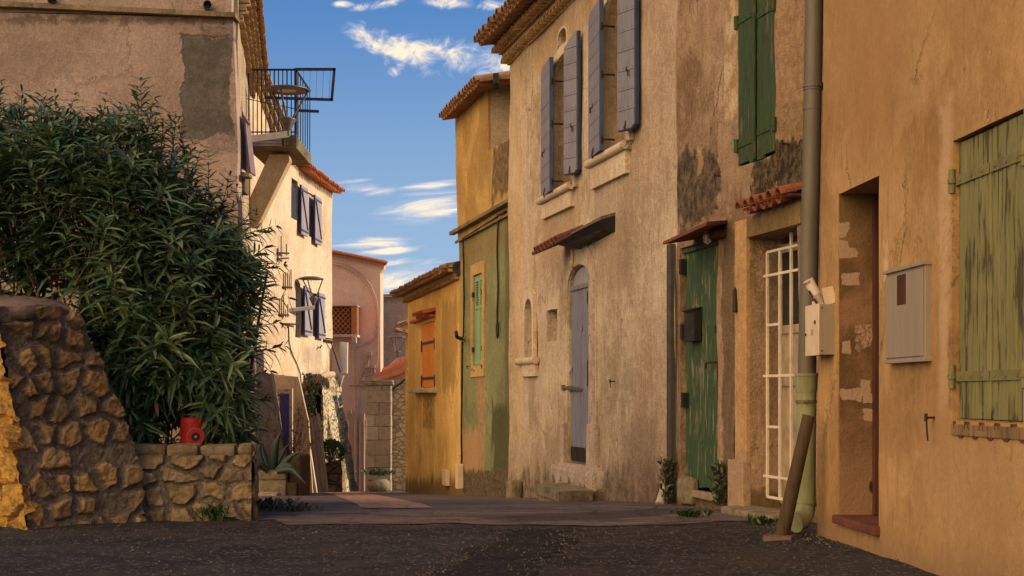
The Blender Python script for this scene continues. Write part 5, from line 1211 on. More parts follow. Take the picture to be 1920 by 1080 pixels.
wallrun('meter_wires', [[(692, 670), (690, 690), (680, 700), (674, 712), (674, 770)], [(701, 684), (704, 700), (690, 704), (678, 706)], [(680, 680), (682, 696), (676, 704)], [(710, 620), (709, 665), (706, 690)], [(690, 668), (688, 678), (679, 680)]], .016, 'tangle of thin cables between the junction boxes on the pink wall', 'cable')
for (x, y, w_, h_, lb) in [(692, 663, .16, .12, 'largest junction box, topmost on the pink wall'), (688, 687, .11, .09, 'junction box below the largest one on the pink wall'), (700, 687, .11, .09, 'junction box nearest the edge of the pink wall'), (680, 712, .07, .11, 'lowest narrow junction box on the pink wall'), (655, 772, .13, .13, 'square box at the top of the thin pink pipe')]:
    b = MB(); b.box(P(x, y, 41.88), Vector((1, 0, 0)), Vector((0, 1, 0)), Zv, w_, .12, h_, .01); 
    for k in (-1, 0, 1): b.tube([P(x, y, 41.9) + Vector((k * w_ * .3, 0, -h_ / 2)), P(x, y, 41.9) + Vector((k * w_ * .3, 0, -h_ / 2 - .12))], .014, 5)
    one('junction_box', b, 'pink_pipe', lb, 'junction box', 'boxes on the pink wall')
# pillar
fq = Fr(Y=38.0); Q = thing('stone_pillar', 'square cut-stone pillar with a flat capstone in front of the pink house', 'pillar', P(710, 922, 38.3))
b = MB(); zz = gz(38); top = fq.z(0, 722); k = 0
while zz < top - .05:
    h = min(random.uniform(.24, .4), top - zz); sp = random.choice([.35, .5, .62, 1.0]); a, c = fq.u(687), fq.u(733); mmid = a + (c - a) * sp
    for (p, q) in ([(a, mmid), (mmid, c)] if sp < 1 else [(a, c)]): b._t = random.random(); b.fbox(fq, p + .003, q - .003, zz + .003, zz + h - .003, -.6, random.uniform(-.012, .012), .018, .006)
    zz += h
b._t = .5; part('shaft', b, stone('cut_stone', [(.46, .33, .21), (.38, .26, .16), (.52, .39, .25)], lk=.3), Q)
b = MB(); b.fbox(fq, fq.u(681), fq.u(737), top + .003, top + .07, -.66, .08, .02, .01); b.fbox(fq, fq.u(683), fq.u(736), top + .071, top + .12, -.62, .05, .02, .01); part('capstone', b, stone('capstone', [(.3, .22, .16), (.3, .22, .16)]), Q)
# boulder planter with grass
b = MB(); c = P(712, 912, 36.8)
bm = bmesh.new(); bmesh.ops.create_icosphere(bm, subdivisions=3, radius=1); bm.verts.index_update()
vs = [Vector((v.co.x * .30, v.co.y * .28, max(-.16, v.co.z * .2))) * (1 + .14 * noise.noise(v.co * 1.7)) + c for v in bm.verts]; fs = [[v.index for v in f_.verts] for f_ in bm.faces]; bm.free(); b.add(vs, fs, True)
one('boulder', b, 'slab', 'rounded boulder at the foot of the stone pillar', 'stone')
def tuft(name, label, c, w_, h_, n, mat='tuft', cat='plant', d_=None, L=.12, W=.012, spread=.6, group=None, up=.7):
    b = MB(); d_ = d_ or w_
    for i in range(n):
        p = c + Vector((random.gauss(0, w_ * .3), random.gauss(0, d_ * .3), random.uniform(0, h_ * .75))); b._t = random.random()
        dr_ = Vector((random.uniform(-1, 1) * spread, random.uniform(-1, 1) * spread, up + random.uniform(-.3, .4))); b.leaf(p, dr_, Vector((random.uniform(-1, 1), random.uniform(-1, 1), 1)), L * random.uniform(.6, 1.3), W * random.uniform(.7, 1.3), .5)
    for i in range(5): q = c + Vector((random.gauss(0, w_ * .15), random.gauss(0, d_ * .15), 0)); b.tube([q, q + Vector((random.uniform(-.3, .3) * w_, 0, h_ * .8))], .004, 4)
    b._t = .5; return one(name, b, mat, label, cat, group)
tuft('grass_tuft', 'dark green grass cushion on the boulder by the stone pillar', P(710, 893, 36.9), .62, .14, 320, L=.16, W=.02, d_=.3)
# white sign box hanging beyond the cream house
S = thing('sign_box', 'white hanging box panel with a small flap at the far end of the cream house', 'sign', P(640, 700, 39.4))
b = MB(); a_ = [P(637, 697, 39.5), P(651, 700, 39.0), P(652, 642, 39.0), P(637, 638, 39.5)]; b.solid([v + Vector((0, .12, 0)) for v in a_], a_); part('panel', b, 'white_panel', S)
b = MB(); a_ = [P(636, 704, 39.3), P(645, 704, 39.0), P(637, 728, 39.1)]; b.solid([v + Vector((0, .1, 0)) for v in a_], a_); part('flap', b, 'white_panel', S)
b = MB(); b.tube([P(610, 634, 38.2), P(652, 641, 39.1)], .02, 6); b.tube([P(620, 640, 38.6), P(638, 697, 39.4)], .015, 6); part('frame', b, 'iron', S)

# ================================================================ G: cream house, left side of the street
FG = Fr(1150, -7.4); uG, zG, yg = FG.u, FG.z, FG.Y
matG = plaster('cream_render', (.68, .52, .34), (.76, .62, .43), (.50, .35, .21), [
    dict(c=(yg(600), 1.0), h=(1.6, .5), col=(.34, .23, .14), amp=.35, scale=2, soft=.2, k=.65, vert=1),
    dict(c=(yg(520), -.2), h=(4, .9), col=(.46, .31, .18), amp=.4, scale=1.6, soft=.3, k=.6, vert=1),
    dict(c=(yg(585), 1.9), h=(1.2, .25), col=(.36, .25, .17), amp=.25, scale=3, soft=.1, k=.5, vert=1)], streak=.55, blot=.5, bump=.005, seed=8.1)
Gt = thing('cream_house', 'sunlit cream house on the left with lavender grey shutters and a red tiled eave', 'house', FG.pt(uG(600), -1.4))
ze = 6.30
def L_(px): return FG.shift(0).u(px)
wa = rect(uG(545.5), uG(557.5), zG(546, 408), zG(546, 333)); wb = rect(uG(576), uG(593), zG(576, 441), zG(576, 358)); wc = rect(uG(553.5), uG(563.5), zG(553, 632), zG(553, 527)); wd = rect(uG(583), uG(600), zG(583, 630), zG(583, 548))
rng = (uG(448), uG(622.5))
b = wall_mb(FG, [(rng[0], -2.4), (rng[1], -2.6), (rng[1], ze), (uG(560), ze), (uG(525), 6.32), (uG(448), 8.0)], [(wa, .12), (wb, .10), (wc, .15), (wd, .10)], 5.0, jit=.015, wav=.035, step=.35, grid=.7, seed=71)
part('wall', b, matG, Gt)
b = MB(); tiles_row(b, FG, uG(534), rng[1] + .15, ze + .16, -.6, .30, .085, .22, drop=.17, jit=.01); tiles_row(b, FG, uG(559) + .1, rng[1], ze + .15, -.6, .27, .08, .22, drop=.17, flip=True); part('roof_tiles', b, 'tile_orange', Gt)
b = MB(); tiles_row(b, FG, uG(559), rng[1], ze - .02, -.1, .14, .05, .16); part('cornice_tiles', b, 'tile_gold', Gt)
b = MB(); b.fbox(FG, uG(558), rng[1], ze + .03, ze + .08, -.1, .17); a_ = [FG.pt(uG(558), ze + .085, .2), FG.pt(rng[1] + .1, ze + .085, .2), FG.pt(rng[1] + .1, ze + .9, -3), FG.pt(uG(558), ze + .9, -3)]; b.solid(a_, [v + Zv * .04 for v in a_]); part('roof', b, 'tile_orange', Gt)
# raking eave of the taller half
b = MB(); p0 = FG.pt(uG(526), 6.25, 0); p1 = FG.pt(uG(460), 7.60, 0); n = 26
for i in range(n):
    p = p0 + (p1 - p0) * ((i + .5) / n)
    for k, (dz_, pr) in enumerate([(0, .10), (.13, .18), (.26, .27)]): b.tile(p + Zv * dz_ - FG.n3() * .1, FG.n3(), Zv, .068, pr + .1, None, .014)
part('verge_tiles', b, 'tile_gold', Gt)
b = MB()
for (dz_, pr) in ((.07, .09), (.20, .17), (.34, .28)):
    a_ = [p0 + Zv * dz_ - FG.n3() * .1, p0 + Zv * dz_ + FG.n3() * pr, p1 + Zv * dz_ + FG.n3() * pr, p1 + Zv * dz_ - FG.n3() * .1]; b.solid(a_, [v + Zv * .05 for v in a_])
part('verge_mortar', b, 'mort', Gt)
# shutters
def gback(w_, o, mat, nm='window_pane'):
    b = MB(); b.fbox(FG, w_[0][0], w_[2][0], w_[0][1], w_[2][1], -o - .03, -o); return part(nm, b, mat, Gt)
b = MB(); b.fbox(FG, wa[0][0] + .01, wa[2][0] - .01, wa[0][1] + .01, wa[2][1] - .2, -.07, -.04); s_ = part('shutter', b, 'navy_shut', Gt)
b = MB()
for i in range(22): b.fbox(FG, wa[0][0] + .08, wa[2][0] - .08, wa[0][1] + .05 + i * .032, wa[0][1] + .07 + i * .032, -.04, -.022)
part('louvres', b, 'navy_shut', s_); gback(wa, .09, 'navy_shut', 'window_back')
gback(wc, .1, 'navy_shut', 'shutter')
for w_ in (wb, wd):
    gback(w_, .05, paint('pinkish_blind', (.44, .34, .33), wear=.05), 'window_blind')
for (w_, a, c, yt, yb_, hingeleft) in [(wb, 564.5, 577.5, 346, 438, 1), (wb, 590.5, 603, 365, 455, 0), (wd, 571, 584.5, 536, 628, 1), (wd, 597.5, 610, 548, 634, 0)]:
    o = .09; fs_ = FG.shift(o); z0 = fs_.z(a, yb_) ; z1 = fs_.z(a, yt); ua_, uc_ = fs_.u(a), fs_.u(c); b = MB(); planks(b, FG, ua_, uc_, z0, z1, 3, o - .03, o, .004, .003)
    s_ = part('shutter', b, 'lav_shut', Gt)
    b = MB(); b.fbox(FG, ua_ - .012, ua_ + .04, z0, z1, o - .031, o + .008); 
    pA, pB = FG.pt(ua_ + .08, z1 - .15, o + .012), FG.pt(uc_ - .08, z0 + .16, o + .012); b.tube([pA, pB], .022, 4)
    for zz in (z0 + .1, z1 - .1): b.fbox(FG, ua_ + .04, uc_, zz - .02, zz + .02, o + .001, o + .014)
    part('brace', b, 'navy_shut', s_)
b = MB(); b.fbox(FG, uG(606), rng[1], zG(606, 640), zG(606, 636), -.01, .07, .01); b.tube([FG.at(603, 648, .06), FG.at(600, 652, .08)], .02, 6); part('ledge', b, 'iron', Gt)
# lit stone buttress at the far end
fbz = gz(38)
Bu = thing('stone_buttress', 'sloping rubble stone buttress in full sun at the end of the cream house', 'buttress', P(650, 928, 37))
rub = rubble('pale_rubble', (.62, .50, .30), (.52, .40, .23), (.70, .58, .37), (.33, .25, .14), scale=4.2, bump=.07, stretch=1.6, lich=.35)
b = MB(); fl = [P(598, 712, 36.3), P(622, 708, 38.8), P(672, 928, 38.0), P(650, 930, 36.3), P(622, 930, 36.0)]
def grid_face(b, c00, c10, c11, c01, nx, nz, amp_, fq=2.0, mask=None):
    vs = []; nn = (c10 - c00).cross(c01 - c00).normalized()
    for j in range(nz + 1):
        for i in range(nx + 1):
            s, t = i / nx, j / nz; p = c00 * (1 - s) * (1 - t) + c10 * s * (1 - t) + c11 * s * t + c01 * (1 - s) * t
            vs.append(p + nn * amp_ * (noise.noise(p * fq) + .5 * noise.noise(p * fq * 2.7)))
    b.add(vs, [(j * (nx + 1) + i, j * (nx + 1) + i + 1, (j + 1) * (nx + 1) + i + 1, (j + 1) * (nx + 1) + i) for j in range(nz) for i in range(nx)], False)
# street-facing sloped face, near face, and back
TL, TR = P(604, 706, 36.4), P(625, 700, 38.9); BL, BR = P(640, 931, 35.8), P(662, 930, 38.4); BRf = P(672, 929, 39.0)
NL, NB = P(588, 706, 36.4), P(612, 931, 35.8)
grid_face(b, BL, BR, TR, TL, 14, 40, .06, 3.0); grid_face(b, NB, BL, TL, NL, 10, 40, .05, 3.0); grid_face(b, BR, BRf, TR + Vector((.1, .3, 0)), TR, 4, 30, .05, 3.0); grid_face(b, NL, TL, TR, TR + Vector((-.8, .3, 0)), 4, 4, .01)
part('masonry', b, rub, Bu)
b = MB(); b.tube([P(600, 708, 36.5), P(612, 703, 37.5), P(624, 702, 38.8)], [.06, .09, .08], 10); part('rounded_cap', b, matG, Bu)
# arched gateway with thatched hood
Gw = thing('garden_gateway', 'small gateway under a ragged hood of twigs in the stone wall below the cream house', 'gateway', P(598, 925, 35.3))
b = MB(); f5 = Fr(Y=35.4); 
b = wall_mb(f5, [(f5.u(572), -2.2), (f5.u(612), -2.2), (f5.u(604), f5.z(0, 720)), (f5.u(572), f5.z(0, 716))], [(rect(f5.u(586), f5.u(602), f5.z(0, 826), f5.z(0, 728)), .6)], 1.2, jit=.05, wav=.05, step=.15, seed=73); part('wall', b, rub, Gw)
b = MB(); fx_ = f5.shift(-.3)
for i in range(5): u = f5.u(588) + (f5.u(600) - f5.u(588)) * i / 4; b.tube([f5.pt(u, f5.z(0, 826), -.3), f5.pt(u, f5.z(0, 735), -.3)], .01, 5)
for k in range(4):
    cz = f5.z(0, 745 + k * 20); b.tube([f5.pt(f5.u(594) + .07 * math.cos(a), cz + .1 * math.sin(a), -.3) for a in [j * math.pi / 5 for j in range(11)]], .009, 4)
part('gate', b, 'iron', Gw)
b = MB(); b.fbox(f5, f5.u(586), f5.u(602), f5.z(0, 828), f5.z(0, 727), -.58, -.52); part('gate_back', b, 'soft_concrete', Gw)
b = MB()
for i in range(420):
    t = random.random(); px = 570 + 46 * t; py = 712 - 10 * math.sin(math.pi * t) + random.uniform(-3, 8); p = P(px, py, 35.1 + random.uniform(-.2, .3)); b._t = random.random()
    b.leaf(p, Vector((random.uniform(-.3, .3), -.4, -random.uniform(.5, 1.0))), Vector((0, -1, 0)), .16 * random.uniform(.6, 1.4), .02, .1)
part('twig_hood', b, wood('dry_twigs', (.28, .19, .10), (.10, .07, .045)), Gw)
b = MB(); b.box(P(592, 722, 35.15), Vector((1, 0, 0)), Vector((0, 1, 0)), Zv, .36, .2, .07, .01); part('hood_beam', b, 'lead', Gw)
# low stone base with bushes
b = MB(); f6 = Fr(Y=34.6); b = wall_mb(f6, [(f6.u(600), -2.2), (f6.u(646), -2.2), (f6.u(640), f6.z(0, 862)), (f6.u(600), f6.z(0, 868))], [], .7, jit=.04, wav=.05, step=.14, grid=.3, seed=75)
one('planter_wall', b, rubble('dark_rubble', (.30, .2, .13), (.24, .16, .1), (.36, .25, .16), (.14, .1, .07), scale=4, bump=.05), 'low rubble planter wall under the round green bush', 'planter')
BS = thing('round_bush', 'bright green rounded bush on the low rubble planter wall', 'bush', P(618, 868, 34.4))
b = MB()
for i in range(2600):
    a, e = random.uniform(0, 6.283), math.asin(random.uniform(-.5, 1)); rr = random.uniform(.55, 1.05) ** .6; v = Vector((math.cos(a) * math.cos(e) * .30, math.sin(a) * math.cos(e) * .28, math.sin(e) * .30)) * rr * (1 + .25 * noise.noise(Vector((a, e * 2, 0)))); b._t = random.random()
    b.leaf(P(621, 850, 34.4) + v, v + Vector((random.uniform(-.2, .2), random.uniform(-.2, .2), .1)), Vector((random.uniform(-1, 1), random.uniform(-1, 1), 1)), .055, .028, .3)
part('foliage', b, 'bright_leaf', BS); b = MB()
for k in range(5): b.tube([P(618, 868, 34.4), P(610 + 5 * k, 850, 34.4)], .012, 5)
part('stem', b, 'bark', BS)
# dark climber beside the gateway
CV = thing('climbing_vine', 'dark leafy climber hanging beside the gateway above the planter wall', 'climber', P(602, 840, 35.2))
b = MB()
for i in range(1600):
    t = random.random(); px = 578 + 14 * noise.noise(Vector((t * 3, 0, 0))) + 22 * t ** 1.5 + random.gauss(0, 5); py = 700 + 160 * t; b._t = random.random()
    b.leaf(P(px, py, 35.1 + random.uniform(-.2, .1)), Vector((random.uniform(-1, 1), -.5, random.uniform(-1, .4))), Vector((0, -1, .3)), .08, .04, .4)
part('foliage', b, 'vine', CV); b = MB(); b.tube([P(604, 862, 35.2), P(598, 800, 35.2), P(586, 740, 35.2), P(578, 705, 35.2)], .02, 6); part('stem', b, 'bark', CV)
# leaning grey boards and white pipe
LBt = thing('board_fence', 'silver grey pointed boards leaning against the cream house', 'fence', P(585, 928, 33.5))
b = MB(); xs_ = [(552, 590, 770, 566), (562, 600, 776, 577), (573, 612, 779, 588)]
for i in range(9):
    bx = 556 + i * 7.2; tx_ = bx - 22 - i * .4; ty_ = 800 - i * 2 + random.uniform(-6, 6); Yq = 33.2 + .05 * i; p0 = P(bx, 930, Yq); p1 = P(tx_ + 8, ty_, Yq + .5); d = (p1 - p0).normalized(); s1 = d.cross(Vector((0, 1, 0))).normalized(); w_ = .088; b._t = random.random()
    q = [p0 - s1 * w_ / 2, p0 + s1 * w_ / 2, p1 + s1 * w_ / 2, p1 + d * .06, p1 - s1 * w_ / 2]; b.solid([v + Vector((0, .025, 0)) for v in q], q)
b._t = .5; part('boards', b, 'greywood', LBt)
b = MB(); b.tube([P(571, 788, 33.0), P(580, 840, 32.9), P(594, 930, 32.8)], .032, 8); one('white_pipe', b, 'white_paint', 'slim white pipe leaning in front of the grey boards', 'pipe')
# plaster batter and blue door
BT = thing('plaster_batter', 'bulging plastered wall foot sloping out below the cream house', 'buttress', P(505, 925, 31))
b = MB(); grid_face(b, P(470, 935, 29.8), P(545, 933, 30.2), P(508, 700, 31.2), P(470, 690, 31.2), 14, 34, .05, 2.0); grid_face(b, P(545, 933, 30.2), P(552, 932, 31.5), P(512, 700, 31.7), P(508, 700, 31.2), 4, 30, .03, 2.0)
part('masonry', b, plaster('worn_batter', (.50, .36, .20), (.58, .44, .26), (.33, .23, .12), axis='x', bump=.01, blot=.9), BT)
BD = thing('garden_door', 'narrow violet blue plank door half hidden by twigs', 'door', P(535, 845, 31.8))
b = MB(); f7 = Fr(Y=31.9); planks(b, f7, f7.u(524), f7.u(542), f7.z(0, 862), f7.z(0, 738), 3, -.04, 0, .004, .003); part('leaf', b, 'purple_door', BD)
b = MB(); b.fbox(f7, f7.u(521), f7.u(545), f7.z(0, 736), f7.z(0, 728), -.05, .05, .01); b.fbox(f7, f7.u(543), f7.u(549), f7.z(0, 870), f7.z(0, 728), -.05, .05, .01); part('frame', b, 'trim', BD)
b = wall_mb(Fr(Y=32.3), [(Fr(Y=32.3).u(500), -2), (Fr(Y=32.3).u(590), -2), (Fr(Y=32.3).u(578), Fr(Y=32.3).z(0, 790)), (Fr(Y=32.3).u(560), Fr(Y=32.3).z(0, 706)), (Fr(Y=32.3).u(500), Fr(Y=32.3).z(0, 700))], [], .12, jit=.03, wav=.04, seed=79)
one('garden_wall', b, matG, 'cream plastered garden wall behind the violet blue door', 'wall')
TW = thing('twiggy_shrub', 'bare twiggy shrub with few leaves in front of the violet blue door', 'shrub', P(550, 880, 31))
b = MB(); b2 = MB()
for i in range(26):
    p = P(552 + random.uniform(-5, 5), 885, 31.0); d = Vector((random.uniform(-.55, .35), random.uniform(-.3, .3), 1)).normalized(); pts = [p]
    for k in range(7): d = (d + Vector((random.uniform(-.25, .25), random.uniform(-.2, .2), random.uniform(-.1, .1)))).normalized(); p = p + d * random.uniform(.12, .26); pts.append(p.copy())
    b2.tube(pts, [.008 - .0009 * k for k in range(len(pts))], 4)
    for q in pts[3:]:
        for k in range(4): b._t = random.random(); b.leaf(q, Vector((random.uniform(-1, 1), random.uniform(-1, 1), random.uniform(-.4, .8))), Zv, .075, .025, .3)
part('branches', b2, 'bark', TW); part('foliage', b, 'vine', TW)
# planter with agave
PL = thing('stone_planter', 'square stone block planter holding the agave, with a pale step before it', 'planter', P(515, 940, 24))
b = MB(); f8 = Fr(Y=24.0); z0_ = gz(24); b.fbox(f8, f8.u(486), f8.u(536), z0_ - .2, f8.z(0, 900), -.55, 0, .03, .015); b.fbox(f8, f8.u(484), f8.u(537), f8.z(0, 899), f8.z(0, 883), -.55, .02, .03, .015); part('block', b, 'slab', PL)
b = MB(); b.fbox(f8, f8.u(490), f8.u(528), z0_ - .1, f8.z(0, 921), .03, .45, .03, .01); part('step', b, stone('pale_step', [(.42, .33, .22), (.42, .33, .22)], lk=.25), PL)
b = MB(); b.fbox(f8, f8.u(537), f8.u(561), z0_ - .2, f8.z(0, 855), -1.4, -.15, .04, .03); b.fbox(f8, f8.u(535), f8.u(556), z0_ - .2, f8.z(0, 905), -.14, -.05, .03, .02); one('plinth_block', b, plaster('dark_block', (.14, .085, .05), (.2, .13, .08), (.07, .045, .03), bump=.01), 'dark brown masonry block right of the agave planter', 'block')
AG = thing('agave', 'dark blue green agave with long pointed leaves in the stone planter', 'agave', P(515, 884, 24.2))
def blade(pts, w0, thick=.012):
    b = MB(); rows = []; n = len(pts)
    for i, p in enumerate(pts):
        t = i / (n - 1); w_ = w0 * (1 - t ** 2.2) * (.65 + .6 * math.sin(math.pi * min(1, t * 1.1 + .12))) + .002; d = (pts[min(i + 1, n - 1)] - pts[max(0, i - 1)]).normalized(); s = d.cross(Vector((0, -1, .15))).normalized(); u = s.cross(d).normalized()
        if u.y > 0: u = -u
        rows.append([p - s * w_ / 2 + u * w_ * .22, p - u * thick, p + s * w_ / 2 + u * w_ * .22, p + u * thick * .2])
    vs = [v for r_ in rows for v in r_]; fs = [(i * 4 + k, i * 4 + (k + 1) % 4, (i + 1) * 4 + (k + 1) % 4, (i + 1) * 4 + k) for i in range(n - 1) for k in range(4)]
    b.add(vs, fs, True); return b
def curve(px_pts, Y0, Y1, n=9):
    out_ = []; m = len(px_pts) - 1
    for i in range(n):
        t = i / (n - 1) * m; k = min(int(t), m - 1); f_ = t - k; a, c = px_pts[k], px_pts[k + 1]; a0 = px_pts[max(0, k - 1)]; c1 = px_pts[min(m, k + 2)]
        def cr(j): return .5 * ((2 * a[j]) + (c[j] - a0[j]) * f_ + (2 * a0[j] - 5 * a[j] + 4 * c[j] - c1[j]) * f_ ** 2 + (3 * a[j] - a0[j] - 3 * c[j] + c1[j]) * f_ ** 3)
        out_.append(P(cr(0), cr(1), Y0 + (Y1 - Y0) * i / (n - 1)))
    return out_
for (pp_, w_, y0_, y1_) in [([(512, 884), (513, 850), (520, 825), (529, 806)], .15, 24.2, 24.1), ([(505, 884), (494, 855), (487, 830), (486, 812)], .12, 24.3, 24.4), ([(500, 884), (490, 862), (486, 840), (492, 828), (494, 840)], .07, 24.1, 24.0),
                            ([(520, 882), (540, 862), (555, 850), (574, 847)], .085, 24.1, 23.9), ([(520, 884), (545, 880), (560, 892), (574, 908)], .10, 23.9, 23.7), ([(518, 884), (535, 872), (552, 878), (563, 896)], .08, 24.0, 23.8), ([(516, 882), (530, 850), (537, 838), (549, 825)], .05, 24.4, 24.5), ([(503, 884), (488, 872), (480, 880), (476, 892)], .09, 23.95, 23.8)]:
    part('leaf', blade(curve(pp_, y0_, y1_), w_), 'agave', AG)
b = MB(); b.tube([P(474, 700, 23.5), P(475, 820, 23.4), P(477, 952, 23.3)], .05, 10); b.tube([P(480, 640, 23.5), P(481, 900, 23.4)], .02, 6)
one('weathered_post', b, 'greywood', 'tall pale weathered post between the low stone wall and the agave planter', 'post')
for i, (px, py, Y, w_, h_, n, lb) in enumerate([(492, 960, 13.0, .5, .10, 320, 'weeds spilling over the ground at the right end of the low stone wall'), (545, 965, 12.8, .35, .035, 120, 'thin weeds on the street edge right of the low stone wall'), (402, 962, 11.5, .16, .13, 160, 'weeds growing at the foot of the low stone wall'), (3, 902, 11.6, .4, .28, 420, 'dark weeds at the foot of the tall stone wall, left edge'), (1360, 935, 11.9, .10, .45, 260, 'climbing weed in the crack right of the green door'), (1268, 915, 13.6, .10, .5, 220, 'ivy growing at the foot of the cable duct left of the green door'), (1293, 962, 12.0, .20, .03, 110, 'sparse grass on the pavement before the green door'), (1430, 968, 10.9, .22, .05, 90, 'dry grass at the foot of the barred doorway')]):
    c = P(px, py, Y); c.z = gz(Y) + (.0 if i != 3 else -.02); c = Vector((P(px, py, Y).x, Y, c.z))
    if i == 4: c = FB.pt(FB.u(1362), 0.0, .06)
    if i == 5: c = FB.pt(FB.u(1271), -.05, .1)
    tuft('weeds', lb, c, w_, h_, n, 'vine' if i in (4, 5) else 'tuft', 'weeds', L=.07, W=.016 if i < 4 else .024, d_=w_ * .6 if i < 4 else .08, group='weeds along the walls')
# lamp on the cream house
bs_p = P(588, 571, 35.0); lamp('street_lamp', 'dish street lamp on an arm over the lower shutters of the cream house', bs_p, P(583, 523, 35.0), .30, .62, arm_from=FG.at(539, 583, .05) if False else P(538, 582, 34.0), group='dish street lamps')
# plant brackets on the cream house
for i, (x0, x1, y, bars) in enumerate([(530, 547, 538, 5), (522, 541, 590, 5), (529, 561, 607, 0), (521, 541, 474, 2)]):
    b = MB(); yy0 = FG.Y(x0); p0 = FG.at(x0, y, .0); p1 = p0 + FG.n3() * .45; p0 = FG.at(x0, y, .02); q1 = FG.at(x1, y + 1, .12); b.tube([p0, q1], .022, 6)
    for k in range(bars): q = p0 + (q1 - p0) * (k + .6) / bars; b.tube([q - Zv * .05, q + Zv * random.uniform(.12, .42)], .012, 5)
    if bars == 0:
        for k in (0, .3, .98): q = p0 + (q1 - p0) * k; b.tube([q, q - Zv * .1], .012, 5)
    if i == 3: q1b = FG.at(x1, y + 10, .12); b.tube([FG.at(x0, y + 11, .02), q1b], .018, 6); b.tube([p0 - Zv * .2, p0 + Zv * .1], .02, 6)
    one('wall_bracket', b, 'iron', ['spiky iron bracket left of the lower dish lamp', 'spiky iron bracket beside the tips of the oleander, below the lamp arm', 'straight iron rail below the lamp arm on the cream house', 'double pale bracket high on the cream wall under the balcony brace'][i], 'bracket', 'iron brackets on the cream wall')
b = MB(); b.tube([FG.at(x, y, .02) for x, y in ((541, 612), (542, 640), (546, 660), (556, 680), (563, 700), (566, 730))], .014, 5); one('wall_cable', b, 'iron', 'thin cable hanging down the lower cream wall under the iron rail', 'cable')
# ================================================================ H: tall shaded building, left foreground
YH = 24.0; fh = Fr(Y=YH); uh, zh = fh.u, fh.z; X1 = uh(445)
xo = lambda px: (px - 960) / F * YH
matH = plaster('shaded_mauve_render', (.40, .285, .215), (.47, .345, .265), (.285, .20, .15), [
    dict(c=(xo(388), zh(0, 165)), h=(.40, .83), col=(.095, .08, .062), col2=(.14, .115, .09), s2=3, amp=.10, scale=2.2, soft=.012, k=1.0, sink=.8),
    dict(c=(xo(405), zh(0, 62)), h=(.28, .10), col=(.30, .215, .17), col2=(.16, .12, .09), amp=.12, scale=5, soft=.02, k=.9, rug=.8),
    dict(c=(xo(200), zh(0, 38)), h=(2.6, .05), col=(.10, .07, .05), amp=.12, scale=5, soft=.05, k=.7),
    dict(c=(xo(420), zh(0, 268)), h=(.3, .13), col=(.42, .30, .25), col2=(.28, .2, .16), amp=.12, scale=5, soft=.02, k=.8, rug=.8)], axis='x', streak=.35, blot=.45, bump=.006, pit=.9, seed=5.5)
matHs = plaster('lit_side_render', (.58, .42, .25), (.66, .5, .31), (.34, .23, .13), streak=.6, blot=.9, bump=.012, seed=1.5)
H = thing('tall_shaded_house', 'tall mauve brown rendered house behind the oleander with a grey bare patch by its corner', 'house', P(430, 940, YH))
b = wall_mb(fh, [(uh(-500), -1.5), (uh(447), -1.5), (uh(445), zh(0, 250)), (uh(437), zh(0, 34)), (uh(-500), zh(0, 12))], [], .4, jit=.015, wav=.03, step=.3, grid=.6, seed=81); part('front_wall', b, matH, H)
b = MB(); zl0, zl1 = zh(0, 32), zh(443, 33)
b.solid([fh.pt(uh(-500), zh(0, -8), -.3), fh.pt(uh(444), zh(0, 36), -.3), fh.pt(uh(444), zh(0, 36), .14), fh.pt(uh(-500), zh(0, -8), .14)], [fh.pt(uh(-500), zh(0, -18), -.3), fh.pt(uh(444), zh(0, 27), -.3), fh.pt(uh(444), zh(0, 27), .14), fh.pt(uh(-500), zh(0, -18), .14)])
led = part('ledge', b, 'dark_concrete', H)
b = wall_mb(fh.shift(-.02), [(uh(-500), zh(0, 12)), (uh(434), zh(0, 30)), (uh(434), 9.6), (uh(-500), 9.6)], [], .4, jit=.02, wav=.02, step=.4, grid=.8, seed=83); part('parapet', b, matH, H)
for px, py in ((97, 4), (387, 13)):
    b = MB(); p = fh.pt(uh(px), zh(px, py), 0); b.tube([p - fh.n3() * .1, p + fh.n3() * .16 + Vector((.05, 0, 0))], .066, 14, caps=False); b.tube([p - fh.n3() * .1, p + fh.n3() * .16 + Vector((.05, 0, 0))], .055, 14, caps=False)
    b.add([p + Vector((.055 * math.cos(a), -.05, .055 * math.sin(a))) for a in [k * math.pi / 6 for k in range(12)]], [list(range(12))]); dp_ = part('drain_spout', b, 'black', led) if False else part('drain_spout', b, 'pipe_grey', H)
# side wall towards the street
pA = P(445, 740, YH); aS = -2760 / 2800
FS = Fr(560, aS); uS = FS.u
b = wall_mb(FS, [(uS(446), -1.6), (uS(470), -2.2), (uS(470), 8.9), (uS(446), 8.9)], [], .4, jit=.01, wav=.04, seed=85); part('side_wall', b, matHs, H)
b = MB()
for (z_, pr) in ((6.55, .0),): pass
Zs = [(7.55, .13), (7.68, .25)]
s0, s1_ = uS(446.5), uS(470)
for k in range(4):
    tiles_row(b, FS, s0 - .0, s1_, 7.02 + .13 * k, -.1, .10 + .055 * k, .066, .15, jit=.006)
ct = part('cornice_tiles', b, 'tile_gold', H)
b = MB()
for k in range(4): b.fbox(FS, s0, s1_, 7.02 + .13 * k + .062, 7.02 + .13 * k + .126, -.1, .08 + .055 * k, .004)
part('cornice_mortar', b, 'mort', H)
b = MB(); a_ = [FS.pt(s0 - .2, 7.58, .33), FS.pt(s1_, 7.58, .33), FS.pt(s1_, 9.2, -4), FS.pt(s0 - .2, 9.2, -4)]; b.solid(a_, [v + Zv * .05 for v in a_]); tiles_row(b, FS, s0, s1_, 7.66, -.5, .36, .085, .2, drop=.1); part('roof', b, 'tile_gold', H)
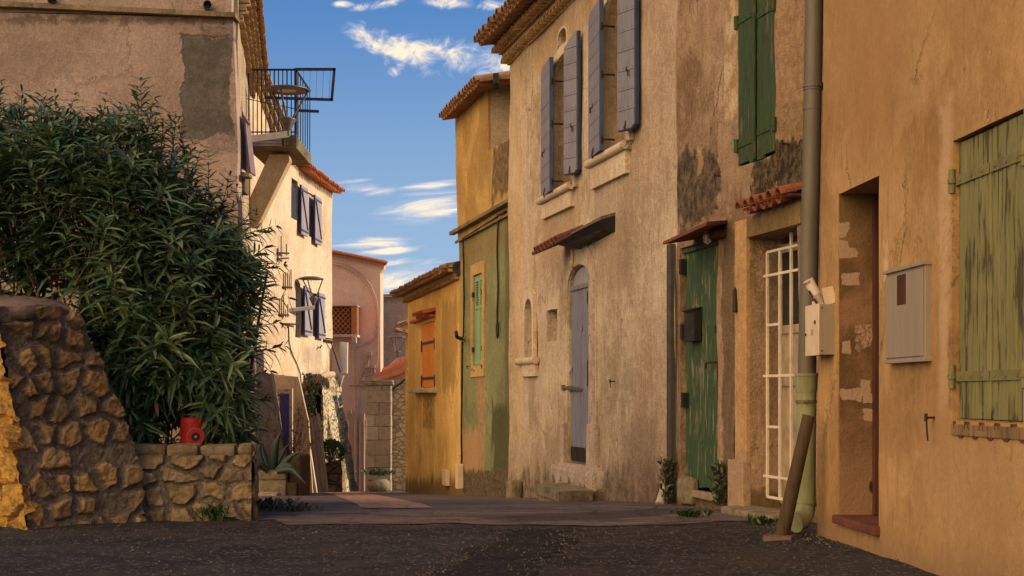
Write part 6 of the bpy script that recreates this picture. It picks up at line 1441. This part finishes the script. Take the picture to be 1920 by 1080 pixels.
# open mauve shutters standing out from the side wall, and a bracket box below
b = MB()
for i, (xa, xb, ya_, yb2, Y) in enumerate([(446.5, 452, 188, 318, 24.5), (453, 459, 205, 322, 24.7)]):
    a_ = [P(xa, ya_, Y), P(xb, ya_ + 12, Y), P(xb + 3, yb2, Y + .02), P(xa, yb2 - 6, Y)]; b._t = random.random(); b.solid([v + Vector((0, .03, 0)) for v in a_], a_)
b._t = .5; S1 = part('shutter', b, 'lav_shut', H)
b = MB(); a_ = [P(456, 215, 24.3), P(459, 222, 24.3), P(470, 322, 24.3), P(466, 322, 24.3)]; b.solid([v + Vector((0, .5, 0)) for v in a_], a_); b.tube([P(455, 216, 24.3), P(468, 234, 24.3)], .03, 6); part('blind', b, paint('mauve_blind', (.22, .13, .13)), H)
b = MB(); b.box(P(455, 345, 24.6), Vector((1, 0, 0)), Vector((0, 1, 0)), Zv, .15, .4, .35, .03, .01); b.box(P(463, 330, 24.3), Vector((1, 0, 0)), Vector((0, 1, 0)), Zv, .12, .3, .06, .01); part('window_box', b, 'dark_concrete', H)

# balcony on the side wall
BA = thing('balcony', 'concrete balcony on a diagonal brace with thin iron railings, jutting over the street', 'balcony', P(468, 300, 28.6))
Yn, Yf = 28.2, 30.2
def bx(px, Y): return (px - 960) / F * Y
zs0, zs1 = P(0, 292, Yn).z, P(0, 256, Yn).z
b = MB(); xL, xR = bx(462, Yn), bx(557.5, Yn)
b.box(Vector(((xL + xR) / 2, (Yn + Yf) / 2, zs1 - .12)), Vector((1, 0, 0)), Vector((0, 1, 0)), Zv, xR - xL, Yf - Yn, .22, .02, .01)
b.box(Vector((xR - .13, Yn - .004, zs1 - .10)), Vector((1, 0, 0)), Vector((0, 1, 0)), Zv, .24, .05, .26, .01); part('slab', b, 'dark_concrete', BA)
b = MB(); 
for k, (zz, h) in enumerate([(zs1 - .045, .075), (zs1 - .115, .05), (zs1 - .165, .04)]): b.box(Vector(((xL + xR) / 2 - .14, Yn - .03 + .008 * k, zz)), Vector((1, 0, 0)), Vector((0, 1, 0)), Zv, xR - xL - .30, .05, h, .006)
part('fascia', b, paint('striped_fascia', (.30, .25, .22), (.16, .12, .1)), BA)
b = MB(); b.box(Vector(((xL + xR) / 2 - .1, (Yn + Yf) / 2, zs1 + .012)), Vector((1, 0, 0)), Vector((0, 1, 0)), Zv, xR - xL - .25, Yf - Yn - .05, .03); part('floor_tiles', b, 'terracotta_step', BA)
b = MB(); t0 = P(513, 284, Yn + .35); t1 = P(538, 284, Yn + .35); q0 = P(470, 418, Yn + .35); q1 = P(481, 418, Yn + .35)
lo_ = [P(505, 290, Yn + .3), P(541, 290, Yn + .3), P(543, 300, Yn + .3), P(482, 425, Yn + .3), P(468, 425, Yn + .3), P(468, 372, Yn + .3)]
b.solid([v + Vector((.0, .32, 0)) for v in lo_], lo_); part('brace', b, 'soft_concrete', BA)
b = MB(); lo_ = [P(505, 290, Yf - .4), P(541, 290, Yf - .4), P(543, 300, Yf - .4), P(482, 425, Yf - .4), P(468, 425, Yf - .4), P(468, 372, Yf - .4)]; b.solid([v + Vector((0, .32, 0)) for v in lo_], lo_); part('brace', b, 'soft_concrete', BA)
zt_ = P(0, 130, Yn).z
b = MB()
b.tube([Vector((xL, Yn + .03, zt_)), Vector((xR - .03, Yn + .03, zt_))], .022, 6); b.tube([Vector((xL, Yn + .03, zs1 + .09)), Vector((xR - .03, Yn + .03, zs1 + .09))], .014, 6)
b.tube([Vector((xR - .03, Yn + .03, zt_)), Vector((xR - .03, Yf, zt_))], .022, 6); b.tube([Vector((xR - .03, Yn + .03, zs1)), Vector((xR - .03, Yn + .03, zt_ + .02))], .035, 6)
b.tube([Vector((xL, Yn + .03, zt_ - .55)), Vector((xR - .05, Yn + .03, zt_ - .74))], .008, 5)
n = 11
for i in range(n): x = xL + (xR - xL - .08) * (i + .5) / n; b.tube([Vector((x, Yn + .03, zs1 + .02)), Vector((x, Yn + .03, zt_))], .011 if i % 3 else .014, 5)
for i in range(6): y = Yn + .3 + i * .33; b.tube([Vector((xR - .03, y, zs1 + .02)), Vector((xR - .03, y, zt_))], .011, 5)
part('railing', b, 'navy_iron', BA)
b = MB(); xF = bx(627, Yn); zf0 = P(0, 187, Yn).z
for (p, q) in [((xR - .03, zt_), (xF, zt_)), ((xF, zt_), (xF - .05, zf0)), ((xR - .6, zf0 + .04), (xF - .05, zf0)), ((xR - .02, P(0, 207, Yn).z), (bx(596, Yn), P(0, 209, Yn).z))]: b.box(Vector(((p[0] + q[0]) / 2, Yn, (p[1] + q[1]) / 2)), Vector((q[0] - p[0], 0, q[1] - p[1])).normalized(), Vector((0, 1, 0)), Vector((-(q[1] - p[1]), 0, q[0] - p[0])).normalized(), math.hypot(q[0] - p[0], q[1] - p[1]) + .04, .04, .05)
for i in range(5): x = xR + .12 + (xF - xR - .2) * i / 4; b.tube([Vector((x, Yn, zt_)), Vector((x - .02, Yn, zf0))], .003, 4)
part('drying_frame', b, 'navy_iron', BA)
lamp('street_lamp', 'large dish street lamp on an arm in front of the balcony', P(540, 244, 26.2), P(538, 169, 26.2), .40, .72, arm_from=P(455, 263, 25.6), group='dish street lamps')

# ================================================================ dry-stone walls, left foreground
import numpy as np
def rubble_face(b, fr, loop, cw, ch, rel, seed=0, res=.013, bury=.2, rough=.012, o=0.0, gapw=.035):
    """one rough masonry face as a fine height field: jittered stones half sunk in gritty mortar. tint: >1 marks mortar"""
    rnd = random.Random(seed); us = [p[0] for p in loop]; zs_ = [p[1] for p in loop]; K = cw / ch; pts = []; z = min(zs_) - ch * .5; row = 0
    while z < max(zs_) + ch:
        u = min(us) - cw * (1 if row % 2 else .5)
        while u < max(us) + cw: pts.append((u + rnd.uniform(-.33, .33) * cw, (z + rnd.uniform(-.3, .3) * ch) * K)); u += cw * rnd.uniform(.65, 1.3)
        z += ch; row += 1
    S = np.array(pts); n = len(S); prm = np.array([(rnd.random(), rnd.uniform(.55, 1.25), rnd.uniform(-1, 1), rnd.uniform(-1, 1), 0 if rnd.random() < bury else 1) for _ in pts])
    nu = int((max(us) - min(us)) / res) + 1; nz_ = int((max(zs_) - min(zs_)) / res) + 1
    U = min(us) + np.arange(nu + 1) * res; Z = min(zs_) + np.arange(nz_ + 1) * res; vs = []; tt = []
    for j in range(nz_ + 1):
        for i in range(nu + 1):
            u, z = U[i], Z[j]; w1 = Vector((u * 6, z * 6, seed)); w2 = Vector((u * 17, z * 17, seed + 3))
            du = .030 * noise.noise(w1) + .014 * noise.noise(w2); dz = .030 * noise.noise(w1 + Vector((9, 9, 9))) + .014 * noise.noise(w2 + Vector((9, 9, 9)))
            x, y = u + du, (z + dz) * K; dd = np.hypot(S[:, 0] - x, S[:, 1] - y); k1, k2 = np.argpartition(dd, 1)[:2]
            if dd[k1] > dd[k2]: k1, k2 = k2, k1
            e = (dd[k2] ** 2 - dd[k1] ** 2) / (2 * max(1e-6, math.hypot(S[k1, 0] - S[k2, 0], S[k1, 1] - S[k2, 1])))
            P_ = prm[k1]; m = max(0.0, min(1.0, (e - gapw * .35) / (gapw * .8))); m = m * m * (3 - 2 * m) * P_[4]
            f = noise.noise(w2) * .5 + noise.noise(w2 * 2.3) * .35 + abs(noise.noise(w1 * 1.6)) * .6
            slope = (P_[2] * (x - S[k1, 0]) + P_[3] * (y - S[k1, 1])) / cw
            h = rel * P_[1] * m * (.75 + .5 * slope) + rough * f * (1.1 if m > .5 else .8) + .3 * rel * noise.noise(Vector((u * 1.5, z * 1.5, seed)))
            vs.append(fr.pt(u, z, o + h)); tt.append(P_[0] if m > .5 else 2.0)
    k0 = len(b.v); b.v += vs; b.tint += tt; W_ = nu + 1
    for j in range(nz_):
        for i in range(nu):
            if inside((U[i] + res / 2, Z[j] + res / 2), loop): b.f.append([k0 + j * W_ + i, k0 + j * W_ + i + 1, k0 + (j + 1) * W_ + i + 1, k0 + (j + 1) * W_ + i]); b.sm.append(False); b.mi.append(0)
    used = sorted({q for f_ in b.f for q in f_}); mp = {q: i for i, q in enumerate(used)}; b.v = [b.v[q] for q in used]; b.tint = [b.tint[q] for q in used]; b.f = [[mp[q] for q in f_] for f_ in b.f]
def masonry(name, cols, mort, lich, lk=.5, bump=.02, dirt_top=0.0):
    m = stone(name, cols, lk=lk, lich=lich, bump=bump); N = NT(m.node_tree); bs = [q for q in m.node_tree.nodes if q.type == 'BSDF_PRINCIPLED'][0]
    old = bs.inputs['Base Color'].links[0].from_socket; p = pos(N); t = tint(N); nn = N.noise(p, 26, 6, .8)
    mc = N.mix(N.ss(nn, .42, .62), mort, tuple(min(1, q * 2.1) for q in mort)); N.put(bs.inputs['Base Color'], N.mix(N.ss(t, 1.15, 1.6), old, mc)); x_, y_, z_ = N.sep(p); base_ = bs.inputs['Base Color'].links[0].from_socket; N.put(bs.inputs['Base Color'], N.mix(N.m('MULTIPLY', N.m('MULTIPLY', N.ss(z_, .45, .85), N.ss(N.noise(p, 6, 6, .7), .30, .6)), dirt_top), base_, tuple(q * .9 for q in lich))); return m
cols_g = [(.22, .135, .06), (.33, .19, .07), (.27, .18, .10), (.40, .245, .09), (.19, .13, .085)]
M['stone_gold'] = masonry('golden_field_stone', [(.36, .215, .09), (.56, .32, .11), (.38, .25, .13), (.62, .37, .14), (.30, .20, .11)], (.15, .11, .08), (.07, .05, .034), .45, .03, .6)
M['stone_grey'] = masonry('grey_brown_field_stone', [(.25, .175, .10), (.40, .27, .125), (.28, .21, .14), (.46, .32, .16), (.20, .15, .10)], (.13, .10, .075), (.06, .045, .03), .55, .03)
M['stone_lit'] = masonry('warm_lit_stone', [(.52, .27, .05), (.42, .22, .05), (.60, .34, .07), (.46, .27, .09)], (.36, .19, .045), (.13, .075, .025), .5, .03)  # warm side light put into the stone and mortar colours
M['mortar'] = plaster('dirty_mortar', (.115, .082, .062), (.17, .125, .09), (.06, .042, .032), axis='x', bump=.012, blot=.8, fine=40)
def clip(poly_, p, n):
    """keep the side of the line through p where (q-p).n < 0"""
    out_ = []
    for i in range(len(poly_)):
        a, c = poly_[i], poly_[(i + 1) % len(poly_)]; da, dc = (a - p).dot(n), (c - p).dot(n)
        if da <= 0: out_.append(a)
        if (da < 0) != (dc < 0) and abs(da - dc) > 1e-9: out_.append(a + (c - a) * (da / (da - dc)))
    return out_
def stones(b, fr, loop, ch, cw, rel, seed=0, gap=.010, o=0.0, skip=0.0, jit=.32):
    """rough field stones: jittered cells of the (u,z) polygon, each one a lumpy cushion"""
    rnd = random.Random(seed); us = [p[0] for p in loop]; zs_ = [p[1] for p in loop]; K = cw / ch; pts = []; z = min(zs_) + ch * .45; row = 0
    while z < max(zs_) + ch:
        u = min(us) - cw + (row % 2) * cw * .5
        while u < max(us) + cw:
            s_ = 1 if rnd.random() < .8 else 0; pts.append(Vector((u + rnd.uniform(-jit, jit) * cw, (z + rnd.uniform(-jit, jit) * ch) * K)))
            u += cw * rnd.uniform(.75, 1.25)
        z += ch; row += 1
    for c in pts:
        if not inside((c.x, c.y / K), loop) or rnd.random() < skip: continue
        poly_ = [c + Vector((sx * cw * 1.6, sy * cw * 1.6)) for sx, sy in ((-1, -1), (1, -1), (1, 1), (-1, 1))]
        for q in pts:
            if q is c or (q - c).length > cw * 3: continue
            n = (q - c).normalized(); poly_ = clip(poly_, (c + q) / 2 - n * gap, n)
            if len(poly_) < 3: break
        if len(poly_) < 3: continue
        m = 26; rad = []; cen = sum(poly_, Vector((0, 0))) / len(poly_)
        for k in range(m):
            a = 6.28318 * k / m; d = Vector((math.cos(a), math.sin(a))); best = 9
            for i in range(len(poly_)):
                p, q = poly_[i], poly_[(i + 1) % len(poly_)]; e = q - p; det = d.x * -e.y + e.x * d.y
                if abs(det) < 1e-9: continue
                w_ = p - cen; t = (w_.x * -e.y + e.x * w_.y) / det; s_ = (d.x * w_.y - d.y * w_.x) / det
                if t > 0 and -.001 <= s_ <= 1.001: best = min(best, t)
            while best > .01 and not inside((cen.x + d.x * best, (cen.y + d.y * best) / K), loop): best *= .93
            rad.append(best)
        rad = [.16 * rad[k - 1] + .68 * rad[k] + .16 * rad[(k + 1) % m] for k in range(m)]
        rl = rel * rnd.uniform(.55, 1.3); sd_ = rnd.uniform(0, 99); tx, tz = rnd.uniform(-.9, .9), rnd.uniform(-.9, .9); b._t = rnd.random(); vs = []
        rings = (1.0, .985, .93, .80, .6, .4, .2)
        def ev(x, y, r):
            p = Vector((x * 6 + sd_, y * 6, sd_)); nz_ = .6 * noise.noise(p) + .55 * abs(noise.noise(p * 2.3)) + .45 * noise.noise(p * 5.5) + .3 * noise.noise(p * 12)
            bul = max(0, 1 - r ** 14) ** .6; sl = (tx * (x - cen.x) + tz * (y - cen.y)) / cw
            return rl * bul * (.7 + nz_ * .8 + sl * .8) - (.03 if r > .99 else 0)
        for r in rings:
            for k in range(m):
                a = 6.28318 * k / m; rr = rad[k] * r * (1 + .07 * noise.noise(Vector((k * .7, sd_, 3)))); x, y = cen.x + math.cos(a) * rr, cen.y + math.sin(a) * rr; vs.append(fr.pt(x, y / K, o + ev(x, y, r)))
        vs.append(fr.pt(cen.x, cen.y / K, o + ev(cen.x, cen.y, 0))); R_ = len(rings)
        b.add(vs, [(i * m + k, i * m + (k + 1) % m, (i + 1) * m + (k + 1) % m, (i + 1) * m + k) for i in range(R_ - 1) for k in range(m)] + [((R_ - 1) * m + k, (R_ - 1) * m + (k + 1) % m, R_ * m) for k in range(m)], True)
    b._t = .5
# low wall
fl_ = Fr(raw=(Vector((bx(245, 11.55), 11.55)), Vector((1, .10)).normalized(), Vector((.10, -1)).normalized()))
LW = thing('low_stone_wall', 'low rough stone wall behind the pavement with the red hydrant above it', 'stone wall', fl_.pt(.5, 0))
ul, ur = fl_.u(236), fl_.u(471); zlt = fl_.z(400, 833)
b = wall_mb(fl_, rect(ul, ur, -.2, zlt - .02), [], .32, jit=.02, wav=.02, step=.06, grid=.1, seed=91); part('core', b, 'mortar', LW)
b = MB(); rubble_face(b, fl_, rect(ul, ur + .005, -.05, zlt - .075), .235, .15, .048, 5, bury=.1, o=.012, rough=.018); part('stones', b, 'stone_grey', LW)
fe_ = Fr(raw=(Vector((fl_.pt(ur, 0).x, fl_.pt(ur, 0).y)), Vector((-.1, 1)).normalized(), Vector((1, .1)).normalized()))
b = MB(); rubble_face(b, fe_, rect(-.02, .34, -.05, zlt - .06), .2, .165, .03, 6, bury=.1, o=.01); part('stones', b, 'stone_grey', LW)
b = MB(); u = ul
while u < ur:
    w_ = random.uniform(.2, .36); b._t = random.random(); b.fbox(fl_, u + .006, min(u + w_, ur + .015) - .006, zlt - .09, zlt + random.uniform(-.012, .012), -.31, .03 + random.uniform(-.01, .015), .03, .01); u += w_
part('coping', b, 'stone_grey', LW)
# tall curved wall: near face, and left face with warm light in its colour
pn = P(92, 0, 10.9); pf_ = P(266, 0, 11.45); pl_ = P(-260, 0, 13.6)
f1 = Fr(raw=(Vector((pn.x, pn.y)), Vector((pf_.x - pn.x, pf_.y - pn.y)).normalized(), None)); f1.n = Vector((f1.d.y, -f1.d.x))
f2 = Fr(raw=(Vector((pn.x, pn.y)), Vector((pl_.x - pn.x, pl_.y - pn.y)).normalized(), None)); f2.n = Vector((-f2.d.y, f2.d.x))
if f2.n.y > 0: f2.n = -f2.n
TWl = thing('tall_stone_wall', 'tall rounded-shoulder stone wall end with warm light coloured into its side face, left foreground', 'stone wall', f1.pt(.4, 0))
# outline of near face (u measured from the near corner)
def q1(px, py): return f1.uz(px, py)
lpN = [(-.165, -.15), (f1.u(266), -.15), q1(265, 900), q1(247, 830), q1(222, 765), q1(196, 700), q1(172, 650), q1(152, 604), q1(133, 582), q1(100, 574), q1(-7, 576)]
lpC = [(.02, -.15)] + lpN[1:-1] + [q1(30, 580)]
b = wall_mb(f1, lpC, [], .55, jit=.02, wav=.03, step=.07, grid=.12, seed=93); part('core', b, 'mortar', TWl)
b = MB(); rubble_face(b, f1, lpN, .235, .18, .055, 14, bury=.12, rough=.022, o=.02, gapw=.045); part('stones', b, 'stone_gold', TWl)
zl_ = lambda px, py: f2.z(px, py)
lpL = [(-.0, -.15), (f2.u(-260), -.15), (f2.u(-260), zl_(-260, 520)), (f2.u(0), zl_(0, 578)), (0, f1.z(92, 590))]
class Lean(Fr):
    def pt(s, u, z, o=0.0): return Fr.pt(s, u, z, o) + s.lean * (z + .15)
pT = f1.pt(*q1(18, 576)); pB = f1.pt(0, -.15); fL = Lean(raw=(f2.O, f2.d, f2.n)); fL.lean = Vector((pT.x - pB.x, pT.y - pB.y, 0)) / (pT.z + .15)
lpL = [(.01, -.15), (f2.u(-260), -.15), (f2.u(-260), pT.z + .25), (f2.u(0), pT.z + .02), (.01, pT.z - .03)]
b = wall_mb(fL, lpL, [], .3, jit=.01, wav=.02, step=.1, grid=.15, seed=95); part('core', b, M['mortar'], TWl)
b = MB(); rubble_face(b, fL, [(-.075, -.15), (f2.u(-150), -.15), (f2.u(-150), pT.z + .15), (f2.u(0), pT.z + .02), (-.075, pT.z - .0)], .26, .24, .09, 17, bury=.05, rough=.03, o=.10, gapw=.02); part('stones', b, 'stone_lit', TWl, 'side face with orange light put into its colour')
# sloping cap
b = MB(); capN = [f1.pt(q1(60, 566)[0], q1(60, 566)[1], .06), f1.pt(q1(112, 575)[0], q1(112, 575)[1], .05), f1.pt(q1(140, 588)[0], q1(140, 588)[1], .03)]
cap_b = [f2.pt(f2.u(0), zl_(0, 552), .04), f2.pt(f2.u(-260), zl_(-260, 500), .04)]
n_ = 24; vs = []
L0 = [f1.pt(q1(40, 580)[0], f1.z(92, 578), .07), f1.pt(q1(14, 580)[0], f1.z(92, 578), .02), f2.pt(f2.u(0), zl_(0, 574), .05), f2.pt(f2.u(-260), zl_(-260, 530), .05)]
R0 = [f1.pt(q1(142, 586)[0], f1.z(142, 586), -.02), P(120, 566, 12.2), P(20, 545, 14.0), P(-200, 500, 15.0)]
def poly(pts, t):
    m = len(pts) - 1; t *= m; k = min(int(t), m - 1); return pts[k] + (pts[k + 1] - pts[k]) * (t - k)
for i in range(n_ + 1):
    for j in range(9):
        p = poly(L0, i / n_) * (1 - j / 8) + poly(R0, i / n_) * (j / 8); vs.append(p + Zv * (.035 * math.sin(math.pi * j / 8) + .018 * noise.noise(p * 5) + .01 * noise.noise(p * 14)))
b = MB(); k_ = len(vs); lo2 = [v - Zv * .09 for v in vs]
top_f = [(i * 9 + j, i * 9 + j + 1, (i + 1) * 9 + j + 1, (i + 1) * 9 + j) for i in range(n_) for j in range(8)]
b.add(vs + lo2, top_f + [tuple(k_ + q for q in f_)[::-1] for f_ in top_f] + [(i * 9, (i + 1) * 9, k_ + (i + 1) * 9, k_ + i * 9) for i in range(n_)] + [(j, j + 1, k_ + j + 1, k_ + j) for j in range(8)], True)
part('coping', b, stone('cap_stone', [(.26, .18, .14), (.20, .14, .11)], lk=.6, bump=.04), TWl)
# earth behind the walls
b = MB(); vs = []
for j in range(9):
    for i in range(25):
        y = 11.95 + .5 * j; x = -5.2 + (5.2 - .183 * y) * i / 24; vs.append(Vector((x, y, .42 + .05 * noise.noise(Vector((x, y, 0))))))
b.add(vs, [(j * 25 + i, j * 25 + i + 1, (j + 1) * 25 + i + 1, (j + 1) * 25 + i) for j in range(8) for i in range(24)], True)
k = len(b.v); ed = [(0 * 25 + i) for i in range(25)]; b.add([vs[24 + 25 * j] for j in range(9)] + [vs[24 + 25 * j] - Zv * 1.6 for j in range(9)], [(j, j + 1, 10 + j, 9 + j) for j in range(8)])
tag(b.build('terrain', M['soil'], fix=False), kind='structure')
# kerb edge below the walls
b = MB(); pts = [(-4.6, 12.2), (-3.0, 11.05), (-2.45, 11.25), (-1.85, 11.4), (-1.2, 11.5)]

# hydrant
HY = thing('fire_hydrant', 'red fire hydrant with a side outlet behind the low stone wall', 'fire hydrant', P(361, 845, 12.05))
hc = P(361, 832, 12.05); s_ = 12.05 / F
b = MB(); b.lathe(Vector((hc.x, hc.y, hc.z - .12)), [(.0, .0), (.10, .0), (.10, .12), (.096, .13), (.098, .29), (.094, .315), (.080, .33), (.0, .335)], 24); body = part('body', b, 'red_paint', HY)
b = MB(); b.tube([Vector((hc.x, hc.y, hc.z + .20)), Vector((hc.x, hc.y, hc.z + .245))], .026, 5); part('spindle', b, paint('rusty_spindle', (.13, .07, .04)), HY)
p0 = Vector((hc.x + .02, hc.y - .03, hc.z + .065)); dr_ = Vector((.28, -1, -.02)).normalized()
b = MB(); b.tube([p0, p0 + dr_ * .10], .062, 18); b.tube([p0 + dr_ * .10, p0 + dr_ * .15], .056, 18); b.tube([p0 + dr_ * .15, p0 + dr_ * .175], .068, 18); ol = part('outlet', b, 'red_paint', HY)
b = MB(); b.tube([p0 + dr_ * .155, p0 + dr_ * .165], .0695, 18); part('outlet_ring', b, 'sticker', ol)
b = MB(); b.tube([p0 + dr_ * .175, p0 + dr_ * .179], .034, 14); part('outlet_opening', b, 'black', ol)
b = MB(); b.box(Vector((hc.x + .08, hc.y - .06, hc.z - .005)), Vector((1, 0, 0)), Vector((0, 1, 0)), Zv, .2, .1, .03, .01); part('foot_flange', b, 'red_paint', HY)
b = MB(); b.tube([p0 + dr_ * .178 + Vector((.0, 0, .0)), p0 + dr_ * .185], .012, 5); part('outlet_nut', b, 'box_grey', ol)

# ================================================================ oleander
OL = thing('oleander', 'large dark green oleander bush filling the left side behind the stone walls', 'bush', P(230, 840, 12.9))
outl = [(-260, 270), (-120, 230), (-40, 245), (0, 218), (30, 200), (70, 228), (105, 212), (150, 228), (210, 242), (250, 230), (280, 228), (305, 255), (338, 290), (368, 330), (400, 372), (422, 415), (465, 440), (498, 480), (498, 530), (512, 575), (505, 620), (498, 665), (470, 720), (488, 770), (462, 815), (400, 830), (230, 830), (150, 600), (0, 560), (-260, 560)]
Yc = 12.9
def outz(px, py): return ((px - 960) / F * Yc, EYE + (740 - py) / F * Yc)
lpo = [outz(*p) for p in outl]
rnd = random.Random(3); leaves = MB(); tips = []
def whorl(p, d, n, L, W):
    d = d.normalized(); a0 = rnd.uniform(0, 6.28); s = d.cross(Vector((.3, .2, 1)) if abs(d.z) < .9 else Vector((1, 0, 0))).normalized(); q = d.cross(s)
    for k in range(n):
        a = a0 + 6.283 * k / n + rnd.uniform(-.35, .35); r_ = s * math.cos(a) + q * math.sin(a); out_d = (d * rnd.uniform(.25, .95) + r_).normalized()
        leaves._t = rnd.random() ** 1.5; leaves.leaf(p, out_d, d, L * rnd.uniform(.7, 1.15), W * rnd.uniform(.8, 1.2), rnd.uniform(.2, 1.0))
def edge_dist(x, z):
    m = 9
    for i in range(len(lpo)):
        a = Vector(lpo[i]); c = Vector(lpo[(i + 1) % len(lpo)]); pq = Vector((x, z)); ac = c - a; t = max(0, min(1, (pq - a).dot(ac) / ac.length_squared)); m = min(m, (a + ac * t - pq).length)
    return m
cx, cz = outz(170, 760); n_t = 0
stems = MB()
while n_t < 1750:
    x = rnd.uniform(-5.3, -2.0); z = rnd.uniform(.3, 3.6) if rnd.random() < .8 else rnd.uniform(.4, 1.3)
    if not inside((x, z), lpo): continue
    ed = edge_dist(x, z); th = min(.95, .25 + ed * 1.3); front = rnd.random() < .72
    y = Yc - th * (rnd.uniform(.45, 1.0) if front else rnd.uniform(-.9, .5)); n_t += 1
    if ed < .14: continue
    d = Vector(((x - cx) * .35 + rnd.uniform(-.45, .45), -.35 * (1 if front else -.6) + rnd.uniform(-.4, .4), .75 + rnd.uniform(-.45, .4) + .25 * (z > 2.2)))
    p = Vector((x, y, z)); d.normalize(); L = rnd.uniform(.22, .37)
    for k in range(rnd.choice((3, 4, 4, 5))):
        whorl(p + d * (.055 * k), d + Vector((0, 0, .1 * k)), rnd.choice((3, 3, 4)), L * (1 - .10 * k), .033)
    if n_t % 2 == 0: stems.tube([p - d * rnd.uniform(.2, .4) - Zv * .08, p, p + d * .2], [.007, .005, .003], 4)
for _ in range(330):
    px, py = rnd.uniform(235, 478), rnd.uniform(690, 822)
    if 308 < px < 418 and py > 738: continue
    x, z = outz(px, py); p = Vector((x, Yc - rnd.uniform(.35, .85), z)); d = Vector((rnd.uniform(-.6, .6), -.6, rnd.uniform(-.2, .9))).normalized()
    for k in range(3): whorl(p + d * .05 * k, d, 3, rnd.uniform(.16, .28), .028)
# upright tips on top
for (px, py) in [(20, 180), (38, 205), (100, 185), (92, 200), (112, 215), (150, 200), (185, 215), (280, 178), (262, 205), (300, 210), (245, 225), (330, 235), (-30, 190), (60, 215), (352, 262), (390, 300), (420, 350), (480, 420), (515, 435), (518, 500), (525, 560), (520, 610), (518, 650), (505, 700), (445, 380), (216, 205), (512, 745), (130, 235), (170, 230), (322, 228), (10, 215), (48, 190), (76, 225), (360, 285), (405, 320), (440, 365), (465, 405), (495, 445), (200, 235), (232, 215), (268, 190), (290, 215), (310, 245), (-10, 205), (118, 225), (345, 250), (430, 345)]:
    x, z = outz(px, py); side = max(0, (px - 380) / 120); p = Vector((x, Yc - rnd.uniform(-.1, .35), z)); d = Vector((rnd.uniform(-.28, .28) + side * .9, rnd.uniform(-.15, .1), 1 - side * .7)).normalized(); p = p - d * .42
    for k in range(9): whorl(p + d * .06 * k, d, 3 + (k % 2), .26 * (1 - .07 * k), .023)
    stems.tube([p - d * .4, p, p + d * .45], [.008, .006, .003], 4)
part('foliage', leaves, 'oleander', OL).data.update()
for i in range(34):
    x0 = rnd.uniform(-4.4, -2.4); p = Vector((x0, 12.9 + rnd.uniform(-.4, .5), .40)); d = Vector((rnd.uniform(-.25, .3), rnd.uniform(-.2, .2), 1)).normalized(); pts = [p.copy()]
    for k in range(7): d = (d + Vector((rnd.uniform(-.12, .12), rnd.uniform(-.12, .12), 0))).normalized(); p = p + d * .34; pts.append(p.copy())
    while len(pts) > 3 and not inside((pts[-1].x, pts[-1].z), lpo): pts.pop()
    stems.tube(pts, [.02 - .0018 * k for k in range(len(pts))], 5)
part('stems', stems, 'bark', OL)
# dry hanging leaves
b = MB()
for (px, py) in [(292, 752), (310, 545), (352, 735)]:
    for k in range(2): b._t = rnd.random(); b.leaf(P(px + rnd.uniform(-6, 6), py, 12.1), Vector((rnd.uniform(-.3, .3), -.2, -1)), Vector((0, -1, 0)), .14, .022, 0)
part('dead_leaves', b, wood('dead_leaf', (.34, .2, .12), (.2, .12, .07)), OL)
b = MB()
for i in range(500):
    x = rnd.uniform(-3.2, -2.15); b._t = rnd.random(); b.leaf(Vector((x, rnd.uniform(11.95, 12.5), .45 + rnd.uniform(0, .12))), Vector((rnd.uniform(-1, 1), rnd.uniform(-1, .2), rnd.uniform(-.1, 1))), Zv, .05, .03, .3)
one('ground_ivy', b, 'vine', 'low ivy growing on the soil behind the hydrant', 'ivy')
